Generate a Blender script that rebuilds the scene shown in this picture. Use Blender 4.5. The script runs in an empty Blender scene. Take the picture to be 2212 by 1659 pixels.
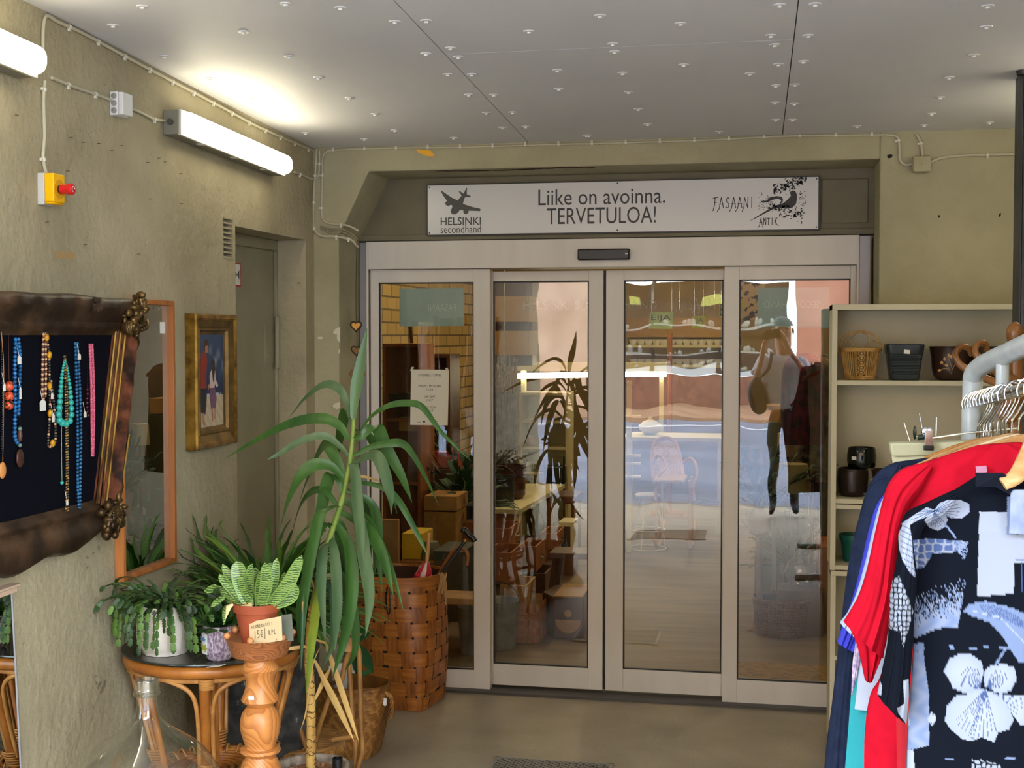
import bpy, bmesh, math, random
import numpy as np
from mathutils import Vector, Matrix
random.seed(7)
S = bpy.context.scene
COL = S.collection
PI = math.pi

# ---------------------------------------------------------------- camera
CAMZ = 1.75
FPX, CPX, CPY = 2850.0, 1106.0, 829.5
PIT = math.atan(107.5 / FPX)
YAW = math.atan(562.0 / FPX * math.cos(PIT))
cam = bpy.data.cameras.new('camera')
cam.sensor_width = 36.0
cam.lens = FPX / 2212.0 * 36.0
cam.clip_start = 0.05
cam.clip_end = 300
camo = bpy.data.objects.new('camera', cam)
COL.objects.link(camo)
camo.location = (0, 0, CAMZ)
camo.rotation_euler = (PI / 2 - PIT, 0, YAW)
S.camera = camo

# ---------------------------------------------------------------- view, sky, sun
S.view_settings.view_transform = 'Standard'
S.view_settings.look = 'None'
S.view_settings.gamma = 1.0
S.view_settings.use_curve_mapping = False
S.view_settings.exposure = 0.78
try:
    S.cycles.max_bounces = 9
    S.cycles.diffuse_bounces = 4
    S.cycles.glossy_bounces = 5
    S.cycles.transmission_bounces = 8
    S.cycles.transparent_max_bounces = 16
    S.cycles.sample_clamp_indirect = 4.0
    S.cycles.caustics_reflective = False
    S.cycles.caustics_refractive = False
except Exception:
    pass
wd = bpy.data.worlds.new('sky')
S.world = wd
wd.use_nodes = True
wn = wd.node_tree
bg = wn.nodes['Background']
bg.inputs['Color'].default_value = (0.80, 0.90, 1.0, 1)
bg.inputs['Strength'].default_value = 13.5
sun_d = bpy.data.lights.new('sun', 'SUN')
sun_d.energy = 9.0
sun_d.angle = math.radians(1.0)
sun_d.color = (1.0, 0.95, 0.86)
sun = bpy.data.objects.new('sun', sun_d)
COL.objects.link(sun)
sun.rotation_euler = (math.radians(-40), 0, math.radians(18))   # high over this building, onto the street and the facades opposite

# ---------------------------------------------------------------- pixel helpers (a point on a plane of the place)
_fw = Vector((-math.sin(YAW) * math.cos(PIT), math.cos(YAW) * math.cos(PIT), -math.sin(PIT)))
_rt = Vector((math.cos(YAW), math.sin(YAW), 0))
_up = _rt.cross(_fw)
_C = Vector((0, 0, CAMZ))
def _ray(px, py): return _fw + _rt * ((px - CPX) / FPX) - _up * ((py - CPY) / FPX)
def PY(px, py, Y):
    d = _ray(px, py); return _C + d * (Y / d.y)
def PX(px, py, X):
    d = _ray(px, py); return _C + d * (X / d.x)
def PZ(px, py, Z):
    d = _ray(px, py); return _C + d * ((Z - CAMZ) / d.z)

# ---------------------------------------------------------------- colour and materials
def lin(c):
    if isinstance(c, str):
        c = c.lstrip('#'); c = [int(c[i:i + 2], 16) / 255 for i in (0, 2, 4)]
        return tuple((x / 12.92 if x <= 0.04045 else ((x + 0.055) / 1.055) ** 2.4) for x in c)
    return tuple(c[:3])
_M = {}
def mat(name, col='#808080', rough=0.6, metal=0.0, col2=None, scale=8.0, stretch=(1, 1, 1), detail=4.0, lo=0.35, hi=0.65,
        bump=0.0, bscale=None, spec=0.5, emit=None, estr=0.0, trans=0.0, ior=1.45, sss=0.0, kind='noise', coat=0.0, attr=None, dist=0.0):
    if name in _M: return _M[name]
    m = bpy.data.materials.new(name); m.use_nodes = True
    nt = m.node_tree; N = nt.nodes; L = nt.links
    b = N['Principled BSDF']
    c1 = lin(col)
    b.inputs['Base Color'].default_value = (*c1, 1)
    b.inputs['Roughness'].default_value = rough
    b.inputs['Metallic'].default_value = metal
    b.inputs['IOR'].default_value = ior
    b.inputs['Specular IOR Level'].default_value = spec
    b.inputs['Transmission Weight'].default_value = trans
    b.inputs['Coat Weight'].default_value = coat
    if emit is not None:
        b.inputs['Emission Color'].default_value = (*lin(emit), 1)
        b.inputs['Emission Strength'].default_value = estr
    tex = None
    if col2 is not None or bump:
        tc = N.new('ShaderNodeTexCoord'); mp = N.new('ShaderNodeMapping')
        mp.inputs['Scale'].default_value = stretch
        L.new(tc.outputs['Object'], mp.inputs['Vector'])
        if kind == 'noise':
            tex = N.new('ShaderNodeTexNoise'); tex.inputs['Scale'].default_value = scale
            tex.inputs['Detail'].default_value = detail; tex.inputs['Distortion'].default_value = dist
            out = tex.outputs['Fac']
        elif kind == 'wave':
            tex = N.new('ShaderNodeTexWave'); tex.inputs['Scale'].default_value = scale
            tex.inputs['Distortion'].default_value = dist; tex.inputs['Detail'].default_value = detail
            tex.bands_direction = 'Z'
            out = tex.outputs['Fac']
        elif kind == 'ring':
            tex = N.new('ShaderNodeTexWave'); tex.wave_type = 'RINGS'; tex.rings_direction = 'Y'
            tex.inputs['Scale'].default_value = scale
            tex.inputs['Distortion'].default_value = dist; tex.inputs['Detail'].default_value = detail
            out = tex.outputs['Fac']
        elif kind == 'contour':
            tex = N.new('ShaderNodeTexNoise'); tex.inputs['Scale'].default_value = scale; tex.inputs['Detail'].default_value = 0
            m1 = N.new('ShaderNodeMath'); m1.operation = 'MULTIPLY'; m1.inputs[1].default_value = detail
            m2 = N.new('ShaderNodeMath'); m2.operation = 'FRACT'; L.new(tex.outputs['Fac'], m1.inputs[0]); L.new(m1.outputs[0], m2.inputs[0]); out = m2.outputs[0]
        elif kind == 'voronoi':
            tex = N.new('ShaderNodeTexVoronoi'); tex.inputs['Scale'].default_value = scale
            out = tex.outputs['Distance']
        L.new(mp.outputs['Vector'], tex.inputs['Vector'])
        if col2 is not None:
            r = N.new('ShaderNodeValToRGB')
            r.color_ramp.elements[0].position = lo; r.color_ramp.elements[1].position = hi
            r.color_ramp.elements[0].color = (*lin(col2), 1); r.color_ramp.elements[1].color = (*c1, 1)
            L.new(out, r.inputs['Fac']); L.new(r.outputs['Color'], b.inputs['Base Color'])
        if bump:
            bt = out
            if bscale:
                t2 = N.new('ShaderNodeTexNoise'); t2.inputs['Scale'].default_value = bscale; t2.inputs['Detail'].default_value = 5
                L.new(mp.outputs['Vector'], t2.inputs['Vector']); bt = t2.outputs['Fac']
            bn = N.new('ShaderNodeBump'); bn.inputs['Strength'].default_value = bump; bn.inputs['Distance'].default_value = 0.01
            L.new(bt, bn.inputs['Height']); L.new(bn.outputs['Normal'], b.inputs['Normal'])
    if attr:
        a = N.new('ShaderNodeAttribute'); a.attribute_name = attr
        L.new(a.outputs['Color'], b.inputs['Base Color'])
    _M[name] = m
    return m

# ---------------------------------------------------------------- mesh builder
class MB:
    def __init__(s): s.v = []; s.f = []; s.m = []
    def add(s, vs, fs, mi=0):
        o = len(s.v); s.v += [tuple(v) for v in vs]
        s.f += [tuple(i + o for i in f) for f in fs]; s.m += [mi] * len(fs); return s
    def box(s, x0, x1, y0, y1, z0, z1, mi=0):
        v = [(x, y, z) for x in (x0, x1) for y in (y0, y1) for z in (z0, z1)]
        return s.add(v, [(0, 1, 3, 2), (4, 6, 7, 5), (0, 4, 5, 1), (2, 3, 7, 6), (0, 2, 6, 4), (1, 5, 7, 3)], mi)
    def obox(s, c, a, b, d, mi=0):
        c, a, b, d = Vector(c), Vector(a), Vector(b), Vector(d)
        v = [c + a * i + b * j + d * k for i in (-1, 1) for j in (-1, 1) for k in (-1, 1)]
        return s.add(v, [(0, 1, 3, 2), (4, 6, 7, 5), (0, 4, 5, 1), (2, 3, 7, 6), (0, 2, 6, 4), (1, 5, 7, 3)], mi)
    def rbox(s, cx, cy, z0, w, d, h, rot=0, mi=0):
        a = Vector((math.cos(rot), math.sin(rot), 0)); b = Vector((-math.sin(rot), math.cos(rot), 0))
        return s.obox((cx, cy, z0 + h / 2), a * w / 2, b * d / 2, (0, 0, h / 2), mi)
    def tube(s, pts, r, n=8, closed=False, mi=0, cap=True, flat=1.0):
        P = [Vector(p) for p in pts]; k = len(P)
        R = r if isinstance(r, (list, tuple)) else [r] * k
        T = []
        for i in range(k):
            a = P[i - 1] if (i > 0 or closed) else P[i]
            b = P[(i + 1) % k] if (i < k - 1 or closed) else P[i]
            t = b - a
            T.append(t.normalized() if t.length > 1e-9 else Vector((0, 0, 1)))
        u = T[0].orthogonal().normalized(); vs = []
        for i in range(k):
            u = u - T[i] * u.dot(T[i])
            u = u.normalized() if u.length > 1e-6 else T[i].orthogonal().normalized()
            w = T[i].cross(u)
            for j in range(n):
                a = 2 * PI * j / n
                vs.append(P[i] + (u * math.cos(a) + w * math.sin(a) * flat) * R[i])
        fs = []
        for i in range(k if closed else k - 1):
            i2 = (i + 1) % k
            for j in range(n):
                j2 = (j + 1) % n
                fs.append((i * n + j, i2 * n + j, i2 * n + j2, i * n + j2))
        if cap and not closed:
            fs.append(tuple(range(n - 1, -1, -1))); fs.append(tuple((k - 1) * n + j for j in range(n)))
        return s.add(vs, fs, mi)
    def lathe(s, prof, c=(0, 0, 0), n=32, mi=0, ax=None, closed=False):
        c = Vector(c)
        if ax is None: X, Y, Z = Vector((1, 0, 0)), Vector((0, 1, 0)), Vector((0, 0, 1))
        else:
            Z = Vector(ax).normalized(); X = Z.orthogonal().normalized(); Y = Z.cross(X)
        vs = []
        for (r, z) in prof:
            for j in range(n):
                a = 2 * PI * j / n
                vs.append(c + X * (r * math.cos(a)) + Y * (r * math.sin(a)) + Z * z)
        fs = []; k = len(prof)
        for i in range(k if closed else k - 1):
            i2 = (i + 1) % k
            for j in range(n):
                j2 = (j + 1) % n
                fs.append((i * n + j, i * n + j2, i2 * n + j2, i2 * n + j))
        if not closed:
            if prof[0][0] > 1e-5: fs.append(tuple(range(n - 1, -1, -1)))
            if prof[-1][0] > 1e-5: fs.append(tuple((k - 1) * n + j for j in range(n)))
        return s.add(vs, fs, mi)
    def prism(s, poly, o, u, v, t, mi=0):
        o, u, v, t = Vector(o), Vector(u), Vector(v), Vector(t)
        n = len(poly); a = [o + u * p[0] + v * p[1] for p in poly]; b = [p + t for p in a]
        fs = [tuple(range(n)), tuple(range(2 * n - 1, n - 1, -1))]
        fs += [(i, n + i, n + (i + 1) % n, (i + 1) % n) for i in range(n)]
        return s.add(a + b, fs, mi)
    def ball(s, c, r, n=12, k=8, sc=(1, 1, 1), mi=0):
        c = Vector(c); vs = []
        for i in range(k + 1):
            t = PI * i / k
            for j in range(n):
                a = 2 * PI * j / n
                vs.append(c + Vector((r * sc[0] * math.sin(t) * math.cos(a), r * sc[1] * math.sin(t) * math.sin(a), r * sc[2] * math.cos(t))))
        fs = [(i * n + j, (i + 1) * n + j, (i + 1) * n + (j + 1) % n, i * n + (j + 1) % n) for i in range(k) for j in range(n)]
        return s.add(vs, fs, mi)
    def leaf(s, pts, wid, side=None, fold=0.25, mi=0, mi2=None, cols=2):
        # a blade: pts along the midrib, wid half widths, V folded along the midrib, slightly thick
        P = [Vector(p) for p in pts]; k = len(P); vs = []; fs = []; ms = []
        nn = 2 * cols + 1
        for i in range(k):
            t = (P[min(i + 1, k - 1)] - P[max(i - 1, 0)]).normalized()
            sd = Vector(side) if side is not None else Vector((0, 0, 1)).cross(t)
            sd = sd - t * sd.dot(t)
            sd = sd.normalized() if sd.length > 1e-5 else t.orthogonal().normalized()
            up = sd.cross(t).normalized()
            for j in range(-cols, cols + 1):
                q = j / cols
                vs.append(P[i] + sd * (q * wid[i]) + up * (abs(q) * wid[i] * fold))
        for i in range(k - 1):
            for j in range(nn - 1):
                fs.append((i * nn + j, i * nn + j + 1, (i + 1) * nn + j + 1, (i + 1) * nn + j))
                ms.append(mi if (mi2 is None or 0 < j < nn - 2) else mi2)
        o = len(s.v); s.v += [tuple(v) for v in vs]; s.f += [tuple(i + o for i in f) for f in fs]; s.m += ms
        return s
    def build(s, name, mats, parent=None, smooth=35, solid=0.0, bevel=0.0, origin=None, subsurf=0):
        if not isinstance(mats, (list, tuple)): mats = [mats]
        if parent is not None: o = Vector(W[parent.name])
        elif origin is not None: o = Vector(origin)
        else:
            a = np.array(s.v); o = Vector(((a[:, 0].min() + a[:, 0].max()) / 2, (a[:, 1].min() + a[:, 1].max()) / 2, a[:, 2].min()))
        me = bpy.data.meshes.new(name)
        me.from_pydata([(x - o.x, y - o.y, z - o.z) for x, y, z in s.v], [], s.f)
        for m in mats: me.materials.append(m)
        if len(mats) > 1: me.polygons.foreach_set('material_index', s.m)
        me.update()
        if smooth:
            me.polygons.foreach_set('use_smooth', [True] * len(me.polygons))
            me.set_sharp_from_angle(angle=math.radians(smooth))
        ob = bpy.data.objects.new(name, me); COL.objects.link(ob)
        if parent is not None:
            ob.parent = parent
        else: ob.location = o
        W[ob.name] = tuple(o)
        if solid:
            md = ob.modifiers.new('solid', 'SOLIDIFY'); md.thickness = solid; md.offset = 0
        if bevel:
            md = ob.modifiers.new('bevel', 'BEVEL'); md.width = bevel; md.segments = 2; md.limit_method = 'ANGLE'
        if subsurf:
            md = ob.modifiers.new('sub', 'SUBSURF'); md.levels = subsurf; md.render_levels = subsurf
        return ob
W = {}
def tag(o, label, cat, group=None):
    o['label'] = label; o['category'] = cat
    if group: o['group'] = group
    return o
def thing(name, label, cat, loc=(0, 0, 0), group=None):
    o = bpy.data.objects.new(name, None); COL.objects.link(o); o.location = loc
    o.empty_display_size = 0.05
    W[o.name] = tuple(loc)
    return tag(o, label, cat, group)
def struct(o): o['kind'] = 'structure'; return o
def copy_tree(o, loc, rz=0, label=None, group=None):
    def rec(src, parent):
        c = src.copy(); COL.objects.link(c); c.parent = parent
        for ch in src.children: rec(ch, c)
        return c
    r = rec(o, None); r.location = loc; r.rotation_euler = (0, 0, rz)
    if label: r['label'] = label
    if group: r['group'] = group
    W[r.name] = tuple(loc)
    return r
def paint(o, fn):
    # vertex colours of a print: fn(Nx3 world coordinates) -> Nx3 linear colours
    me = o.data; n = len(me.vertices); co = np.empty(n * 3); me.vertices.foreach_get('co', co)
    co = co.reshape(-1, 3) + np.array(W[o.name])
    c = np.ones((n, 4)); c[:, :3] = fn(co)
    a = me.color_attributes.new('Col', 'FLOAT_COLOR', 'POINT'); a.data.foreach_set('color', c.ravel())
def inpoly(X, Y, poly):
    r = np.zeros(X.shape, bool); n = len(poly)
    for i in range(n):
        x1, y1 = poly[i]; x2, y2 = poly[(i + 1) % n]
        if y1 == y2: continue
        c = ((y1 > Y) != (y2 > Y)) & (X < (x2 - x1) * (Y - y1) / (y2 - y1) + x1)
        r ^= c
    return r
def segdist(X, Y, x1, y1, x2, y2):
    dx, dy = x2 - x1, y2 - y1; L2 = dx * dx + dy * dy + 1e-9
    t = np.clip(((X - x1) * dx + (Y - y1) * dy) / L2, 0, 1)
    return np.hypot(X - x1 - t * dx, Y - y1 - t * dy)
def topx(co):
    d = co - np.array(_C); f = d @ np.array(_fw)
    return CPX + FPX * (d @ np.array(_rt)) / f, CPY - FPX * (d @ np.array(_up)) / f
def lettering(text, w, h, o, u, v, m, parent, name='lettering', depth=0.0012, thick=0.0):
    # letters of width w and height h from the lower left corner o along u (right) and v (up)
    cu = bpy.data.curves.new('t', 'FONT'); cu.body = text; cu.extrude = 0.0; cu.resolution_u = 3
    if thick: cu.offset = thick
    to = bpy.data.objects.new('t', cu); COL.objects.link(to)
    dg = bpy.context.evaluated_depsgraph_get(); dg.update()
    me = bpy.data.meshes.new_from_object(to.evaluated_get(dg))
    bpy.data.objects.remove(to); bpy.data.curves.remove(cu)
    co = np.array([x.co[:] for x in me.vertices]); mn = co.min(0); mx = co.max(0)
    u, v, o = Vector(u).normalized(), Vector(v).normalized(), Vector(o); nrm = u.cross(v)
    q = MB()
    vs = [o + u * ((p[0] - mn[0]) / (mx[0] - mn[0]) * w) + v * ((p[1] - mn[1]) / max(1e-6, mx[1] - mn[1]) * h) + nrm * depth for p in co]
    q.add(vs, [tuple(f.vertices) for f in me.polygons])
    bpy.data.meshes.remove(me)
    return q.build(name, m, parent, smooth=0)
def strokes(lines, o, u, v, sx, sy, wid, m, parent, name='lettering', depth=0.0012):
    u, v, o = Vector(u).normalized(), Vector(v).normalized(), Vector(o); nrm = u.cross(v); q = MB()
    for ln in lines:
        P = [o + u * (a * sx) + v * (b * sy) + nrm * depth for a, b in ln]
        for i in range(len(P) - 1):
            d = (P[i + 1] - P[i])
            if d.length < 1e-7: continue
            d.normalize(); s_ = nrm.cross(d) * (wid / 2); e = d * (wid * .3)
            q.add([P[i] - e - s_, P[i + 1] + e - s_, P[i + 1] + e + s_, P[i] - e + s_], [(0, 1, 2, 3)])
    return q.build(name, m, parent, smooth=0)
def catmull(pts, n=6):
    P = [Vector(p) for p in pts]; out = []
    for i in range(len(P) - 1):
        a = P[i - 1] if i else P[0] * 2 - P[1]; b, c = P[i], P[i + 1]
        d = P[i + 2] if i + 2 < len(P) else P[-1] * 2 - P[-2]
        for k in range(n):
            t = k / n
            out.append(0.5 * ((2 * b) + (c - a) * t + (2 * a - 5 * b + 4 * c - d) * t * t + (3 * b - a - 3 * c + d) * t ** 3))
    out.append(P[-1]); return out
# ================================================================ the setting
YD, YW, XL, XR = 6.26, 5.94, -2.122, 1.32
YM = 0.6                                   # mouth of the passage, towards the street
def ceilz(y): return 2.622 + 0.0357 * (5.96 - y)
M_wall = mat('wall_paint', '#b0a588', 0.75, col2='#8f856a', scale=2.2, detail=8, lo=.3, hi=.7, bump=.7, bscale=30)
def add_marks(m, dark='#4b4334', amt=.8, sc=26, thr=.69, stretch=(1, 1, .6)):
    nt = m.node_tree; N = nt.nodes; L = nt.links; b = N['Principled BSDF']
    src = b.inputs['Base Color'].links[0].from_socket
    tc = N.new('ShaderNodeTexCoord'); mp = N.new('ShaderNodeMapping'); mp.inputs['Scale'].default_value = stretch
    t = N.new('ShaderNodeTexNoise'); t.inputs['Scale'].default_value = sc; t.inputs['Detail'].default_value = 7; t.inputs['Roughness'].default_value = .7
    r = N.new('ShaderNodeValToRGB'); r.color_ramp.elements[0].position = thr; r.color_ramp.elements[1].position = thr + .035
    r.color_ramp.elements[0].color = (0, 0, 0, 1); r.color_ramp.elements[1].color = (amt,) * 3 + (1,)
    mx = N.new('ShaderNodeMix'); mx.data_type = 'RGBA'
    L.new(tc.outputs['Object'], mp.inputs['Vector']); L.new(mp.outputs['Vector'], t.inputs['Vector']); L.new(t.outputs['Fac'], r.inputs['Fac'])
    L.new(r.outputs['Color'], mx.inputs['Factor']); L.new(src, mx.inputs['A']); mx.inputs['B'].default_value = (*lin(dark), 1)
    L.new(mx.outputs['Result'], b.inputs['Base Color'])
add_marks(M_wall, '#4b4334', .7, 9, .67, (1, .55, 1)); add_marks(M_wall, '#c4bb9f', .5, 6, .66); add_marks(M_wall, '#6f664e', .6, 34, .66, (1, .5, 1))
M_wallb = mat('wall_paint_back', '#aba486', 0.75, col2='#958e70', scale=2.5, detail=8, lo=.3, hi=.7, bump=.5, bscale=30)
add_marks(M_wallb, '#4b4334', .6, 8, .70, (.5, 1, 1.6))
M_ceil = mat('ceiling_board', '#dadadf', 0.55, col2='#d3d3da', scale=1.5, bump=.06, bscale=60)
M_floor = mat('passage_floor', '#9a8e7b', 0.5, col2='#837867', scale=3.0, detail=9, lo=.3, hi=.7, bump=.25, bscale=90)
add_marks(M_floor, '#2f2b27', .6, 14, .68, (1, 1, 1)); add_marks(M_floor, '#8d8678', .5, 60, .62, (1, 1, 1))
M_white = mat('white_plastic', '#d8d8d6', .4)
M_black = mat('black_plastic', '#111213', .35)
M_dark = mat('dark_gap', '#08080a', .8)

# floors
q = MB(); q.box(-2.6, 2.0, -0.9, YD + .12, -0.2, 0.0); struct(q.build('floor', M_floor, smooth=0))
M_shopfloor = mat('shop_floor', '#77664c', .5, col2='#5b4c37', scale=2.2, stretch=(.6, 5, 1), detail=6, lo=.3, hi=.7)
q = MB(); q.box(-3.4, 2.6, YD + .12, 16.2, -0.2, -0.002); struct(q.build('floor_shop', M_shopfloor, smooth=0))

# left wall with the door recess and the vent hole
RY0, RY1, RZ = 5.01, 5.826, 2.185
VY0, VY1, VZ0, VZ1 = 4.893, 4.985, 2.05, 2.213
q = MB(); HX = XL - .4
q.box(HX, XL, YM, VY0, -.1, 2.95)
q.box(HX, XL, VY0, VY1, -.1, VZ0); q.box(HX, XL, VY0, VY1, VZ1, 2.95)
q.box(HX, XL, VY1, RY0, -.1, 2.95)
q.box(HX, XL, RY0, RY1, RZ, 2.95)
q.box(HX, XL, RY1, YD + .2, -.1, 2.95)
struct(q.build('wall_left', M_wall, smooth=0))
# back of the vent
q = MB(); q.box(XL - .12, XL - .10, VY0, VY1, VZ0, VZ1)
v = thing('ventilation_grille', 'small ventilation grille of flat painted slats high beside the recessed metal door', 'vent', (XL, (VY0 + VY1) / 2, VZ0))
q.build('duct', M_dark, v, smooth=0)
for i in range(9):
    z = VZ0 + .004 + i * (VZ1 - VZ0 - .008) / 8
    s_ = MB(); s_.box(XL - .02, XL + .002, VY0 + .0005, VY1 - .0005, z - .0035, z + .0035); s_.build('slat', M_wall, v, smooth=0)
# recessed door
q = MB(); q.box(HX, XL - .152, RY0, RY1, 0, RZ); M_mdoor = mat('painted_metal_door', '#948e75', .5, col2='#857f66', scale=3, detail=5)
d1 = struct(q.build('door_1', M_mdoor, smooth=0))
q = MB(); q.box(XL - .152, XL - .135, RY0, RY1, RZ - .05, RZ); q.box(XL - .152, XL - .135, RY1 - .018, RY1, 0, RZ - .05); q.build('door_frame', M_mdoor, d1, bevel=.003)
q = MB(); hz = (1.62, 1.80)
q.box(XL - .152, XL - .147, RY1 - .13, RY1 - .02, hz[0], hz[1]); q.tube([(XL - .13, RY1 - .03, hz[0] - .03), (XL - .13, RY1 - .03, hz[1] + .03)], .012, 12)
for dz in (.03, .15):
    for dy in (.05, .1): q.ball((XL - .147, RY1 - dy, hz[0] + dz), .005, 8, 4)
q.build('hinge', M_mdoor, d1)
M_red = mat('sign_red', '#b3262a', .5); M_paper = mat('paper_white', '#e6e3da', .6)
for (a, b, txt, z0, z1, y1, red) in (('gas_sign', 'white sign with red border reading asu on the recessed door', 'Kaasu', 1.955, 2.06, 5.42, True),
                                ('valve_sign', 'smaller black-bordered valve sign below the red-bordered one on the recessed door', 'VESI', 1.865, 1.915, 5.355, False)):
    t = thing(a, b, 'sign', (XL - .151, y1 - .15, z0))
    q = MB(); q.box(XL - .1515, XL - .149, y1 - .34, y1, z0, z1); q.build('border', M_red if red else M_black, t, smooth=0)
    q = MB(); e = .008 if red else .003; q.box(XL - .149, XL - .1485, y1 - .34 + e, y1 - e, z0 + e, z1 - e); q.build('plate', M_paper, t, smooth=0)
    h = (z1 - z0) * .38
    lettering(txt, .13 if red else .09, h, (XL - .148, y1 - (.215 if red else .16), z0 + (z1 - z0) * .3), (0, 1, 0), (0, 0, 1), M_black, t)
    c = (y1 - .045, (z0 + z1) / 2); r = h * .55
    q = MB()
    for sg in (-1, 1): q.add([(XL - .1478, c[0], c[1]), (XL - .1478, c[0] + sg * r * 1.2, c[1] - r), (XL - .1478, c[0] + sg * r * 1.2, c[1] + r)], [(0, 1, 2) if sg < 0 else (0, 2, 1)])
    q.build('valve_symbol', M_black, t, smooth=0)

# right wall (outside the frame), passage side
q = MB(); q.box(XR, XR + .3, YM, YW, -.1, 2.95); struct(q.build('wall_right', M_wall, smooth=0))
# back wall: right part, lintel with chamfered haunch, left pillar
OX0, OX1, OZ = -2.0, .452, 2.508
q = MB()
q.box(OX1, XR + .3, YW, YD + .2, -.1, 2.95)
t = (0, YD + .2 - YW, 0)
q.prism([(-2.5, 2.95), (-2.5, -.1), (OX0, -.1), (OX0, 2.205), (-1.972, 2.262), (-1.852, OZ), (OX1, OZ), (OX1, 2.95)], (0, YW, 0), (1, 0, 0), (0, 0, 1), t)
struct(q.build('wall_back', M_wallb, smooth=0, bevel=.006))
# painted board over the door
M_board = mat('board_paint', '#79725c', .6, col2='#6d664f', scale=4, detail=6)
q = MB(); q.box(-2.06, .52, YD - .0, YD + .06, 2.205, 2.56); q.box(-2.0, .452, YD - .012, YD, 2.205, 2.235)
struct(q.build('trim_1', M_board, smooth=0, bevel=.002))
q = MB(); q.box(.22, .425, YD - .012, YD - .0005, 2.26, 2.46); struct(q.build('trim_2', M_board, smooth=0, bevel=.003))

# ceiling boards in three strips and the dark band at the wall
def cpt(px, py):
    d = _ray(px, py)
    t = (2.622 + .0357 * 5.96 - CAMZ) / (d.z + .0357 * d.y)
    return _C + d * t
j1 = [cpt(850, 0), cpt(1140, 306)]; j2 = [cpt(1725, 0), cpt(1690, 293)]
def xat(j, y): return j[0].x + (j[1].x - j[0].x) * (y - j[0].y) / (j[1].y - j[0].y)
cy = cpt(1350, 101).y
q = MB()
def cslab(xa0, xa1, xb0, xb1, y0, y1):
    z0, z1 = ceilz(y0), ceilz(y1)
    q.add([(xa0, y0, z0), (xa1, y0, z0), (xb1, y1, z1), (xb0, y1, z1), (xa0, y0, z0 + .06), (xa1, y0, z0 + .06), (xb1, y1, z1 + .06), (xb0, y1, z1 + .06)],
          [(0, 1, 2, 3), (7, 6, 5, 4), (0, 4, 5, 1), (1, 5, 6, 2), (2, 6, 7, 3), (3, 7, 4, 0)])
g = .0018
e = [(lambda y: XL - .1), (lambda y: xat(j1, y)), (lambda y: xat(j2, y)), (lambda y: XR + .1)]
for k, ya, yb in ((1, YM, cy - g), (1, cy + g, YW + .02), (0, YM, YW + .02), (2, YM, YW + .02)):
    cslab(e[k](ya) + g, e[k + 1](ya) - g, e[k](yb) + g, e[k + 1](yb) - g, ya, yb)
struct(q.build('ceiling', M_ceil, smooth=0))
q = MB(); q.box(XL - .4, XR + .3, YM, YD + .2, 2.93, 3.1); struct(q.build('ceiling_slab', mat('slab', '#3a3733', .9), smooth=0))
# ceiling fasteners seen in the photo
FAST = [(308,13),(617,7),(853,46),(921,44),(1143,67),(1296,33),(1470,50),(1684,10),(1761,8),(244,54),(526,68),(735,16),(920,115),(973,103),(990,122),(1324,94),(1328,111),(1665,76),(1674,96),(1746,76),(2131,57),
        (356,121),(624,121),(967,160),(1019,160),(1204,151),(1345,157),(1477,139),(1682,138),(1736,132),(2104,118),(453,169),(688,167),(755,211),(810,246),(853,281),(1013,204),(1067,204),(1051,243),(1107,242),(1136,273),(1086,275),(1207,191),
        (1358,198),(1379,235),(1399,268),(1676,184),(1717,182),(1674,221),(1716,223),(1676,258),(1712,258),(2050,167),(2030,210),(2012,245),(1851,272),(1996,270),(2137,264),(1554,284),(1267,292),(980,297),(787,300),(1271,292),(538,212),(606,251),(660,287),(2134,12),(1672,292),(1905,300),(1620,158)]
M_fast = mat('fastener_white', '#dcdcde', .35)
q = MB(); q.lathe([(.0, -.010), (.006, -.009), (.007, -.004), (.017, -.003), (.019, 0.0), (.0, .001)], (0, 0, 0), 14)
f0 = None
for (a, b) in FAST:
    p = cpt(a, b)
    if p.y > YW - .02 or p.y < 1.0: continue
    if f0 is None:
        f0 = q.build('ceiling_fastener', M_fast, origin=(0, 0, 0)); f0.location = p; W[f0.name] = tuple(p)
        tag(f0, 'white round washer-headed fastener screwed into the grey ceiling boards', 'fastener', 'white fasteners in the ceiling boards')
    else: copy_tree(f0, p)

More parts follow.
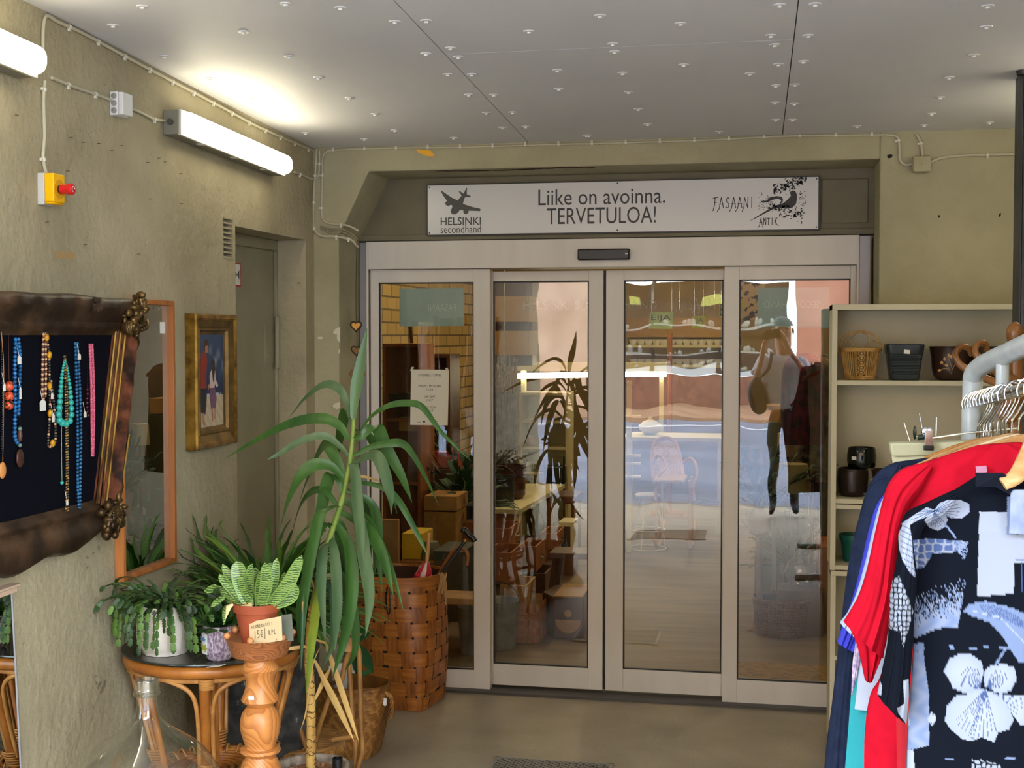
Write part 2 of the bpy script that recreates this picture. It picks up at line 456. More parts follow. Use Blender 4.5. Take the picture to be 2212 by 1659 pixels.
# ---------------------------------------------------------------- sliding door front
M_alu = mat('white_aluminium', '#d8d2c9', .38, col2='#cec8bf', scale=6, stretch=(1, 1, .15))
M_alu2 = mat('grey_aluminium', '#8f8f94', .35, metal=.3)
M_gasket = mat('gasket', '#0b0b0c', .5)
def glassmat(name, k=1.0, tint=(.96, .98, .97), wav=.0):
    m = bpy.data.materials.new(name); m.use_nodes = True; nt = m.node_tree; N = nt.nodes; L = nt.links
    for n in list(N): N.remove(n)
    out = N.new('ShaderNodeOutputMaterial'); mx = N.new('ShaderNodeMixShader'); tr = N.new('ShaderNodeBsdfTransparent'); gl = N.new('ShaderNodeBsdfGlossy')
    tr.inputs['Color'].default_value = (*tint, 1); gl.inputs['Roughness'].default_value = 0.0; gl.inputs['Color'].default_value = (.97, .98, 1, 1)
    ge = N.new('ShaderNodeNewGeometry'); dt = N.new('ShaderNodeVectorMath'); dt.operation = 'DOT_PRODUCT'; L.new(ge.outputs['Normal'], dt.inputs[0]); L.new(ge.outputs['Incoming'], dt.inputs[1])
    def M_(op, a, b, cl=False):
        n = N.new('ShaderNodeMath'); n.operation = op; n.use_clamp = cl
        for i, v in enumerate((a, b)):
            if v is None: continue
            if isinstance(v, (int, float)): n.inputs[i].default_value = v
            else: L.new(v, n.inputs[i])
        return n.outputs[0]
    s5 = M_('POWER', M_('SUBTRACT', 1.0, M_('ABSOLUTE', dt.outputs['Value'], None)), 5.0)
    mt = M_('ADD', .043 * k, M_('MULTIPLY', s5, .9), True)   # two faces of each pane

    L.new(mt, mx.inputs[0]); L.new(tr.outputs[0], mx.inputs[1]); L.new(gl.outputs[0], mx.inputs[2]); L.new(mx.outputs[0], out.inputs['Surface'])
    if wav:
        tc = N.new('ShaderNodeTexCoord'); nz = N.new('ShaderNodeTexNoise'); nz.inputs['Scale'].default_value = 3.0; nz.inputs['Detail'].default_value = 1
        bp = N.new('ShaderNodeBump'); bp.inputs['Strength'].default_value = wav; bp.inputs['Distance'].default_value = .01
        L.new(tc.outputs['Object'], nz.inputs['Vector']); L.new(nz.outputs['Fac'], bp.inputs['Height']); L.new(bp.outputs[0], gl.inputs['Normal'])
    return m
M_glass = glassmat('door_glass', 2.5, wav=.12)
FX0, FX1 = -1.957, .437
# header case of the sliding door
q = MB(); q.box(FX0, .388, YD - .03, YD + .16, 2.068, 2.203)
hd = struct(q.build('door_2', M_alu, smooth=0, bevel=.002))
q = MB(); q.box(-1.995, FX0, YD - .02, YD + .16, 0, 2.2); q.box(.388, .437, YD - .02, YD + .16, 0, 2.2); q.build('side_channel', M_alu2, hd, smooth=0, bevel=.002)
q = MB(); q.box(FX0 + .002, FX0 + .012, YD - .034, YD - .03, 0.02, 2.198); q.box(.376, .386, YD - .034, YD - .03, .02, 2.198); q.build('cover_strip', M_alu, hd, smooth=0)
q = MB(); q.box(FX0, .388, YD - .05, YD + .16, 0, .012); q.build('threshold', mat('threshold', '#4c4a47', .5, metal=.4), hd, smooth=0)
q = MB(); q.box(-2.0, .452, YD - .012, YD - .001, 2.2, 2.208); q.build('gap_strip', M_dark, hd, smooth=0)
def leaf_panel(name, x0, x1, z0, z1, gx0, gx1, gz0, gz1, y0, y1):
    # frame of four profiles around a pane
    q = MB()
    q.box(x0, gx0, y0, y1, z0, z1); q.box(gx1, x1, y0, y1, z0, z1)
    q.box(gx0, gx1, y0, y1, gz1, z1); q.box(gx0, gx1, y0, y1, z0, gz0)
    o = struct(q.build(name, M_alu, smooth=0, bevel=.0015))
    e = .006; q = MB(); yg0, yg1 = y0 + .006, y0 + .02
    q.box(gx0, gx0 + e, yg0, yg1, gz0, gz1); q.box(gx1 - e, gx1, yg0, yg1, gz0, gz1); q.box(gx0, gx1, yg0, yg1, gz1 - e, gz1); q.box(gx0, gx1, yg0, yg1, gz0, gz0 + e)
    q.build('gasket', M_gasket, o, smooth=0)
    q = MB(); q.add([(gx0, y0 + .018, gz0), (gx1, y0 + .018, gz0), (gx1, y0 + .018, gz1), (gx0, y0 + .018, gz1)], [(0, 1, 2, 3)])
    q.build('glass_pane', M_glass, o, smooth=0)
    return o
leaf_panel('window_1', FX0 + .012, -1.343, .0, 2.066, -1.903, -1.424, .102, 2.003, YD, YD + .05)
leaf_panel('window_2', -.221, .376, .0, 2.066, -.152, .352, .12, 2.005, YD, YD + .05)
y_ = YD + .055
def sc(x): return x * (y_ / YD)
leaf_panel('door_3', -1.36, sc(-.79), .022, 2.056, sc(-1.327), sc(-.86), .125, sc(2.005 - CAMZ) + CAMZ, y_, y_ + .045)
leaf_panel('door_4', sc(-.777), -.20, .022, 2.056, sc(-.692), sc(-.225), .13, sc(2.005 - CAMZ) + CAMZ, y_, y_ + .045)
q = MB(); q.box(sc(-.79), sc(-.777), y_ + .02, y_ + .045, .022, 2.056); hb = q.build('seal', M_gasket, bpy.data.objects['door_3'], smooth=0)
# motion sensor
p0, p1 = PY(1248, 562, YD - .05), PY(1360, 537, YD - .05)
s_ = thing('motion_sensor', 'black oblong motion sensor on the white header above the sliding doors', 'sensor', ((p0.x + p1.x) / 2, YD - .03, p0.z))
q = MB(); q.box(p0.x, p1.x, YD - .062, YD - .03, p0.z, p1.z); q.build('housing', M_black, s_, bevel=.006)
q = MB(); q.box(p1.x - .02, p1.x - .008, YD - .0635, YD - .062, p0.z + .025, p0.z + .028); q.build('badge', M_white, s_, smooth=0)

# ---------------------------------------------------------------- the sign over the door
A, B = PY(922, 513, YD - .03), PY(1771, 376, YD - .03)
C1, C2 = PY(922, 402, YD - .03), PY(1771, 494, YD - .03)
sx0, sx1 = A.x, B.x; sz0, sz1 = (A.z + C2.z) / 2, (C1.z + B.z) / 2
sg = thing('shop_sign', 'long white sign board with black lettering over the sliding doors', 'sign', ((sx0 + sx1) / 2, YD - .02, sz0))
q = MB(); q.box(sx0, sx1, YD - .032, YD - .013, sz0, sz1); q.build('border', mat('sign_edge', '#1a1a1a', .4), sg, smooth=0)
M_signw = mat('sign_white', '#d0d0d2', .22, spec=.6)
q = MB(); q.box(sx0 + .006, sx1 - .006, YD - .0345, YD - .032, sz0 + .006, sz1 - .006); q.build('board', M_signw, sg, smooth=0)
q = MB()
for a in (sx0 + .014, (sx0 + sx1) / 2, sx1 - .014):
    for b in (sz0 + .014, sz1 - .014): q.ball((a, YD - .0345, b), .004, 8, 4)
q.build('screw', mat('screw_grey', '#55534f', .4, metal=.6), sg)
YS = YD - .0345
def SP(px, py): return PY(px, py, YS)
M_ink = mat('sign_ink', '#121213', .4); M_ink2 = mat('sign_ink_grey', '#3b3a38', .4)
def put_text(txt, x0, y0, x1, y1, m=M_ink, thick=0.0):   # photo pixels of the lower left and upper right
    a, b = SP(x0, y0), SP(x1, y1); c = SP(x1, y0)
    lettering(txt, (b.x - a.x), SP(x0, y1).z - a.z, (a.x, YS, a.z), (1, 0, 0), (0, 0, 1), m, sg, thick=thick)
def zline(px): return 0
put_text('Liike on avoinna.', 1163, 444, 1437, 410); put_text('TERVETULOA!', 1181, 485, 1417, 450)
put_text('HELSINKI', 952, 487, 1039, 470, M_ink2, .012); put_text('secondhand', 952, 504, 1039, 488, M_ink2)
pl = [(980,447),(988,444),(1000,452),(1058,492),(1104,514),(1112,500),(1130,480),(1122,464),(1108,448),(1118,446),(1145,464),(1156,440),(1164,421),(1170,424),(1168,450),(1168,470),(1195,480),(1197,488),(1155,490),(1146,515),(1140,535),(1160,545),(1215,562),(1262,572),(1271,580),(1262,590),(1182,587),(1178,605),(1160,614),(1145,605),(1142,583),(1118,582),(1105,600),(1085,614),(1065,613),(1053,602),(1052,588),(1062,562),(1064,550),(1050,545),(1040,552),(1025,552),(1014,543),(1012,527),(1024,516),(1000,482)]
def flat(poly, m, name):
    q = MB(); P = [SP(a, b) for a, b in poly]
    q.add([(p.x, YS - .0012, p.z) for p in P], [tuple(range(len(P)))]); return q
q = flat([(660 + a / 3.3515, 280 + b / 3.3515) for a, b in pl], M_ink2, 'plane'); q.build('plane_logo', M_ink2, sg, smooth=0)
bird = [(770,481),(850,432),(900,402),(950,385),(972,368),(990,348),(986,328),(996,318),(1012,321),(1020,334),(1023,358),(1018,388),(1000,408),(965,415),(930,410),(900,416),(860,436),(800,468)]
tail = [(832,374),(862,372),(880,356),(915,348),(945,352),(950,370),(945,384),(930,390),(940,372),(925,362),(900,366),(870,380),(845,384)]
def Z2(poly): return [(1300 + a / 2.4254, 280 + b / 2.4254) for a, b in poly]
q = flat(Z2(bird), M_ink, 'b'); q2 = flat(Z2(tail), M_ink, 't'); q.add(q2.v, q2.f)
rr = random.Random(3)
for k in range(330):
    reg = rr.random()
    if reg < .45: x = rr.uniform(900, 1068); y = rr.gauss(330 - (x - 880) * .26 - 12, 17)
    elif reg < .75: x = rr.uniform(880, 1060); y = rr.gauss(400 + (x - 880) * .28, 14 + (x - 880) * .05)
    elif reg < .85: x = rr.uniform(1030, 1068); y = rr.uniform(320, 400)
    else: x = rr.uniform(815, 900); y = rr.uniform(330, 420)
    s1 = rr.uniform(3, 13 if reg < .75 else 6); an = rr.uniform(0, 6.28); w_ = s1 * rr.uniform(.2, .5)
    pp = [(x + math.cos(an) * s1, y + math.sin(an) * s1), (x - math.sin(an) * w_, y + math.cos(an) * w_), (x - math.cos(an) * s1, y - math.sin(an) * s1), (x + math.sin(an) * w_, y - math.cos(an) * w_)]
    q2 = flat(Z2(pp), M_ink, 'l'); q.add(q2.v, q2.f)
q.build('pheasant_logo', M_ink, sg, smooth=0)
FAS = {'F': [[(.1, -.25), (.35, .3), (.45, 1.0)], [(.1, .95), (.9, 1.02)], [(.3, .52), (.7, .55)]],
       'A': [[(-.25, -.35), (.1, -.05), (.45, 1.0)], [(.45, 1.0), (.8, 0)], [(.05, .38), (.8, .38)]],
       'S': [[(.75, .85), (.5, 1), (.25, .8), (.35, .55), (.65, .4), (.7, .15), (.45, 0), (.15, .12)]],
       'N': [[(-.15, -.35), (.15, .1), (.2, 1.0)], [(.2, 1.0), (.75, 0)], [(.75, 0), (.78, 1.02)]],
       'I': [[(.4, 0), (.4, 1.0)]],
       'T': [[(.4, 0), (.4, .95)], [(0, .95), (.85, .95)]], 'K': [[(.15, 0), (.15, 1)], [(.75, 1), (.2, .5)], [(.2, .5), (.7, 0), (1.1, -.15)]]}
def fancy(txt): return [[(a + i, b) for a, b in ln] for i, ch in enumerate(txt) for ln in FAS[ch]]
a, b = SP(1539, 450), SP(1632, 427)
strokes([[(x / 7.0, y) for x, y in l] for l in fancy('FASAANI')], (a.x, YS, a.z), (1, 0, 0), (0, 0, 1), b.x - a.x, SP(1539, 427).z - a.z, .0035, M_ink, sg)
a, b = SP(1640, 486), SP(1681, 471)
strokes([[(x / 5.0, y) for x, y in l] for l in fancy('ANTIK')], (a.x, YS, a.z), (1, 0, 0), (0, 0, 1), b.x - a.x, SP(1640, 471).z - a.z, .003, M_ink, sg)
# ================================================================ lamps, boxes and cables on the walls
M_tube = mat('lamp_diffuser', '#f4f0dc', .4, emit='#fff4cf', estr=8.5)
M_housing = mat('lamp_housing', '#7d7a6b', .5)
M_housew = mat('lamp_housing_white', '#c9c6b8', .5)
M_nail0 = mat('gland_dark', '#4a4740', .6)
def wall_lamp(y0, y1, z0, z1, label, side=1, X=XL, near_end=True):
    # box housing against the wall and a rounded glowing diffuser in front; z0,z1 = lamp centre height at both ends
    s = side
    t = thing('fluorescent_lamp', label, 'lamp', (X + s * .05, (y0 + y1) / 2, min(z0, z1) - .05), 'fluorescent wall lamps' if False else None)
    d = Vector((0, y1 - y0, z1 - z0)); L_ = d.length; d.normalize(); up = Vector((s, 0, 0)).cross(d); up = up if up.z > 0 else -up
    c = Vector((X, (y0 + y1) / 2, (z0 + z1) / 2)); ox = Vector((s, 0, 0))
    q = MB(); q.obox(c + ox * .030, ox * .0295, d * (L_ / 2), up * .043); q.build('housing', M_housing, t, bevel=.003)
    q = MB(); q.obox(c + ox * .062, ox * .006, d * (L_ / 2 - .003), up * .046); q.build('rim', M_housew, t, bevel=.002)
    # diffuser: rounded box
    q = MB(); n = 14; rows = []
    for i in range(17):
        f = i / 16; a = -L_ / 2 + .012 + f * (L_ - .024)
        e = min(f, 1 - f) * (L_ - .024); k = min(1, math.sqrt(max(0, 1 - (1 - min(1, e / .03)) ** 2)))
        rows.append((a, k))
    ex = [0, .002, .006, .014, .03]; fr = sorted(set([x for x in ex] + [.06, .2, L_ / 2]))
    al = [-L_ / 2 + .01 + x for x in fr] + [L_ / 2 - .01 - x for x in reversed(fr[:-1])]
    vs = []; 
    for a in al:
        e = min(a + L_ / 2 - .01, L_ / 2 - .01 - a); k = math.sqrt(max(0, 1 - (1 - min(1, e / .03)) ** 2)); kk = .72 + .28 * k; dd = .02 + .026 * k
        for j in range(n + 1):
            th = -PI / 2 + PI * j / n
            cs, sn = math.cos(th), math.sin(th)
            vs.append(c + d * a + ox * (.066 + dd * (abs(cs) ** .85)) + up * (.042 * kk * (abs(sn) ** .75) * (1 if sn > 0 else -1)))
    m_ = n + 1; fs = [(i * m_ + j, (i + 1) * m_ + j, (i + 1) * m_ + j + 1, i * m_ + j + 1) for i in range(len(al) - 1) for j in range(n)]
    fs += [tuple(range(m_)), tuple((len(al) - 1) * m_ + j for j in range(m_ - 1, -1, -1))]
    q.add(vs, fs); q.build('diffuser', M_tube, t, smooth=60)
    q = MB()
    for k in (-.3, 0, .3): q.obox(c + d * (L_ * k) + ox * .05 - up * .045, ox * .012, d * .012, up * .003)
    q.build('clip', M_housew, t, smooth=0)
    if near_end:
        q = MB(); q.tube([c - d * (L_ / 2 + .012) + ox * .03, c - d * (L_ / 2) + ox * .03], .011, 12); q.build('cable_gland', M_nail0, t)
    return t
wall_lamp(4.375, 5.40, 2.5, 2.472, 'glowing fluorescent wall lamp nearest the corner, above the painting')
wall_lamp(2.46, 3.455, 2.555, 2.522, 'glowing fluorescent wall lamp cut by the left edge of the photo')
wall_lamp(4.5, 5.5, 2.50, 2.49, 'fluorescent lamp on the right wall lighting the ceiling', -1, XR)
wall_lamp(2.3, 3.3, 2.55, 2.54, 'fluorescent lamp on the right wall nearer the street', -1, XR)

# emergency stop button box
M_yel = mat('estop_yellow', '#f0b400', .35); M_gr = mat('estop_grey', '#bdbcb8', .5); M_rd = mat('estop_red', '#c81e22', .3)
e0, e1, ez0, ez1 = 3.553, 3.618, 2.131, 2.224
t = thing('emergency_stop_box', 'yellow and grey emergency stop box with red push button on the left wall', 'switch', (XL, e0 + .03, ez0))
q = MB(); q.box(XL, XL + .022, e0, e1, ez0, ez1); q.build('back_box', M_gr, t, bevel=.002)
q = MB(); q.box(XL + .022, XL + .052, e0 + .001, e1 - .001, ez0 + .008, ez1 - .001); q.box(XL + .022, XL + .05, e0 + .003, e1 - .003, ez0 + .002, ez0 + .008); q.build('cover', M_yel, t, bevel=.003)
q = MB(); cc = (XL + .052, (e0 + e1) / 2, (ez0 + ez1) / 2); q.lathe([(.0, 0), (.029, 0), (.029, .001), (.0, .0012)], cc, 24, ax=(1, 0, 0)); q.build('disc', mat('estop_disc', '#d49a10', .4), t)
q = MB(); q.lathe([(.0, 0), (.013, 0), (.013, .006), (.0, .006)], (XL + .053, cc[1], cc[2]), 20, ax=(1, 0, 0)); q.build('collar', M_black, t)
q = MB(); q.lathe([(.0, 0), (.014, 0), (.0145, .018), (.017, .026), (.017, .036), (.014, .039), (.0, .039)], (XL + .058, cc[1], cc[2]), 24, ax=(1, 0, 0)); b_ = q.build('push_button', M_rd, t)
q = MB(); q.tube([(XL + .0975, cc[1] + .008 * math.cos(a), cc[2] + .008 * math.sin(a)) for a in [x * .5 for x in range(10)]], .001, 6); q.build('arrow_mark', M_white, b_)

# junction box with three round plugs
t = thing('junction_box', 'white plastic junction box with three round plugs between the two wall lamps', 'junction box', (XL, 4.03, 2.468))
q = MB(); q.box(XL, XL + .03, 3.990, 4.062, 2.463, 2.540); q.build('body', M_white, t, bevel=.003)
q = MB(); q.box(XL + .03, XL + .047, 3.992, 4.060, 2.465, 2.538); q.build('lid', M_white, t, bevel=.003)
for k in range(3):
    q = MB(); q.lathe([(0, 0), (.010, 0), (.009, .003), (.005, .004), (.004, .001), (0, .001)], (XL + .016, 3.990, 2.478 + k * .0235), 18, ax=(0, -1, 0)); q.build('plug', mat('plug_grey', '#8d8b84', .5), t)
# painted-over square box on the back wall
b0, b1 = PY(1971, 373, YW - .03), PY(2012, 336, YW - .03)
t = thing('junction_box', 'painted-over square junction box high on the back wall right of the doors', 'junction box', ((b0.x + b1.x) / 2, YW, b0.z))
q = MB(); q.box(b0.x, b1.x, YW - .035, YW, b0.z, b1.z); q.build('body', M_wallb, t, bevel=.009)
q = MB(); q.box(b0.x + .004, b1.x - .004, YW - .041, YW - .035, b0.z + .004, b1.z - .004); q.ball(((b0.x + b1.x) / 2, YW - .041, (b0.z + b1.z) / 2), .0035, 8, 4); q.build('lid', M_wallb, t, bevel=.003)

M_cable = mat('cable_sheath', '#b4ad96', .5); M_cable2 = mat('cable_painted', '#8a836b', .6); M_clip = mat('cable_clip', '#d3cfc2', .45)
def cable(pts, label, r=.0055, m=M_cable, clips=(), nrm=None):
    P = catmull(pts, 5)
    t = thing('cable', label, 'cable', tuple(P[0]))
    q = MB(); q.tube(P, r, 8); q.build('sheath', m, t, smooth=60)
    tot = [0]
    for i in range(1, len(P)): tot.append(tot[-1] + (P[i] - P[i - 1]).length)
    for c in clips:
        d = tot[-1] * c; i = max(k for k in range(len(P) - 1) if tot[k] <= d)
        a = P[i].lerp(P[i + 1], (d - tot[i]) / max(1e-6, tot[i + 1] - tot[i])); dr = (P[i + 1] - P[i]).normalized()
        q = MB(); q.tube([a - dr * .005, a + dr * .005], r * 1.35, 10)
        n_ = Vector(nrm) if nrm else Vector((1, 0, 0)); sd = dr.cross(n_)
        q.obox(a + sd * (r + .004) - n_ * .0, dr * .004, sd * .004, n_ * .004)
        q.build('clip', M_clip, t)
    return t
XC = XL + .006
def wl(px, py, off=0): p = PX(px, py, XC); p.x += off; return p
fr = lambda n, a=.03, b=.97: [a + (b - a) * i / (n - 1) for i in range(n)]
cable([wl(97, 175), wl(94, 220), wl(96, 290), wl(93, 340), wl(99, 374)], 'grey cable running down the left wall into the yellow stop box', clips=(.1, .85), nrm=(1, 0, 0))
cable([wl(93, 110), wl(93, 70), wl(96, 42), wl(104, 34), wl(125, 47), wl(180, 72), wl(240, 105), wl(320, 148), wl(400, 190), wl(480, 232), wl(560, 275), wl(640, 310), wl(678, 326)],
      'grey cable clipped along the left wall just under the ceiling', clips=fr(13, .1), nrm=(1, 0, 0))
cable([wl(112, 168), wl(150, 184), wl(205, 203), wl(247, 219)], 'grey cable between the left lamp and the white junction box', clips=(.25, .68), nrm=(1, 0, 0))
cable([wl(288, 236), wl(310, 246), wl(335, 258), wl(362, 261)], 'grey cable between the white junction box and the corner lamp', clips=(.6,), nrm=(1, 0, 0))
cable([wl(636, 372), wl(655, 379), wl(668, 385), wl(675, 386)], 'short grey cable leaving the far end of the corner lamp', clips=(.3,), nrm=(1, 0, 0))
YC = YW - .006
def wb(px, py): return PY(px, py, YC)
cable([wb(684, 322), wb(682, 360), wb(678, 420), wb(676, 480), wb(682, 500), wb(695, 510), wb(725, 511), wb(748, 515), wb(762, 520), wb(774, 535)],
      'thick pale cable down the corner pillar bending towards the door frame', .006, clips=(.2, .4, .6, .8, .9), nrm=(0, -1, 0))
cable([wb(1915, 291), wb(1700, 294), wb(1560, 301), wb(1400, 307), wb(1200, 312), wb(1000, 318), wb(850, 320), wb(730, 324), wb(705, 328), wb(697, 345), wb(696, 400), wb(695, 460), wb(700, 478), wb(720, 484), wb(750, 487), wb(775, 499)],
      'long pale cable along the top of the back wall that drops beside the corner', .005, clips=fr(20, .02), nrm=(0, -1, 0))
cable([wb(690, 325), wb(690, 345), wb(689, 375), wb(683, 386), wb(674, 386)], 'short pale cable hooked between the two corner cables', .005, clips=(.4,), nrm=(0, -1, 0))
for k, (dy, lab) in enumerate(((0, 'upper'), (6, 'middle'), (12, 'lower'))):
    cable([wb(692, 488 + dy * .5), wb(712, 494 + dy * .7), wb(740, 496 + dy), wb(760, 505 + dy), wb(773, 518 + dy)], lab + ' of three thin painted wires bunched at the corner beside the door frame', .0035, M_cable2)
cable([wb(1915, 291), wb(1938, 296), wb(1943, 320), wb(1944, 345), wb(1955, 356), wb(1972, 354)], 'pale cable curving from the ceiling edge into the square box on the back wall', .0065, clips=(.3,), nrm=(0, -1, 0))
cable([wb(1980, 290), wb(1988, 305), wb(1991, 322), wb(1993, 337)], 'short cable from the ceiling down to the square box on the back wall', .0065, clips=(.45,), nrm=(0, -1, 0))
cable([wb(2010, 350), wb(2035, 341), wb(2080, 336), wb(2150, 334), wb(2214, 332), wb(2260, 331)], 'cable running right from the square box along the back wall', .0065, clips=(.5,), nrm=(0, -1, 0))

# yellow tape, brown tape scrap, rust streak on the back lintel, staples in the walls
def patch(name, pts, y, m, label, cat, th=.0015):
    q = MB(); P = [PY(a, b, y) for a, b in pts]
    q.prism([(p.x, p.z) for p in P], (0, y, 0), (1, 0, 0), (0, 0, 1), (0, th, 0)); o = q.build(name, m, smooth=0); return tag(o, label, cat)
patch('tape_strip', [(900, 322), (930, 325), (938, 334), (936, 338), (922, 337), (903, 329)], YW - .0015, mat('tape_yellow', '#e8a81c', .5), 'scrap of orange-yellow tape stuck on the lintel under the ceiling', 'tape')
q = MB(); P = [PX(a, b, XL + .001) for a, b in ((118, 545), (122, 543), (160, 546), (163, 551), (158, 560), (120, 558))]
q.prism([(p.y, p.z) for p in P], (XL + .0012, 0, 0), (0, 1, 0), (0, 0, 1), (-.001, 0, 0)); tag(q.build('tape_strip', mat('tape_brown', '#a3855a', .6), smooth=0), 'scrap of brown tape stuck on the left wall above the jewellery frame', 'tape')
M_rust = mat('rust', '#7a3a28', .8, col2='#53271d', scale=30)
rr = random.Random(5); q = MB()
for i in range(70):
    x = -1.52 + .72 * i / 70; y = YW + .02 + .05 * abs(math.sin(i * .05 + .3)) + rr.uniform(-.015, .015); s1 = rr.uniform(.01, .03)
    q.add([(x - s1, y - .004, OZ - .0008), (x + s1, y - .008, OZ - .0008), (x + s1, y + .008, OZ - .0008), (x - s1, y + .006, OZ - .0008)], [(0, 1, 2, 3)])
tag(q.build('rust_streak', M_rust, smooth=0), 'rust brown streak under the edge of the lintel above the sign', 'stain')
M_nail = mat('nail_dark', '#3d352b', .6, metal=.4)
st0 = None
for (a, b) in ((34, 249), (152, 297), (178, 308), (262, 315), (240, 325), (342, 342), (355, 350), (318, 351), (455, 389), (389, 375), (182, 529), (145, 370), (212, 310), (391, 440), (425, 640), (100, 480)):
    p = PX(a, b, XL)
    if st0 is None:
        q = MB(); q.tube([(0, -.005, 0), (.006, -.005, 0), (.006, .005, .001), (0, .005, .001)], .0009, 5)
        st0 = q.build('wall_staple', M_nail, origin=(0, 0, 0)); st0.location = p; W[st0.name] = tuple(p); tag(st0, 'small dark staple left in the paint of the left wall', 'staple', 'staples in the left wall')
    else: copy_tree(st0, p)
M_hole = mat('chip_white', '#cfc8b4', .8)
def chip(pts, y, label, dark=False):
    q = MB(); P = [PY(a, b, y) for a, b in pts]
    q.prism([(p.x, p.z) for p in P], (0, y - .0006, 0), (1, 0, 0), (0, 0, 1), (0, .0006, 0)); tag(q.build('paint_chip', M_dark if dark else M_hole, smooth=0), label, 'paint chip')
chip([(735, 706), (725, 710), (719, 718), (723, 722), (728, 721), (728, 732), (735, 742)], YW - .0002, 'white paint chip on the edge of the corner pillar, the largest one')
chip([(686, 728), (696, 727), (697, 732), (688, 733)], YW - .0002, 'small white chip at mid height on the corner pillar face')
chip([(735, 752), (731, 757), (732, 764), (735, 762)], YW - .0002, 'narrow white chip just below the largest one on the corner pillar edge')
chip([(735, 868), (722, 872), (718, 878), (728, 884), (735, 880)], YW - .0002, 'white chip on the corner pillar behind the long plant leaf')
chip([(1916, 336), (1921, 333), (1929, 334), (1926, 341), (1918, 342)], YW - .0002, 'small black hole knocked in the paint near the square box', True)
chip([(2025, 466), (2029, 464), (2031, 468), (2028, 471)], YW - .0002, 'small dark plug hole in the back wall right of the sign', True)
chip([(2157, 464), (2162, 459), (2162, 466), (2158, 469)], YW - .0002, 'small dark dent in the back wall near its right edge', True)

PXO = PY(2203, 600, 4.86).x - .895
# dark steel post at the right edge
q = MB(); q.box(.895 + PXO, .90 + PXO, 4.86, 5.0, 0, ceilz(4.9)); q.box(.90 + PXO, 1.02 + PXO, 4.855, 4.862, 0, ceilz(4.9)); q.box(.90 + PXO, 1.02 + PXO, 4.99, 5.0, 0, ceilz(4.9)); q.box(.955 + PXO, .965 + PXO, 4.862, 4.99, 0, ceilz(4.9))
M_steel = mat('dark_steel', '#3c3f43', .45, col2='#17181b', scale=18, stretch=(1, 1, .3), detail=6, bump=.3)
t = thing('steel_post', 'dark weathered steel post with rivets at the right edge of the photo', 'post', (.955 + PXO, 4.92, 0))
q.build('profile', M_steel, t, smooth=0, bevel=.002)
for k in range(14):
    q = MB(); q.ball((.915 + PXO, 4.855, .12 + k * .19), .008, 10, 5, (1, .5, 1)); q.build('rivet', M_steel, t)
pz = PY(2205, 150, 4.86)
q = MB(); q.lathe([(.0, -.02), (.025, -.02), (.03, .015), (.0, .02)], (.9 + PXO, 4.86, pz.z), 16); q.build('knob', M_black, t)

# ================================================================ jewellery frame
M_gild = mat('worn_gilt', '#6e5530', .42, metal=.7, col2='#21150e', scale=9, stretch=(1, 1, .5), detail=7, lo=.38, hi=.62, bump=.4)
M_umber = mat('frame_umber', '#4f3826', .45, col2='#22160f', scale=9, detail=8, lo=.45, hi=.68, bump=.6)
M_worn = mat('frame_bole', '#6f3d26', .55, metal=.2, col2='#2a1712', scale=14, detail=8, lo=.42, hi=.56, bump=.5)
M_navy = mat('navy_cloth', '#0a0b15', .95, spec=.1)
# frame plane: leans out at the top. corners (outer) on the wall side
def FP(u, v, o=0.0):
    # u along the wall (metres from the right outer edge, towards the street), v up 0..1 ; o = out from the frame back
    zz0, zz1 = 1.115, 1.862
    yb, yt = 3.90, 3.985
    y = yb + (yt - yb) * v - u
    x = XL + .012 + .055 * v + o
    return Vector((x, y, zz0 + (zz1 - zz0) * v + u * .045 * 0))
jf = thing('jewellery_display_frame', 'ornate worn dark gilt picture frame with navy cloth hung with necklaces', 'picture frame', FP(.5, 0))
UW = .98; HH = .75; fw_ = .115
prof = [(0, 0), (.0, .03), (.012, .052), (.03, .058), (.05, .044), (.075, .034), (.085, .040), (.095, .038), (.105, .022), (.115, .018), (.115, 0)]   # (inward, out)
def bar(name, m, ends, wob=0):
    (u0, v0, du0, dv0), (u1, v1, du1, dv1) = ends
    q = MB(); n = 28; vs = []
    for i in range(n + 1):
        f = i / n
        for (a, b) in prof:
            u = (u0 + du0 * a) * (1 - f) + (u1 + du1 * a) * f; v = (v0 + dv0 * a / HH) * (1 - f) + (v1 + dv1 * a / HH) * f
            w_ = wob * math.sin(f * PI) ** 2 * (1 if a < .02 else 0) + wob * .35 * math.sin(f * PI * 6) * (1 if a < .02 else 0)
            vs.append(FP(u, v - w_ / HH, b + .002 * math.sin(f * 60 + a * 90)))
    k = len(prof); fs = [(i * k + j, (i + 1) * k + j, (i + 1) * k + (j + 1) % k, i * k + (j + 1) % k) for i in range(n) for j in range(k)]
    q.add(vs, fs); return q.build(name, m, jf, smooth=50)
bar('top_moulding', M_umber, ((0, 1, 1, -1), (UW, 1, -1, -1)), -.006)
bar('bottom_moulding', M_umber, ((UW, 0, -1, 1), (0, 0, 1, 1)), .035)
bar('right_moulding', M_worn, ((0, 0, 1, 1), (0, 1, 1, -1)))
bar('left_moulding', M_worn, ((UW, 1, -1, -1), (UW, 0, -1, 1)))
q = MB()
for off in (.088, .1, .112):
    q.tube([FP(off, .13 + .0, .043 - (off - .088) * .9), FP(off, .5, .043 - (off - .088) * .9), FP(off, .88, .043 - (off - .088) * .9)], .0045, 6)
q.build('gilt_slip', mat('bright_gilt', '#b08b45', .3, metal=.85, col2='#4a3015', scale=10, stretch=(1, 1, .4), lo=.4, hi=.5), jf)
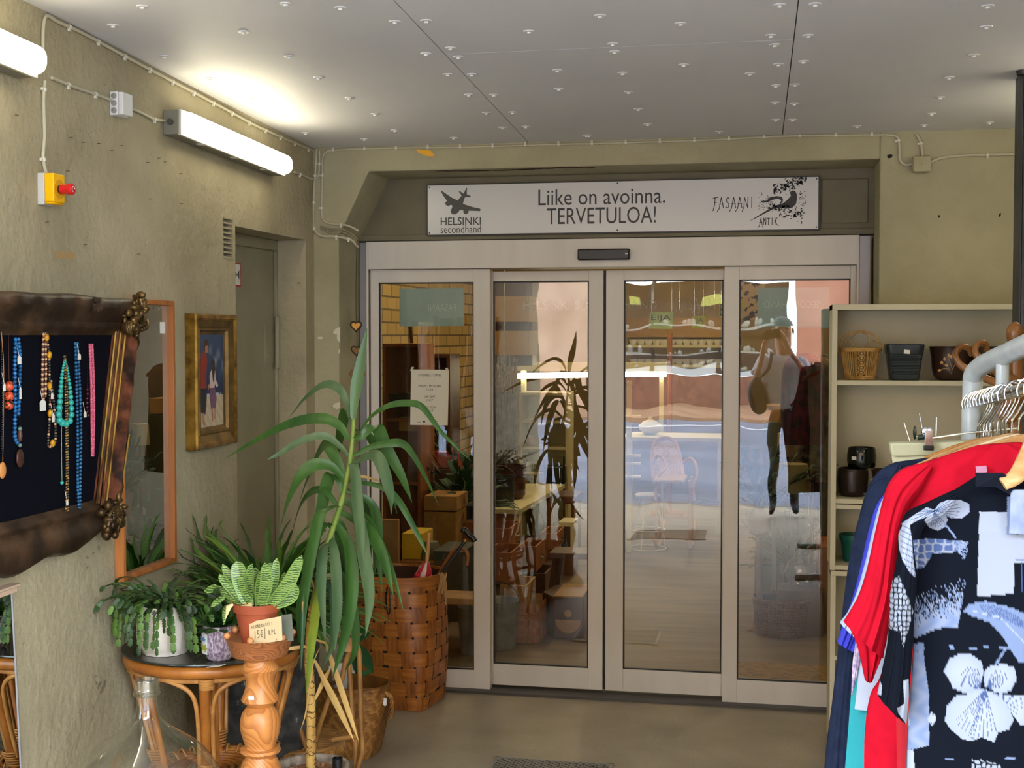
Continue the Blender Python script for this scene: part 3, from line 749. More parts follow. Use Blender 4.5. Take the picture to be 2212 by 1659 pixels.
q = MB(); q.tube([FP(.012, .15, .05), FP(.01, .42, .055)], .004, 6); q.build('gilt_edge', _M['bright_gilt'], jf)
rr = random.Random(11)
for (cu_, cv_) in ((.055, .93), (.055, .075), (UW - .055, .93), (UW - .055, .075)):
    q = MB()
    for k in range(60):
        a = rr.uniform(0, 2 * PI); r_ = rr.uniform(0, .068); s1 = rr.uniform(.008, .018)
        q.ball(FP(cu_ + r_ * math.cos(a), cv_ + r_ * math.sin(a) / HH, .052 + rr.uniform(-.012, .012)), s1, 7, 5, (rr.uniform(.7, 1.2), rr.uniform(.5, 1.3), rr.uniform(.5, 1.3)))
    for k in range(9):
        a0 = rr.uniform(0, 2 * PI); R0 = rr.uniform(.015, .03); cu2 = cu_ + rr.uniform(-.05, .05); cv2 = cv_ + rr.uniform(-.06, .06)
        q.tube([FP(cu2 + R0 * (1 - t_ / 12) * math.cos(a0 + t_ * .6), cv2 + R0 * (1 - t_ / 12) * math.sin(a0 + t_ * .6) / HH, .062 + .004 * math.sin(t_)) for t_ in range(11)], [.007 - .0004 * t_ for t_ in range(11)], 6)
    sgn = 1 if cv_ < .5 else -1
    cuu = .022 if cu_ < .5 else UW - .022
    q.tube([FP(cuu + .012 * math.sin(t_ * .9), cv_ + sgn * (.06 + t_ * .012), .055 - t_ * .001) for t_ in range(9)], [.011 - .0007 * t_ for t_ in range(9)], 7)
    q.build('corner_ornament', M_gild, jf, smooth=60)
q = MB()
for k in range(26):
    a = rr.uniform(0, 2 * PI); q.ball(FP(.31 + rr.uniform(-.02, .02), .97 + rr.uniform(-.02, .02), .055), rr.uniform(.005, .011), 6, 4)
q.build('centre_ornament', M_umber, jf)
q = MB(); a, b, c, d = FP(.10, .13, .012), FP(UW - .1, .13, .012), FP(UW - .1, .88, .012), FP(.10, .88, .012); n_ = Vector((-.004, 0, 0))
q.add([a, b, c, d, a + n_, b + n_, c + n_, d + n_], [(0, 1, 2, 3), (7, 6, 5, 4), (0, 4, 5, 1), (1, 5, 6, 2), (2, 6, 7, 3), (3, 7, 4, 0)]); q.build('cloth_panel', M_navy, jf, smooth=0)
# necklaces, placed on the cloth
def NP(px, py, o=.010):
    # point on the leaning cloth plane
    A0 = FP(0, 0, .012 + o); n = (FP(0, 1, .012 + o) - A0).cross(Vector((0, 1, 0))).normalized(); d = _ray(px, py)
    return _C + d * ((A0 - _C).dot(n) / d.dot(n))
_nb = {}
def necklace(label, strands, beadr, mats_, spacing=None, tagat=None, name='necklace', extra=None, cord=None):
    # strands: list of px polylines ; beads strung along them
    t = thing(name, label, 'necklace', NP(*strands[0][0]))
    for si, st in enumerate(strands):
        P = catmull([NP(a, b, .010) for a, b in st], 8)
        tot = [0]
        for i in range(1, len(P)): tot.append(tot[-1] + (P[i] - P[i - 1]).length)
        q = MB(); q.tube(P, .0008, 5); q.build('string', cord or M_dark, t)
        r_ = beadr[si % len(beadr)]
        fn = r_ if callable(r_) else (lambda f, r_=r_: r_)
        d = 0; k = 0; q = MB(); ms = mats_[si % len(mats_)]; ms = ms if isinstance(ms, list) else [ms]
        while d < tot[-1]:
            f = d / tot[-1]; r = fn(f)
            i = max(j for j in range(len(P) - 1) if tot[j] <= d + 1e-9); a = P[i].lerp(P[i + 1], (d - tot[i]) / max(1e-6, tot[i + 1] - tot[i]))
            q.ball(a, r, 8, 6, mi=k % len(ms)); k += 1; d += r * 2 * (spacing or .95)
        q.build('beads', ms, t, smooth=60)
    if tagat:
        for (a, b, w, h) in tagat:
            p = NP(a, b, .02); q = MB(); kk = p.y / FPX * 1.0
            q.prism([(0, 0), (w * kk, 0), (w * kk, h * kk * .8), (w * kk * .7, h * kk), (w * kk * .3, h * kk), (0, h * kk * .8)], p, (0, 1.7, 0), (0, 0, 1), (.0008, 0, 0)); q.build('price_tag', M_paper, t, smooth=0)
            q = MB(); p2 = p + Vector((0, w * kk * .8, h * kk * .95)); q.tube([p2, p2 + Vector((-.004, -.004, .03))], .0006, 4); q.build('tag_string', M_paper, t)
    if extra: extra(t)
    return t
def gm(n, c, r=.25, **k): return mat(n, c, r, **k)
B_blue = gm('bead_blue', '#1f6fae', .2, col2='#12406e', scale=60); B_blue2 = gm('bead_steel_blue', '#2d6f9c', .15, col2='#173f66', scale=50); B_teal = gm('bead_teal', '#2fa79b', .3)
B_pink = gm('bead_pink', '#e0708c', .35, col2='#b04460', scale=300); B_blk = gm('bead_black', '#0c0c0f', .15); B_brn = gm('bead_brown', '#5a3427', .4); B_crm = gm('bead_cream', '#c9a27e', .5)
B_yel = gm('bead_yellow', '#d9a11e', .35, col2='#a8700c', scale=80); B_or = gm('bead_orange', '#d0502c', .35, col2='#3a1c14', scale=90, lo=.4, hi=.5); B_grey = gm('bead_grey', '#3d3a38', .6); B_gold = gm('bead_amber', '#b98a35', .15, metal=.3); B_glass = gm('bead_smoky', '#6d6447', .1, col2='#26241c', scale=70)
B_wood = gm('pendant_wood', '#4b2a1f', .45, col2='#2c1711', scale=50); B_tan = gm('pendant_tan', '#c98a4c', .5); B_plum = gm('bead_plum', '#3b0f1e', .2)
def pend(px, py, ry, rz, m, tri=None):
    def f(t):
        p = NP(px, py, .016); q = MB(); q.ball(p, 1, 14, 10, (.007, ry, rz)); q.build('pendant', m, t, smooth=60)
    return f
necklace('black beaded necklace cut by the left edge of the photo', [[(2, 745), (5, 850), (4, 960), (5, 985)], [(-6, 745), (-8, 850), (-6, 960)]], [.0035], [B_blk])
necklace('cord necklace with a flat tan wooden pendant at the left photo edge', [[(3, 715), (8, 800), (7, 930), (6, 1000)]], [.0012], [B_tan], 3, extra=pend(5, 1016, .016, .023, B_tan), cord=B_tan)
necklace('short cord necklace with three round orange painted beads', [[(18, 720), (19, 800), (20, 825)]], [.001], [B_brn], 4, extra=lambda t: [(lambda q, p: (q.ball(p, .0135, 14, 10), q.build('round_bead', B_or, t, smooth=60)))(MB(), NP(20, y, .017)) for y in (834, 856, 875)], cord=B_brn, tagat=[(7, 845, 6, 18)])
necklace('bright blue bead necklace with white tag left of the orange beads necklace pendant', [[(34, 733), (32, 800), (33, 880), (32, 940), (38, 958)], [(40, 733), (44, 780), (42, 840), (40, 900)]], [.0062, .0058], [B_blue], tagat=[(38, 787, 9, 20), (42, 862, 5, 28)])
necklace('thin cord necklace with a large oval carved dark wooden pendant', [[(42, 770), (43, 850), (43, 920)]], [.001], [B_brn], 4, extra=lambda t: (pend(43, 990, .0175, .026, B_wood)(t), pend(43, 940, .006, .019, B_brn)(t), (lambda q: (q.ball(NP(43, 926, .016), .006, 10, 8), q.ball(NP(43, 962, .016), .006, 10, 8), q.build('green_bead', gm('bead_sage', '#5b7a72', .4), t)))(MB())))
necklace('striped cream and brown wooden bead necklace with a long white tag', [[(94, 722), (92, 790), (92, 850), (96, 870)], [(98, 722), (99, 800), (98, 860)]], [.0045, .0045], [[B_crm, B_brn]], .8, tagat=[(86, 888, 15, 26)])
necklace('mixed bead necklace with yellow oval beads and grey stones', [[(100, 720), (106, 770), (107, 830), (108, 890), (104, 955), (108, 965), (118, 960), (120, 930), (116, 870), (110, 820)]], [.004], [[B_grey, B_glass, B_grey, B_brn, B_crm]], 1.1,
         extra=lambda t: [(lambda q, p: (q.ball(p, 1, 12, 8, (.007, .0075, .011)), q.build('oval_bead', B_yel, t, smooth=60)))(MB(), NP(x, y, .017)) for x, y in ((101, 729), (107, 767), (107, 833), (108, 893), (114, 957))], tagat=[(112, 912, 7, 20), (110, 862, 6, 14)])
necklace('turquoise graduated bead necklace, the one with the biggest round beads', [[(140, 778), (134, 810), (129, 870), (127, 900), (132, 912), (146, 914), (154, 896), (152, 850), (146, 800), (141, 778)]], [lambda f: .0035 + .0075 * math.sin(PI * min(1, f * .95 + .05)) ** 1.5], [B_teal], tagat=None)
necklace('long smoky glass and amber bead necklace hanging below the frame edge', [[(139, 770), (141, 830), (143, 930), (144, 1030), (142, 1120), (143, 1180)], [(141, 770), (145, 840), (146, 940), (147, 1040), (146, 1120), (143, 1182)]], [.0036, .0036], [[B_glass, B_glass, B_gold], [B_glass, B_gold, B_glass, B_glass]], 1.15, tagat=[(143, 1092, 5, 12)])
necklace('thin green cord with small turquoise end beads', [[(137, 780), (134, 850), (133, 950), (134, 1042)]], [.001], [B_teal], 6, cord=gm('cord_green', '#9fb59c', .6), extra=lambda t: (lambda q: (q.ball(NP(134, 1043, .016), .0055, 10, 8), q.build('end_bead', B_teal, t)))(MB()))
necklace('long steel blue faceted bead necklace reaching the bottom moulding', [[(163, 742), (166, 850), (168, 950), (168, 1050), (172, 1112)], [(167, 742), (173, 850), (175, 950), (173, 1050), (173, 1108)]], [.0052, .0052], [B_blue2], 1.12, tagat=[(168, 777, 8, 14)])
necklace('dark red cord necklace with plum drops and a small white tag', [[(190, 742), (189, 830), (188, 880), (192, 900)]], [lambda f: .0012 if f < .6 else .005], [B_plum], 1.4, tagat=[(181, 902, 7, 14)], cord=B_plum)
necklace('thick pink twisted seed bead necklace beside the right moulding', [[(194, 745), (197, 820), (198, 900), (199, 984)], [(199, 745), (202, 820), (203, 900), (201, 986)]], [.0046, .0046], [B_pink], .6)

# ================================================================ narrow mirror in a pine frame
M_pine = mat('pine_frame', '#b5713a', .45, col2='#8f5426', scale=20, stretch=(1, 1, .12), detail=5)
def lathwood(name, c1, c2, sc=14): return mat(name, c1, .45, col2=c2, scale=sc, stretch=(1, 1, .15), detail=5)
M_mirror = mat('mirror_silver', '#d8dcda', 0.0, metal=1.0)
my0, my1, mz0, mz1 = 3.99, 4.385, .934, 1.868
t = thing('wall_mirror', 'tall narrow mirror in a light pine frame beside the jewellery frame', 'mirror', (XL, (my0 + my1) / 2, mz0))
x0, x1 = XL + .001, XL + .034
for nm, bx in (('frame_stile', (my0, my0 + .016, mz0, mz1)), ('frame_stile', (my1 - .016, my1, mz0, mz1)), ('frame_rail', (my0 + .016, my1 - .016, mz1 - .016, mz1)), ('frame_rail', (my0 + .016, my1 - .016, mz0, mz0 + .016))):
    q = MB(); q.box(x0, x1, *bx); q.build(nm, M_pine, t, bevel=.001)
q = MB(); q.box(x0, x0 + .012, my0 + .015, my1 - .015, mz0 + .015, mz1 - .015); q.build('mirror_glass', M_mirror, t, smooth=0)
q = MB(); q.box(x0 + .012, x0 + .0126, my1 - .075, my1 - .035, mz1 - .115, mz1 - .075); q.build('sticker', M_paper, t, smooth=0)
# frameless mirror at the lower left edge
t = thing('wall_mirror', 'mirror with a pale carved top moulding at the lower left photo edge', 'mirror', (XL, 3.1, .0))
q = MB(); q.add([(XL + .004, 2.75, .02), (XL + .016, 2.75, .02), (XL + .016, 3.425, .02), (XL + .004, 3.425, .02), (XL + .004, 2.75, 1.02), (XL + .016, 2.75, 1.02), (XL + .016, 3.36, 1.02), (XL + .004, 3.36, 1.02)],
      [(0, 3, 2, 1), (4, 5, 6, 7), (0, 1, 5, 4), (1, 2, 6, 5), (2, 3, 7, 6), (3, 0, 4, 7)]); q.build('mirror_glass', M_mirror, t, smooth=0)
q = MB(); q.tube([(XL + .014, 3.43, .02), (XL + .014, 3.365, 1.02)], .005, 6); q.build('edge_bead', M_alu2, t)
M_mould = mat('pale_moulding', '#c4a892', .6)
q = MB(); q.box(XL + .002, XL + .03, 2.74, 3.372, 1.02, 1.036); q.box(XL + .002, XL + .036, 2.74, 3.38, 1.036, 1.044); q.build('top_moulding', M_mould, t, bevel=.002)

# ================================================================ gilt framed painting
M_gold = mat('painting_gilt', '#b28b3e', .32, metal=.8, col2='#6b4c1c', scale=16, detail=5, bump=.3)
M_gold2 = mat('painting_bronze', '#7d6233', .5, metal=.5, col2='#4c3b20', scale=12, detail=5)
py0, py1, qz0, qz1 = 4.535, 4.915, 1.320, 1.826; XO = XL + .047
t = thing('framed_painting', 'small beach painting of two women in a deep gilt frame', 'painting', (XL, (py0 + py1) / 2, qz0))
prof2 = [(0, .001), (0, .040), (.006, .047), (.016, .047), (.024, .040), (.05, .030), (.054, .034), (.062, .034), (.066, .022), (.078, .018), (.078, .001)]
def pbar(name, m, a, b, c, d, rng):
    q = MB(); vs = []
    for f in (0, 1):
        for (i_, o_) in prof2[rng[0]:rng[1]]:
            y = (a[0] + a[2] * i_) * (1 - f) + (b[0] + b[2] * i_) * f; z = (a[1] + a[3] * i_) * (1 - f) + (b[1] + b[3] * i_) * f
            vs.append((XL + o_, y, z))
    k = rng[1] - rng[0]; q.add(vs, [(j, j + 1, k + j + 1, k + j) for j in range(k - 1)]); return q.build(name, m, t, smooth=30)
sides = [((py0, qz0, 1, 1), (py0, qz1, 1, -1)), ((py0, qz1, 1, -1), (py1, qz1, -1, -1)), ((py1, qz1, -1, -1), (py1, qz0, -1, 1)), ((py1, qz0, -1, 1), (py0, qz0, 1, 1))]
for a, b in sides:
    pbar('outer_moulding', M_gold, a, b, 0, 0, (0, 5)); pbar('inner_moulding', M_gold2, a, b, 0, 0, (4, 11))
q = MB()
for i in range(64):
    z = qz0 + .01 + i * (qz1 - qz0 - .02) / 63
    q.ball((XL + .041, py1 - .012, z), .0052, 6, 4, (1.2, 1.5, .62)); q.ball((XL + .041, py0 + .012, z), .0052, 6, 4, (1.2, 1.5, .62))
for i in range(50):
    y = py0 + .01 + i * (py1 - py0 - .02) / 49
    q.ball((XL + .041, y, qz1 - .012), .0052, 6, 4, (1.2, .62, 1.5)); q.ball((XL + .041, y, qz0 + .012), .0052, 6, 4, (1.2, .62, 1.5))
q.build('beading', M_gold, t)
ca = (py0 + .076, py1 - .076, qz0 + .076, qz1 - .076)
q = MB(); nx, nz = 110, 170
vs = [(XL + .018, ca[0] + (ca[1] - ca[0]) * i / nx, ca[2] + (ca[3] - ca[2]) * j / nz) for j in range(nz + 1) for i in range(nx + 1)]
q.add(vs, [(j * (nx + 1) + i, j * (nx + 1) + i + 1, (j + 1) * (nx + 1) + i + 1, (j + 1) * (nx + 1) + i) for j in range(nz) for i in range(nx)])
cv = q.build('canvas', mat('canvas_paint', '#808080', .45, attr='Col'), t, smooth=0)
def paint_canvas(co):
    U = (co[:, 1] - ca[0]) / (ca[1] - ca[0]); V = (co[:, 2] - ca[2]) / (ca[3] - ca[2])
    rg = np.random.RandomState(2); n = len(U)
    def nz_(f, s): return (np.sin(U * f * 7.1 + s) * np.cos(V * f * 9.3 + s * 2) + np.sin((U * 3 + V * 5) * f + s)) * .5
    c = np.zeros((n, 3)); sky = np.array(lin('#3a5272')); dk = np.array(lin('#22344f')); cl = np.array(lin('#8b9aa8'))
    k = np.clip((V - .45) / .5, 0, 1)[:, None]; c[:] = dk * (1 - k * .4) + sky * k * .5
    w_ = np.clip(nz_(2.2, 1) * 1.6 - .3, 0, 1) * np.clip(1 - abs(V - .72) / .2, 0, 1); c = c * (1 - w_[:, None]) + cl * w_[:, None]
    w_ = (V < .42) & (V > .33); c[w_] = np.array(lin('#1c2f4c'))
    sand = np.array(lin('#b9a88a')) * (1 + .18 * nz_(9, 3))[:, None]; w_ = V <= .34; c[w_] = sand[w_]
    w_ = (V < .36) & (V > .33) & (nz_(5, 7) > -.2); c[w_] = np.array(lin('#a9b3b8'))
    def P(poly, col, j=.12):
        m = inpoly(U, V, poly); c[m] = np.array(lin(col)) * (1 + j * nz_(14, len(poly)))[m][:, None]
    P([(.05, .52), (.12, .80), (.28, .83), (.36, .72), (.30, .55), (.32, .40), (.10, .40)], '#8c2f28')
    P([(.06, .42), (.34, .42), (.30, .22), (.26, .14), (.10, .16), (.05, .26)], '#1d2230')
    P([(.24, .80), (.22, .88), (.28, .95), (.40, .94), (.42, .86), (.36, .80)], '#4a2f25'); P([(.27, .80), (.28, .87), (.38, .88), (.38, .80)], '#a9745a')
    P([(.14, .16), (.2, .16), (.24, .06), (.3, .03), (.2, .02), (.15, .06)], '#a8705a')
    P([(.46, .42), (.44, .56), (.52, .62), (.66, .61), (.70, .50), (.80, .44), (.72, .42), (.66, .46), (.62, .40)], '#c5b3aa')
    P([(.45, .42), (.66, .42), (.72, .30), (.68, .20), (.48, .20), (.44, .30)], '#6e4a63'); P([(.52, .62), (.50, .70), (.58, .74), (.66, .70), (.66, .62), (.62, .5), (.58, .48)], '#3a2720')
    P([(.50, .20), (.56, .20), (.57, .06), (.52, .05)], '#9a6450'); P([(.62, .20), (.66, .20), (.66, .08), (.62, .08)], '#9a6450'); P([(.36, .44), (.46, .48), (.46, .44), (.38, .40)], '#a9745a')
    return c
paint(cv, paint_canvas)

# ================================================================ hearts hanging on a chain by the door frame
M_hw = mat('heart_wood', '#3f2c1d', .6); M_hg = mat('heart_gold', '#e0a44e', .45); M_hd = mat('heart_dark_gold', '#7d5c26', .5)
hp = PY(769, 690, 5.90)
t = thing('heart_garland', 'chain of three metal hearts hanging by the door frame', 'garland', (hp.x, hp.y, hp.z - .35))
def heart(s, n=22): return [(s * .0625 * 16 * math.sin(a) ** 3 / 1.0, s * .0625 * (13 * math.cos(a) - 5 * math.cos(2 * a) - 2 * math.cos(3 * a) - math.cos(4 * a))) for a in [2 * PI * i / n for i in range(n)]]
for (px, py, s1, full, m) in ((769, 704, .027, 1, M_hg), (770, 757, .025, 1, M_hd), (772, 812, .036, 0, None)):
    p = PY(px, py, 5.90)
    q = MB(); P = [p + Vector((a, 0, b)) for a, b in heart(s1)]; q.tube(P, .0035, 6, closed=True); fo = q.build('heart_outline', M_hw if full else M_hd, t, smooth=60)
    if full:
        q = MB(); q.prism(heart(s1 * .72), p + Vector((0, .003, 0)), (1, 0, 0), (0, 0, 1), (0, -.006, 0)); q.build('heart_plate', m, fo, bevel=.001)
q = MB(); q.tube([PY(771, 515, 5.925), PY(769, 600, 5.91), PY(769, 680, 5.9), PY(771, 730, 5.9), PY(771, 850, 5.9)], .0014, 5); q.build('cord', M_hw, t)
# ================================================================ rattan table with glass top
M_rat = mat('rattan', '#b5722c', .38, col2='#8a4f1b', scale=9, detail=5, bump=.15)
M_rat2 = mat('rattan_pale', '#c08a4c', .45, col2='#9a6630', scale=14, detail=5)
M_bind = mat('rattan_binding', '#c78a3a', .4, col2='#8f5a1e', scale=120, kind='wave', detail=1, dist=0, bump=.4)
TC = Vector((-1.822, 4.085, 0)); TZ = .722
def ring(c, r, z, rt, q, n=40, th=8, a0=0, a1=2 * PI):
    cl = a1 - a0 > 6.28; P = [(c[0] + r * math.cos(a0 + (a1 - a0) * i / n), c[1] + r * math.sin(a0 + (a1 - a0) * i / n), z) for i in range(n if cl else n + 1)]
    q.tube(P, rt, th, closed=cl)
t = thing('rattan_table', 'round honey-coloured rattan table with a glass top holding the potted plants', 'table', (TC.x, TC.y, 0))
q = MB(); q.lathe([(0, -.003), (.288, -.003), (.29, -.001), (.29, .001), (.288, .003), (0, .003)], (TC.x, TC.y, TZ - .003), 64)
M_ttop = mat('smoked_glass_top', '#4b4c46', .06, trans=.35, ior=1.5); q.build('glass_top', M_ttop, t)
q = MB(); ring(TC, .2905, TZ - .0035, .0035, q, 64, 6); q.build('glass_edge', mat('glass_edge_dark', '#1d2a26', .2), t)
q = MB(); ring(TC, .268, TZ - .032, .021, q, 48, 12); q.build('rim', M_rat, t)
q = MB(); ring(TC, .262, TZ - .060, .008, q, 48, 8); q.build('lower_rim', M_rat2, t)
LA = [math.radians(a) for a in (-72, -162, 18, 108)]
def tp(a, r, z, da=0): return Vector((TC.x + r * math.cos(a + da), TC.y + r * math.sin(a + da), z))
for a in LA:
    q = MB()
    q.tube(catmull([tp(a, .262, TZ - .05), tp(a, .225, .52), tp(a, .185, .36), tp(a, .17, .27), tp(a, .19, .15), tp(a, .235, 0)], 5), .0165, 10)
    q.tube(catmull([tp(a, .225, TZ - .06, .10), tp(a, .195, .52, .14), tp(a, .165, .36, .16), tp(a, .15, .27, .16)], 5), .012, 8)
    q.build('leg', M_rat, t, smooth=60)
    for (r_, z0, z1, R) in ((.258, TZ - .085, TZ - .055, .023), (.178, .33, .375, .030)):
        q = MB(); nn = 6
        for k in range(nn):
            z = z0 + (z1 - z0) * k / (nn - 1); c = tp(a, r_ - .008 + (z - z0) * .4, z, .03); q.tube([(c.x + R * math.cos(b), c.y + R * math.sin(b), z) for b in [2 * PI * i / 16 for i in range(16)]], .0032, 6, closed=True)
        q.build('binding', M_rat2, t)
    for sgn in (-1, 1):
        q = MB(); q.tube(catmull([tp(a, .19, .36, sgn * .12), tp(a, .235, .54, sgn * .1), tp(a, .255, .62, sgn * .16), tp(a, .262, .655, sgn * .38), tp(a, .262, TZ - .058, sgn * .72)], 6), .0075, 8); q.build('arch', M_rat2, t, smooth=60)
q = MB()
for k in range(7): ring(TC, .04 + k * .024, .30 + .0005 * k, .0075, q, 32, 6)
ring(TC, .205, .30, .014, q, 40, 8); ring(TC, .205, .272, .010, q, 40, 8)
q.build('lower_shelf', M_rat, t, smooth=60)
q = MB()
for k in range(26):
    a = 2 * PI * k / 26; c = tp(a, .165, .315); q.tube(catmull([c + Vector((math.cos(a), math.sin(a), 0)) * x + Vector((0, 0, z)) for x, z in ((-.02, -.006), (0, .014), (.018, .010), (.024, -.008))], 4), .0035, 5)
q.build('scroll_rim', M_rat2, t, smooth=60)

# ---------------------------------------------------------------- potted plants on the table
M_pw = mat('pot_white', '#d9d0c2', .35, col2='#cfc4b2', scale=6); M_soil = mat('soil', '#2c2118', .95, bump=.6, bscale=80)
M_cac = mat('cactus_green', '#335020', .5, col2='#1e3314', scale=9, detail=3); M_cac2 = mat('cactus_light', '#5d7d33', .5, col2='#365a24', scale=12)
cp = PZ(334, 1421, TZ); cp.y += .075
t = thing('potted_cactus', 'trailing leaf cactus in a faceted white plastic pot on the rattan table', 'plant', (cp.x, cp.y, TZ))
q = MB(); q.lathe([(0, .001), (.070, .001), (.073, .012), (.076, .016), (.084, .028), (.0905, .06), (.0905, .10), (.084, .14), (.079, .158), (.075, .158), (.078, .13), (0, .13)], (cp.x, cp.y, TZ), 12); q.build('pot', M_pw, t, smooth=25)
q = MB(); q.lathe([(0, .134), (.074, .134), (0, .140)], (cp.x, cp.y, TZ), 14); q.build('soil', M_soil, t)
q = MB(); q.box(cp.x + .004, cp.x + .010, cp.y + .073, cp.y + .076, TZ + .13, TZ + .16); q.box(cp.x + .052, cp.x + .066, cp.y + .05, cp.y + .06, TZ + .148, TZ + .16); q.build('handle_clip', M_black, t, smooth=0)
rr = random.Random(21); q = MB()
def cseg(q, a, b, w, nrm, mi):
    a, b = Vector(a), Vector(b); d = b - a; L_ = d.length; d.normalize(); s = nrm.cross(d)
    s = s.normalized() if s.length > 1e-5 else d.orthogonal().normalized(); n2 = d.cross(s)
    out = [(0, .25), (.12, .7), (.3, 1.0), (.36, .68), (.55, 1.1), (.62, .74), (.82, 1.0), (.87, .45), (1, .3)]
    top = [a + d * (L_ * x) + s * (w * y) for x, y in out]; bot = [a + d * (L_ * x) - s * (w * y) for x, y in out]
    mid = [a + d * (L_ * x) + n2 * .0022 for x, y in out]; mid2 = [a + d * (L_ * x) - n2 * .0022 for x, y in out]
    n = len(out); vs = top + mid + bot + mid2; fs = []
    for i in range(n - 1):
        for k in range(4):
            k2 = (k + 1) % 4; fs.append((k * n + i, k * n + i + 1, k2 * n + i + 1, k2 * n + i))
    q.add(vs, fs, mi)
def chain(q, start, az, up, n, sl, w, light, droop=.34, wall=True):
    p = Vector(start); el = up
    for i in range(n):
        d = Vector((math.cos(az) * math.cos(el), math.sin(az) * math.cos(el), math.sin(el)))
        nx_ = p + d * sl
        if wall and nx_.x < XL + .006: nx_.x = XL + .006; az += .5
        if nx_.z < TZ + .004 and (nx_ - TC).xy.length < .31: break
        nr = Vector((rr.uniform(-.5, .5), -1, rr.uniform(-.2, .6))).normalized() if abs(d.z) > .5 else Vector((0, 0, 1))
        cseg(q, p, nx_, w * rr.uniform(.8, 1.15), nr, 1 if (light and i > n * .45) or rr.random() < .12 else 0)
        p = nx_; el = max(-1.5, el - droop * rr.uniform(.6, 1.5)); az += rr.uniform(-.16, .16)
for k in range(105):
    az = rr.uniform(0, 2 * PI) if k % 3 else rr.uniform(PI * .8, PI * 1.9); r_ = rr.uniform(.0, .055)
    chain(q, (cp.x + r_ * math.cos(az), cp.y + r_ * math.sin(az), TZ + .145), az, rr.uniform(.5, 1.25), rr.randint(4, 9), rr.uniform(.024, .034), rr.uniform(.0075, .0108), rr.random() < .22, rr.uniform(.2, .5))
q.build('foliage', [M_cac, M_cac2], t, smooth=40)
q = MB()
for (a, b) in ((372, 1270), (382, 1266), (368, 1275)): q.ball(PY(a, b, cp.y - .02), .006, 7, 5, (1, 1, 1.4))
# purple mottled pot with a small leafy plant
pp = PZ(461, 1432, TZ); pp.y += .05
t = thing('potted_plant', 'small leafy plant in a purple and white mottled pot with a painted flower panel', 'plant', (pp.x, pp.y, TZ))
M_purp = mat('mottled_purple', '#c9bccb', .25, col2='#7d6a84', scale=150, stretch=(1, 1, .4), detail=4, lo=.42, hi=.6)
q = MB(); q.lathe([(0, .001), (.034, .001), (.042, .008), (.052, .04), (.055, .07), (.054, .095), (.051, .106), (.053, .112), (.049, .112), (.048, .1), (0, .098)], (pp.x, pp.y, TZ), 32); q.build('pot', M_purp, t)
q = MB(); a0 = -PI / 2 - .75
cols = 6; vs = []
for j in range(2):
    for i in range(cols + 1):
        a = a0 - .42 + .84 * i / cols; vs.append((pp.x + .0562 * math.cos(a), pp.y + .0562 * math.sin(a), TZ + .025 + .065 * j))
q.add(vs, [(i, i + 1, cols + 2 + i, cols + 1 + i) for i in range(cols)]); q.build('panel', mat('panel_cream', '#dfe3e6', .3), t, smooth=0)
for (dx, dz, m, s_) in ((-.1, .07, mat('panel_blue', '#5f8fb8', .4), .011), (.06, .072, _M['panel_blue'], .009), (.1, .045, mat('panel_green', '#9aa23e', .4), .012), (-.05, .05, _M['panel_green'], .01)):
    a = a0 + dx * 2; q = MB(); n_ = Vector((math.cos(a), math.sin(a), 0)); u_ = Vector((-math.sin(a), math.cos(a), 0))
    q.prism([(s_ * math.cos(b) * (1 + .3 * math.cos(5 * b)), s_ * .8 * math.sin(b) * (1 + .3 * math.cos(5 * b))) for b in [2 * PI * i / 24 for i in range(24)]], Vector((pp.x, pp.y, TZ + dz)) + n_ * .0568, u_, (0, 0, 1), n_ * .0006); q.build('flower_print', m, t, smooth=0)
M_lf = mat('leaf_dark', '#2f5a2a', .4, col2='#1c3d1c', scale=10); M_lf2 = mat('leaf_mid', '#4f7a34', .4, col2='#2d5524', scale=10)
q = MB()
for k in range(70):
    az = rr.uniform(0, 2 * PI); r_ = rr.uniform(0, .04); el = rr.uniform(.2, 1.3); L_ = rr.uniform(.05, .10)
    b = Vector((pp.x + r_ * math.cos(az), pp.y + r_ * math.sin(az), TZ + .1)); d = Vector((math.cos(az) * math.cos(el), math.sin(az) * math.cos(el), math.sin(el)))
    if (b + d * L_).x < XL + .01: continue
    w_ = rr.uniform(.008, .017); q.leaf([b, b + d * L_ * .4, b + d * L_ * .7 - Vector((0, 0, .004)), b + d * L_ - Vector((0, 0, .015))], [.001, w_ * .8, w_, .001], fold=.2, mi=rr.randint(0, 1))
q.build('foliage', [M_lf, M_lf2], t, smooth=60)
# white label and the ridged squash on the table
q = MB(); a = PZ(452, 1440, TZ + .001); b = PZ(482, 1437, TZ + .001); q.obox(((a + b) / 2), (b - a) / 2, Vector((.004, .012, 0)), (0, 0, .0006)); tag(q.build('price_label', M_paper, smooth=0), 'blank white price label lying flat on the glass table top', 'label')
sp = PZ(520, 1424, TZ); sp.y += .05
q = MB(); vs = []
prof3 = [(0, .002), (.03, .0), (.046, .010), (.050, .022), (.044, .034), (.025, .042), (.006, .038), (0, .037)]
for (r_, z_) in prof3:
    for j in range(48): a = 2 * PI * j / 48; k_ = 1 + .07 * abs(math.sin(a * 5)) - .05; vs.append((sp.x + r_ * k_ * math.cos(a), sp.y + r_ * k_ * math.sin(a), TZ + .0005 + z_))
q.add(vs, [(i * 48 + j, i * 48 + (j + 1) % 48, (i + 1) * 48 + (j + 1) % 48, (i + 1) * 48 + j) for i in range(7) for j in range(48)])
t = thing('squash', 'small ribbed cream squash on the glass table behind the wooden pedestal', 'squash', (sp.x, sp.y, TZ)); q.build('flesh', mat('squash_cream', '#c9a878', .5), t, smooth=60)
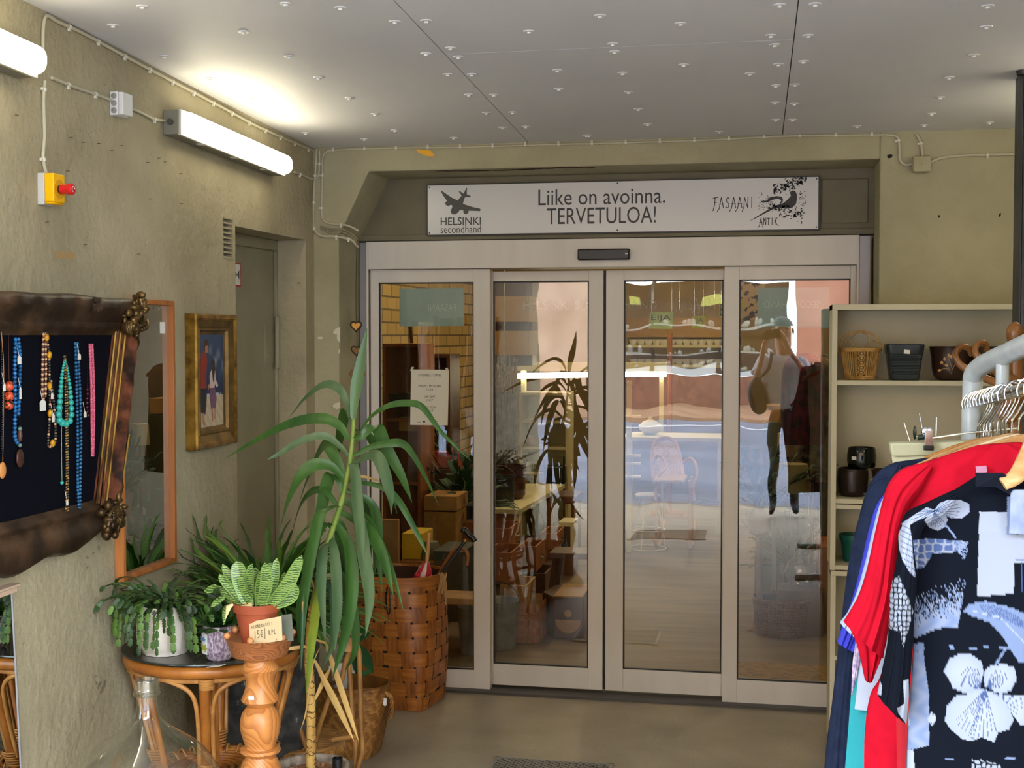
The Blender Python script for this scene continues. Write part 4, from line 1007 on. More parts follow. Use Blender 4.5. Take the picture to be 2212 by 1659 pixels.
q = MB(); q.tube([(sp.x, sp.y, TZ + .036), (sp.x + .003, sp.y, TZ + .05)], .004, 6); q.build('stem', M_rat2, t)

# ---------------------------------------------------------------- turned pine pedestal with its load
M_pinew = mat('turned_pine', '#bd7d40', .38, col2='#9a5c2b', scale=9, stretch=(1, 1, .6), kind='contour', detail=26, lo=.0, hi=.7)
M_plate = mat('pedestal_plate', '#9a5f36', .4, col2='#6b3d1f', scale=9, stretch=(1, 1, 2), kind='contour', detail=24, lo=.0, hi=.8)
PYY = 3.5
pc = PY(561, 1388, PYY); ps = 3.68 / FPX
def pz(py): return PY(561, py, PYY).z
prof4 = [(1418, 40), (1423, 33), (1430, 34), (1437, 38), (1443, 42), (1446, 41), (1452, 36), (1462, 32), (1475, 30), (1488, 33), (1500, 37), (1507, 40), (1511, 41), (1515, 38), (1520, 30), (1524, 28), (1528, 32), (1540, 40), (1556, 44), (1572, 44), (1588, 40), (1600, 36), (1610, 32), (1613, 33), (1615, 43), (1621, 44), (1625, 41), (1630, 32), (1634, 33), (1645, 40), (1662, 45), (1690, 45), (1715, 36), (1722, 33), (1725, 42), (1731, 42), (1736, 33), (1750, 37), (1775, 46), (1800, 47)]
t = thing('wooden_pedestal', 'turned pine pedestal with a dished plate carrying the terracotta pot', 'plant stand', (pc.x, PYY, 0))
q = MB(); pr_ = [(r_ * ps, pz(y_)) for y_, r_ in prof4]; zb = pr_[-1][1]
pr_ += [(.044, zb - .06), (.040, zb - .10), (.060, zb - .11), (.060, zb - .125), (.045, zb - .135), (.05, .10), (.075, .07), (.11, .045), (.125, .03), (.125, 0.001), (0, 0.001)]
pr_ = [(r_, z) for r_, z in pr_]; q.lathe(list(reversed(pr_)), (pc.x, PYY, 0), 40); q.build('column', M_pinew, t, smooth=40)
PLZ = pz(1386)
q = MB(); q.lathe([(0, pz(1420)), (.045, pz(1420)), (.078, pz(1413)), (.092, PLZ + .006), (.1, PLZ + .018), (.097, PLZ + .018), (.084, PLZ + .006), (.05, PLZ), (0, PLZ)], (pc.x, PYY, 0), 48); q.build('plate', M_plate, t, smooth=40)
q = MB(); a = -PI / 2 - .15; c = Vector((pc.x + .040 * math.cos(a), PYY + .0505 * math.sin(a), pz(1498))); q.obox(c, (.0085, -.001, .001), (0, .0007, 0), (-.0005, 0, .005)); q.build('price_sticker', M_paper, t, smooth=0)
M_ballw = mat('wood_ball', '#c98c5c', .35, col2='#b0713f', scale=30)
for k, (a, b, lab) in enumerate(((497, 1378, 'small wooden ball at the left rim of the pedestal plate'), (506, 1386, 'small wooden ball just right of the left-rim ball on the pedestal plate'), (569, 1388, 'small wooden ball in front of the price card on the pedestal plate'), (625, 1380, 'small wooden ball at the right rim of the pedestal plate'), (622, 1370, 'small wooden ball half hidden behind the dark card on the plate'))):
    an_ = math.radians((160, -148, -84, -25, 22)[k]); p = Vector((pc.x + .0915 * math.cos(an_), PYY + .0915 * math.sin(an_), PLZ + .0235))
    q = MB(); q.ball(p, .0098, 14, 10); tag(q.build('wooden_ball', M_ballw, smooth=80), lab, 'ball')
M_terra = mat('terracotta', '#a5512f', .7, col2='#8a3f24', scale=7, bump=.15)
pt = PY(555, 1380, PYY + .005); sx = pt.x
t = thing('potted_plant', 'banded green and yellow rosette plant in a terracotta pot on the pine pedestal', 'plant', (sx, PYY + .005, PLZ))
q = MB(); q.lathe([(0, .0005), (.042, .0005), (.060, .088), (.066, .088), (.068, .112), (.062, .112), (.060, .098), (0, .098)], (sx, PYY + .005, PLZ), 36); q.build('pot', M_terra, t, smooth=30)
q = MB(); q.lathe([(0, .100), (.060, .1), (0, .106)], (sx, PYY + .005, PLZ), 16); q.build('soil', M_soil, t)
M_san = mat('banded_leaf', '#8ea65c', .35, col2='#2c5226', scale=48, kind='wave', detail=3, dist=7, lo=.2, hi=.8); M_sane = mat('leaf_margin', '#6f9440', .4)
q = MB(); zt = PLZ + .102
SL = [((505, 1300), (475, 1270), (440, 1276), 9), ((512, 1300), (492, 1262), (474, 1240), 8), ((530, 1300), (520, 1250), (511, 1212), 14), ((545, 1302), (542, 1262), (545, 1217), 11), ((560, 1302), (556, 1262), (552, 1225), 11), ((572, 1300), (575, 1262), (572, 1215), 10), ((560, 1302), (563, 1280), (556, 1262), 15),
      ((590, 1300), (597, 1270), (602, 1250), 13), ((600, 1296), (622, 1260), (652, 1199), 11), ((585, 1300), (592, 1255), (598, 1205), 8), ((600, 1300), (628, 1290), (640, 1262), 10), ((520, 1305), (490, 1285), (470, 1300), 7), ((515, 1306), (480, 1295), (455, 1310), 6), ((510, 1308), (488, 1310), (483, 1350), 5), ((535, 1300), (505, 1260), (480, 1218), 8), ((580, 1300), (588, 1280), (580, 1240), 12), ((605, 1298), (612, 1270), (615, 1235), 9), ((528, 1302), (515, 1285), (500, 1262), 11), ((545, 1300), (530, 1270), (524, 1240), 10), ((568, 1298), (566, 1250), (586, 1215), 9)]
for k, (a, b, c, w_) in enumerate(SL):
    y0 = PYY + rr.uniform(-.03, .035); o = rr.uniform(-.04, .04)
    A = PY(*a, y0); A.z = max(A.z, zt); B = PY(*b, y0 + o); Cc = PY(*c, y0 + o * 1.6); w_ *= ps
    A = Vector((sx + (A.x - sx) * .55, y0, zt)); P = catmull([A, B, Cc], 5); n = len(P)
    ws = [w_ * 1.35 * (.3 + .7 * math.sin(PI * min(1, (i / (n - 1)) * .9 + .08)) ** .7) if i < n - 1 else .0004 for i in range(n)]
    q.leaf(P, ws, side=(1, rr.uniform(-.5, .5), 0), fold=.3, mi=0, mi2=1, cols=5)
q.build('foliage', [M_san, M_sane], t, smooth=60)
q = MB()
for k in range(9): q.ball((sx + rr.uniform(-.03, .0), PYY - .035 + rr.uniform(-.015, .015), zt + rr.uniform(.006, .012)), .006, 6, 4, (1.3, .8, .5))
q.leaf([(sx - .05, PYY - .045, zt + .012), (sx - .062, PYY - .05, zt + .004), (sx - .07, PYY - .052, zt - .03)], [.004, .008, .001], side=(1, 0, .2)); q.build('dry_litter', mat('dry_leaf', '#d8bf8c', .8), t)
# price cards
def card(name, pts, y0, m, lab, lean=.02, txt=True):
    P = [PY(a, b, y0 + (lean if i < 2 else 0)) for i, (a, b) in enumerate(pts)]
    t = thing(name, lab, 'card', (P[0].x, y0, min(p.z for p in P)))
    n_ = (P[1] - P[0]).cross(P[3] - P[0]).normalized(); n_ = n_ if n_.y > 0 else -n_
    q = MB(); q.add(P + [p + n_ * .0012 for p in P], [(0, 1, 2, 3), (7, 6, 5, 4), (0, 4, 5, 1), (1, 5, 6, 2), (2, 6, 7, 3), (3, 7, 4, 0)]); q.build('board', m, t, smooth=0)
    return t, P
card('card', [(607, 1329), (630, 1326), (634, 1384), (609, 1386)], PYY - .03, mat('card_dark', '#5b5f52', .7), 'dark grey-green blank card behind the handwritten price card')
t, P = card('price_card', [(538, 1344), (608, 1331), (610, 1383), (540, 1396)], PYY - .068, mat('card_kraft', '#c2ab82', .7), 'kraft price card handwritten 15 euro leaning on the terracotta pot')
u_ = (P[1] - P[0]); v_ = (P[0] - P[3]); W_, H_ = u_.length, v_.length
G = {'H': [[(0, 0), (0, 1)], [(.8, 0), (.8, 1)], [(0, .5), (.8, .5)]], 'U': [[(0, 1), (0, .2), (.4, 0), (.8, .2), (.8, 1)]], 'O': [[(.4, 0), (0, .4), (.3, 1), (.8, .6), (.4, 0)]], 'N': [[(0, 0), (0, 1), (.7, 0), (.7, 1)]], 'E': [[(.7, 0), (0, 0), (0, 1), (.7, 1)], [(0, .5), (.6, .5)]], 'K': [[(0, 0), (0, 1)], [(.7, 1), (0, .45), (.7, 0)]], 'A': [[(0, 0), (.4, 1), (.8, 0)], [(.15, .4), (.65, .4)]], 'S': [[(.7, .9), (.2, 1), (.1, .6), (.7, .4), (.6, 0), (0, .1)]], 'V': [[(0, 1), (.4, 0), (.8, 1)]], 'I': [[(.3, 0), (.3, 1)]], 'T': [[(.4, 0), (.4, 1)], [(0, 1), (.8, 1)]],
     '1': [[(.4, 0), (.4, 1)]], '5': [[(.8, 1), (.2, 1), (.15, .55), (.7, .5), (.7, .1), (.1, 0)]], '€': [[(.9, .9), (.4, 1), (.1, .5), (.4, 0), (.9, .15)], [(0, .6), (.7, .6)], [(0, .4), (.7, .4)]], '/': [[(.4, -.3), (.45, 1.2)]], 'P': [[(.1, 0), (.1, 1), (.6, .9), (.6, .5), (.1, .45)]], 'L': [[(.1, 1), (.1, 0), (.7, 0)]], 'C': [[(.7, .9), (.1, .6), (.2, .1), (.7, 0)]]}
def hand(txt, x, y, w, h, wd):
    n = len(txt); L = [[(x + (i + a * .82) * w / n, y + b * h) for a, b in ln] for i, ch in enumerate(txt) if ch in G for ln in G[ch]]
    strokes([[(a, b) for a, b in l] for l in L], P[3], u_, v_, W_, H_, wd, M_ink, t, depth=.0006)
hand('HUONEKASVIT', .08, .70, .66, .13, .0011); hand('15€/', .14, .28, .40, .30, .0016); hand('KPL', .60, .32, .24, .2, .0014); hand('S1', .8, .05, .1, .06, .0008)

# ---------------------------------------------------------------- glass demijohn
M_demi = glassmat('demijohn_glass', 2.8, (.93, .94, .91))
DY = 3.33; dc = PY(317, 1480, DY); ds = 3.42 / FPX
def dz(py): return PY(317, py, DY).z
ztop = dz(1466)
t = thing('demijohn', 'large clear glass demijohn with a ribbed neck at the bottom left', 'bottle', (dc.x, DY, 0))
body = [(1470, 25), (1497, 23), (1515, 23), (1535, 24), (1548, 28), (1560, 38), (1572, 52), (1585, 72), (1600, 96), (1620, 122), (1645, 145), (1675, 162), (1720, 174), (1770, 176)]
pr_ = [(r_ * ds, dz(y_)) for y_, r_ in body]; zl = pr_[-1][1]
pr_ += [(.205, zl - .06), (.19, zl - .14), (.16, .08), (.12, .02), (.08, .004), (0, .012)]
q = MB(); q.lathe(list(reversed(pr_)), (dc.x, DY, 0), 64); q.build('body', M_demi, t, smooth=60)
q = MB(); th = [(27, 1466), (29, 1470), (27, 1474), (30, 1479), (27, 1484), (30, 1489), (27, 1493), (31, 1497), (29, 1501), (24, 1503)]
q.lathe([(r_ * ds, dz(y_)) for r_, y_ in reversed(th)] + [(.025, dz(1466)), (.024, dz(1500))], (dc.x, DY, 0), 48); q.build('ribbed_neck', glassmat('neck_glass', 2.2, (.86, .88, .85)), t, smooth=60)

# ---------------------------------------------------------------- bushy fern in a tall stone planter
FC = PY(575, 1300, 4.62)
M_stone = mat('grey_stone', '#4d4b48', .8, col2='#2a2a2a', scale=14, detail=8, lo=.4, hi=.6, bump=.5); add_marks(M_stone, '#a9a59a', .7, 16, .62)
t = thing('potted_fern', 'big bushy fern in a tall dark stone planter in the corner behind the table', 'plant', (FC.x, FC.y, 0))
zr = .70
q = MB(); q.lathe([(0, .001), (.17, .001), (.17, .05), (.15, .07), (.185, .35), (.20, zr - .06), (.215, zr - .03), (.215, zr), (.185, zr), (.18, zr - .04), (0, zr - .04)], (FC.x, FC.y, 0), 36); q.build('planter', M_stone, t, smooth=40)
M_f1 = mat('fern_green', '#4a752b', .5, col2='#2d531d', scale=5); M_f2 = mat('fern_light', '#6f8a34', .5, col2='#456a26', scale=5); M_f3 = mat('fern_dark', '#25461d', .5)
q = MB(); rf = random.Random(31)
for k in range(430):
    az = rf.uniform(0, 2 * PI); el = rf.uniform(.15, 1.35); L_ = rf.uniform(.24, .46) * (.75 + .5 * math.sin(el))
    r_ = rf.uniform(.0, .11); b = Vector((FC.x + r_ * math.cos(az), FC.y + r_ * math.sin(az), zr - .02)); n = 11
    P = []; p = b.copy(); e = el; a_ = az
    for i in range(n):
        P.append(p.copy()); p = p + Vector((math.cos(a_) * math.cos(e), math.sin(a_) * math.cos(e), math.sin(e))) * (L_ / (n - 1)); e -= rf.uniform(.05, .17); a_ += rf.uniform(-.09, .09)
        if p.x < XL + .02 and p.y < RY0 + .03: p.x = XL + .02
        if p.x < XL - .12: p.x = XL - .12
    w_ = rf.uniform(.007, .014)
    q.leaf(P, [w_ * (.35 + .65 * math.sin(PI * min(1, i / (n - 1) + .08))) * (1.25 if i % 2 else .75) if i < n - 1 else .001 for i in range(n)], side=(math.sin(az), -math.cos(az), rf.uniform(-.4, .4)), fold=.35, mi=rf.choice((0, 0, 1, 2)), cols=1)
q.build('foliage', [M_f1, M_f2, M_f3], t, smooth=60)

# ---------------------------------------------------------------- tall yucca in a low pot
YY = 4.02
M_y1 = mat('yucca_leaf', '#3f6428', .38, col2='#274a1e', scale=3, stretch=(6, 1, .6), detail=3); M_y2 = mat('yucca_grey_green', '#586e4a', .42, col2='#3c5a38', scale=3, stretch=(6, 1, .6)); M_y3 = mat('yucca_yellow', '#93a032', .45, col2='#647f28', scale=4); M_y4 = mat('yucca_dry', '#c9a766', .7, col2='#a17e44', scale=5)
tb = PY(671, 1650, YY)
t = thing('potted_yucca', 'tall yucca with long drooping leaves and a scarred yellow trunk', 'plant', (tb.x, YY, 0))
rimz = PY(671, 1652, YY).z
q = MB(); q.lathe([(0, .001), (.085, .001), (.09, .02), (.108, rimz - .05), (.120, rimz - .02), (.120, rimz), (.108, rimz), (.105, rimz - .03), (0, rimz - .035)], (tb.x + .005, YY, 0), 36); q.build('pot', mat('pale_stone_pot', '#a39585', .8, col2='#6f6255', scale=30, detail=6, bump=.3), t, smooth=40)
q = MB(); q.lathe([(0, rimz - .02), (.105, rimz - .028), (.0, rimz - .03)], (tb.x + .005, YY, 0), 20)
for k in range(14): a = rf.uniform(0, 6.28); q.ball((tb.x + .005 + .07 * math.cos(a), YY + .07 * math.sin(a), rimz - .02), rf.uniform(.007, .013), 7, 5)
q.build('gravel', mat('gravel', '#a5764f', .8, col2='#5f4633', scale=40), t)
TR = [(671, 1670), (672, 1600), (671, 1500), (667, 1420), (672, 1340), (680, 1290), (697, 1210), (716, 1150), (735, 1095), (748, 1040), (757, 990), (762, 940), (764, 905)]
Pt = catmull([PY(a, b, YY) for a, b in TR], 6); n = len(Pt)
q = MB(); nb = int(n * .40); q.tube(Pt[:nb], [.0158 - .004 * i / nb + .0012 * (i % 2) for i in range(nb)], 14); q.build('trunk', mat('yucca_trunk', '#c8a35a', .6, col2='#a57c3b', scale=16, detail=5, bump=.3), t)
q = MB()
for k in range(46):
    i = int(k / 46 * (nb - 3)) + 1; p = Pt[i] + Vector((0, 0, rf.uniform(-.006, .006))); a0 = rf.uniform(PI, 2 * PI); R = .0165 - .004 * i / nb
    q.tube([p + Vector((R * math.cos(a0 + x * .33), R * math.sin(a0 + x * .33), .004 * math.sin(x * 1.1))) for x in range(7)], .0014, 4)
    p2 = p + Vector((math.cos(a0 + 1) * R, math.sin(a0 + 1) * R, 0)); q.tube([p2, p2 + Vector((math.cos(a0 + 1) * .006, math.sin(a0 + 1) * .006, -.005))], [.0015, .0004], 4)
q.build('leaf_scars', mat('leaf_scar', '#5b3f24', .8), t)
q = MB(); q.tube(Pt[nb - 1:], [.0115 * (1 - .45 * i / (n - nb)) for i in range(n - nb + 1)], 12); q.build('stem', mat('yucca_stem', '#8a9a48', .45, col2='#5f7f2f', scale=22), t)
YL = [(0, [(762, 905), (768, 850), (778, 790), (793, 708)], 13, .02), (0, [(752, 950), (735, 922), (700, 905), (640, 912), (570, 942), (484, 992)], 13, .06), (1, [(760, 930), (748, 870), (730, 838), (700, 832), (660, 860), (622, 906)], 10, .1), (1, [(752, 985), (735, 965), (700, 942), (650, 953), (605, 980), (577, 993)], 9, -.1),
      (0, [(768, 945), (800, 900), (840, 875), (885, 870), (915, 882), (955, 935), (1018, 996)], 8, -.12), (0, [(765, 985), (800, 965), (850, 956), (880, 965), (915, 1020), (948, 1092)], 10, .1), (0, [(775, 950), (800, 925), (815, 925), (835, 970), (868, 1030), (890, 1085)], 15, .15), (1, [(765, 1000), (790, 985), (812, 985), (830, 1020), (843, 1070), (845, 1112)], 14, -.15),
      (1, [(757, 1000), (765, 1010), (770, 1080), (778, 1150), (785, 1215)], 14, -.2), (0, [(758, 905), (748, 885), (735, 940), (722, 1015)], 12, .2), (0, [(748, 1045), (722, 985), (702, 962), (668, 1030), (645, 1092)], 16, .12), (0, [(745, 1040), (715, 1008), (680, 1005), (650, 1030), (625, 1080), (605, 1142)], 15, -.1),
      (0, [(745, 1070), (730, 1030), (712, 1030), (698, 1080), (687, 1150), (680, 1240)], 14, .1), (0, [(738, 1090), (712, 1095), (690, 1110), (678, 1160), (665, 1250), (658, 1330)], 15, -.15), (1, [(752, 1080), (772, 1110), (785, 1200), (797, 1290), (790, 1374)], 16, -.25), (0, [(758, 1060), (800, 1085), (815, 1130), (818, 1200), (825, 1280)], 11, .1),
      (0, [(750, 1090), (795, 1120), (830, 1190), (852, 1250), (872, 1322)], 7, -.1), (0, [(745, 1110), (790, 1140), (825, 1200), (850, 1287)], 14, -.2), (0, [(757, 1040), (820, 1050), (860, 1080), (900, 1150), (925, 1202)], 8, -.05), (3, [(757, 1030), (790, 1030), (825, 1042)], 3, .05),
      (0, [(720, 1140), (700, 1130), (672, 1180), (655, 1300), (650, 1448)], 15, -.1), (0, [(730, 1120), (738, 1160), (748, 1240), (752, 1345)], 18, .1), (0, [(725, 1130), (752, 1180), (758, 1270), (745, 1370), (718, 1465)], 17, -.2), (1, [(712, 1170), (697, 1190), (693, 1270), (703, 1390)], 13, -.2), (1, [(715, 1160), (722, 1200), (728, 1310), (723, 1405)], 13, -.28),
      (2, [(697, 1230), (685, 1290), (672, 1390), (662, 1500)], 12, -.18), (0, [(700, 1220), (665, 1250), (648, 1320), (652, 1442)], 11, .15), (3, [(676, 1420), (705, 1480), (738, 1545), (765, 1602)], 8, -.1), (3, [(700, 1380), (720, 1440), (750, 1530), (775, 1602)], 7, -.16), (3, [(690, 1400), (675, 1440), (660, 1540), (648, 1580)], 2, -.1), (3, [(686, 1300), (668, 1240), (655, 1290), (652, 1330)], 3, -.1),
      (3, [(672, 1395), (650, 1398), (610, 1404), (590, 1410)], 4, -.1), (3, [(676, 1520), (700, 1470), (715, 1440)], 5, .05), (0, [(700, 1210), (735, 1240), (760, 1300), (768, 1400), (745, 1450)], 11, .18), (0, [(735, 1100), (700, 1060), (665, 1070), (640, 1120), (620, 1210)], 10, .2), (0, [(750, 1060), (790, 1090), (812, 1160), (808, 1250)], 12, .22), (1, [(690, 1240), (715, 1280), (718, 1380), (700, 1440)], 9, -.1), (0, [(765, 930), (795, 940), (830, 1010), (858, 1110)], 10, .25)]
def leafw(f): return (.42 + .58 * min(1, f / .42)) if f < .42 else max(.02, 1 - ((f - .42) / .58) ** 2.2)
q = MB()
for mi, pts, w_, dd in YL:
    m_ = len(pts); P = catmull([PY(a, b, YY + dd * (i / (m_ - 1)) ** 1.3) for i, (a, b) in enumerate(pts)], 6); n = len(P)
    P[0] = min(Pt, key=lambda p: (p - P[0]).length).copy() if mi != 3 or w_ > 3 else P[0]
    ws = [w_ * ps * 1.15 * leafw(i / (n - 1)) for i in range(n)]
    d_ = (P[-1] - P[0]); sd = Vector((1, .25 * (1 if dd > 0 else -1), 0)) if abs(d_.z) > abs(d_.x) * 1.2 else Vector((0, .55, 1))
    q.leaf(P, ws, side=sd, fold=.22, mi=mi, cols=2)
q.build('foliage', [M_y1, M_y2, M_y3, M_y4], t, smooth=60)
bc = PY(729, 1650, YY - .02)
q = MB(); zc = PY(729, 1637, YY - .02).z; q.lathe([(0, rimz - .028), (.0155, rimz - .028), (.0165, zc), (.0145, zc), (.0135, rimz), (0, rimz)], (bc.x, YY - .02, 0), 28); tag(q.build('candle_cup', M_black, smooth=40), 'small black metal cup standing in the yucca pot', 'cup')

# ---------------------------------------------------------------- rattan plant stand
M_rod = mat('rattan_rod', '#a8793f', .45, col2='#7c5226', scale=10, detail=4)
SY = 4.55
t = thing('rattan_plant_stand', 'rattan plant stand with hooped legs and a round cane shelf behind the yucca', 'plant stand', (PY(690, 1500, SY).x, SY, 0))
def rod(pts, r, nm='rod', m=M_rod, dy=0):
    q = MB(); q.tube(catmull([PY(a, b, SY + dy + (c[0] if c else 0)) for a, b, *c in pts], 5), r, 9); return q.build(nm, m, t, smooth=60)
def down(a, b, dy=0): p = PY(a, b, SY + dy); return p
def legto(pts, r, fx, fy, dy=0):
    q = MB(); P = [PY(a, b, SY + dy) for a, b in pts]; P.append(Vector((fx, fy, .006))); q.tube(catmull(P, 5), r, 9); return q.build('leg', M_rod, t, smooth=60)
e = PY(772, 1650, SY)
legto([(738, 1470), (748, 1425), (762, 1395), (775, 1405), (778, 1480), (780, 1560), (783, 1620), (776, 1650)], .0095, e.x - .03, SY + .0)
legto([(752, 1410), (757, 1480), (762, 1560), (768, 1590)], .009, e.x - .02, SY + .03, .02)
rod([(598, 1478), (625, 1530), (645, 1570), (662, 1615)], .010, 'strut'); rod([(716, 1490), (703, 1530), (690, 1570), (680, 1610)], .010, 'strut', dy=.05)
x1 = PY(665, 1640, SY); legto([(662, 1612), (668, 1650)], .010, x1.x, SY, 0)
x2 = PY(600, 1640, SY); legto([(560, 1440), (590, 1510), (598, 1600)], .010, x2.x, SY + .25, .25)
rod([(622, 1490, 0), (650, 1475, .25), (700, 1480, .25), (738, 1470, 0)], .008)
shc = PY(650, 1602, SY + .12); q = MB()
ring(shc, .155, shc.z, .013, q, 40, 8); ring(shc, .158, shc.z - .02, .010, q, 40, 8)
for k in range(-5, 6):
    y_ = k * .026; w_ = math.sqrt(max(0, .15 ** 2 - y_ * y_)); q.tube([(shc.x - w_, shc.y + y_, shc.z + .006), (shc.x + w_, shc.y + y_, shc.z + .006)], .006, 6)
q.build('shelf', M_rod, t, smooth=60)
q = MB(); ring(shc, .165, shc.z - .01, .0155, q, 80, 10, -PI, 0.1); q.build('binding', mat('cane_binding', '#b07a3c', .4, col2='#6b4419', scale=55, stretch=(1, 1, 0.02), kind='noise', bump=.3), t, smooth=60)
rod([(718, 1598), (755, 1592), (775, 1590)], .009, 'crossbar')
# small wooden bowl with a leafy plant on top of the stand, behind the yucca leaves
bq = PY(752, 1392, SY + .01)
t2 = thing('potted_plant', 'broad-leaved plant in a tan conical bowl on top of the rattan stand', 'plant', (bq.x, bq.y, bq.z - .03))
q = MB(); q.lathe([(0, -.02), (.03, -.02), (.045, .03), (.05, .035), (.047, .036), (0, .02)], bq, 24); q.build('bowl', mat('tan_bowl', '#b98a5c', .6, col2='#97683f', scale=12), t2)
q = MB()
for (a, b, c, w_) in (((750, 1380), (775, 1372), (798, 1350), 14), ((750, 1385), (785, 1378), (806, 1362), 8), ((760, 1400), (790, 1420), (805, 1455), 14), ((755, 1400), (775, 1450), (802, 1452), 9), ((752, 1380), (760, 1360), (780, 1345), 10)):
    P = catmull([bq + Vector((0, 0, .02)), PY(*b, SY + .08), PY(*c, SY + .12)], 5); n = len(P); q.leaf(P, [w_ * .0016 * (.2 + .8 * math.sin(PI * i / (n - 1))) for i in range(n)], side=(.4, .2, 1), fold=.2, cols=2)
q.build('foliage', mat('deep_leaf', '#1d4a22', .35, col2='#10301a', scale=6), t2, smooth=60)

# ---------------------------------------------------------------- woven baskets
def weave(q, loop, nu, nv, z0, z1, amp=.004, mih=0, miv=1, gap=.2, sub=3, skip=None):
    # loop(a, f): point of the wall at turn a (0..1) and height fraction f. checker of over-under splints with small gaps
    for i in range(nu):
        for j in range(nv):
            hor = (i + j) % 2 == 0; gx, gz = (0.0, gap) if hor else (gap, 0.0)
            vs = []; m_ = sub + 1
            for b in range(m_):
                for a in range(m_):
                    fa, fb = a / sub, b / sub
                    u = (i + (gx / 2 if not hor else -.04) + fa * ((1 - gx) if not hor else 1.08)) / nu
                    w_ = (j + (gz / 2 if hor else -.04) + fb * ((1 - gz) if hor else 1.08)) / nv
                    p, nr = loop(u % 1.0, min(1, max(0, w_))); k = (4 * fa * (1 - fa)) if hor else (4 * fb * (1 - fb))
                    vs.append(p + nr * (amp * k))
            q.add(vs, [(b * m_ + a, b * m_ + a + 1, (b + 1) * m_ + a + 1, (b + 1) * m_ + a) for b in range(sub) for a in range(sub)], mih if hor else miv)
def sqloop(cx, cy, h0, h1, H, rot=0, bulge=.02, z0=0, ax=1.0, ay=1.0, pw0=.28, pw1=.9):
    def pt(a, f):
        th = 2 * PI * a; h = h0 + (h1 - h0) * f + bulge * math.sin(PI * f); pw = pw0 + (pw1 - pw0) * f
        c, s = math.cos(th), math.sin(th); x = h * ax * math.copysign(abs(c) ** pw, c); y = h * ay * math.copysign(abs(s) ** pw, s)
        cr, sr = math.cos(rot), math.sin(rot); return Vector((cx + x * cr - y * sr, cy + x * sr + y * cr, z0 + H * f))
    K = 360; Q = [pt(i / K, .5) for i in range(K + 1)]; cl = [0]
    for i in range(K): cl.append(cl[-1] + (Q[i + 1] - Q[i]).length)
    tab = np.array(cl) / cl[-1]; xs = np.arange(K + 1) / K           # equal steps along the wall
    def fn(a, f):
        a = float(np.interp(a % 1.0, tab, xs)); p = pt(a, f); d = pt((a + .004) % 1, f) - pt((a - .004) % 1, f); n = Vector((d.y, -d.x, 0)); n = n.normalized() if n.length > 1e-7 else Vector((1, 0, 0)); return p, n
    return fn
M_bh = mat('birch_splint_level', '#b5722f', .42, col2='#8c5020', scale=5, stretch=(1, 1, 14), detail=5, lo=.3, hi=.7, bump=.15); M_bv = mat('birch_splint_upright', '#a5642c', .42, col2='#74401a', scale=5, stretch=(14, 14, 1), detail=5, lo=.3, hi=.7, bump=.15)
def liner(q, loop, nu, nv, ins=.006, z1=1.0, mi=0):
    vs = []
    for j in range(nv + 1):
        for i in range(nu):
            p, n = loop(i / nu, j / nv * z1); vs.append(p - n * ins)
    q.add(vs, [(j * nu + i, j * nu + (i + 1) % nu, (j + 1) * nu + (i + 1) % nu, (j + 1) * nu + i) for j in range(nv) for i in range(nu)], mi)
    q.add([vs[i] + Vector((0, 0, .004)) for i in range(nu)], [tuple(range(nu))], mi)
BC = (-1.728, 6.035)
t = thing('splint_basket', 'tall basket of wide woven birch splints holding canes and umbrellas', 'basket', (BC[0], BC[1], 0))
lp = sqloop(BC[0], BC[1], .165, .185, .622, rot=-.12, bulge=.018, ax=1.06)
q = MB(); weave(q, lp, 20, 9, 0, 1, .003, gap=.08, sub=4); q.build('woven_body', [M_bh, M_bv], t, smooth=50)
q = MB()
for i in range(20):
    for j in range(1, 9):
        c_ = []
        for a, b in ((-.075, -.075), (.075, -.075), (.075, .075), (-.075, .075)): p, n = lp(((i + a) / 20) % 1, (j + b) / 9); c_.append(p + n * .0016)
        q.add(c_ + [c - n * .004 for c in c_], [(0, 1, 2, 3), (7, 6, 5, 4), (0, 4, 5, 1), (1, 5, 6, 2), (2, 6, 7, 3), (3, 7, 4, 0)])
o = q.build('weave_gap_shade', M_dark, t, smooth=0); o['kind'] = 'stuff'  # dark squares laid on the crossings, shade of the small holes as colour
q = MB(); liner(q, lp, 40, 8, .004, .985); q.build('liner', mat('basket_inside_shade', '#3a2213', .8), t)  # inner sheet coloured dark, painted shade behind the gaps in the weave
q = MB()
vs = []
for i in range(64):
    p, n = lp(i / 64, .93)
    for dz_, o in ((0, .006), (.045, .007), (.045, .002), (0, .002)): vs.append(p + n * o + Vector((0, 0, dz_)))
q.add(vs, [(i * 4 + k, ((i + 1) % 64) * 4 + k, ((i + 1) % 64) * 4 + (k + 1) % 4, i * 4 + (k + 1) % 4) for i in range(64) for k in range(4)]); q.build('rim_band', M_bh, t, smooth=50)
a = PY(955, 1262, 5.86); q = MB(); rr2 = random.Random(4)
for k in range(9):
    q.tube(catmull([a + Vector((rr2.uniform(-.02, .02), rr2.uniform(-.01, .02), .05)), a + Vector((rr2.uniform(-.012, .025), -.014, .01)), a + Vector((rr2.uniform(-.02, .03), -.018, -.03 - rr2.uniform(0, .07)))], 4), .0035, 5)
q.build('cord_tie', mat('jute_cord', '#a07c4e', .8), t)
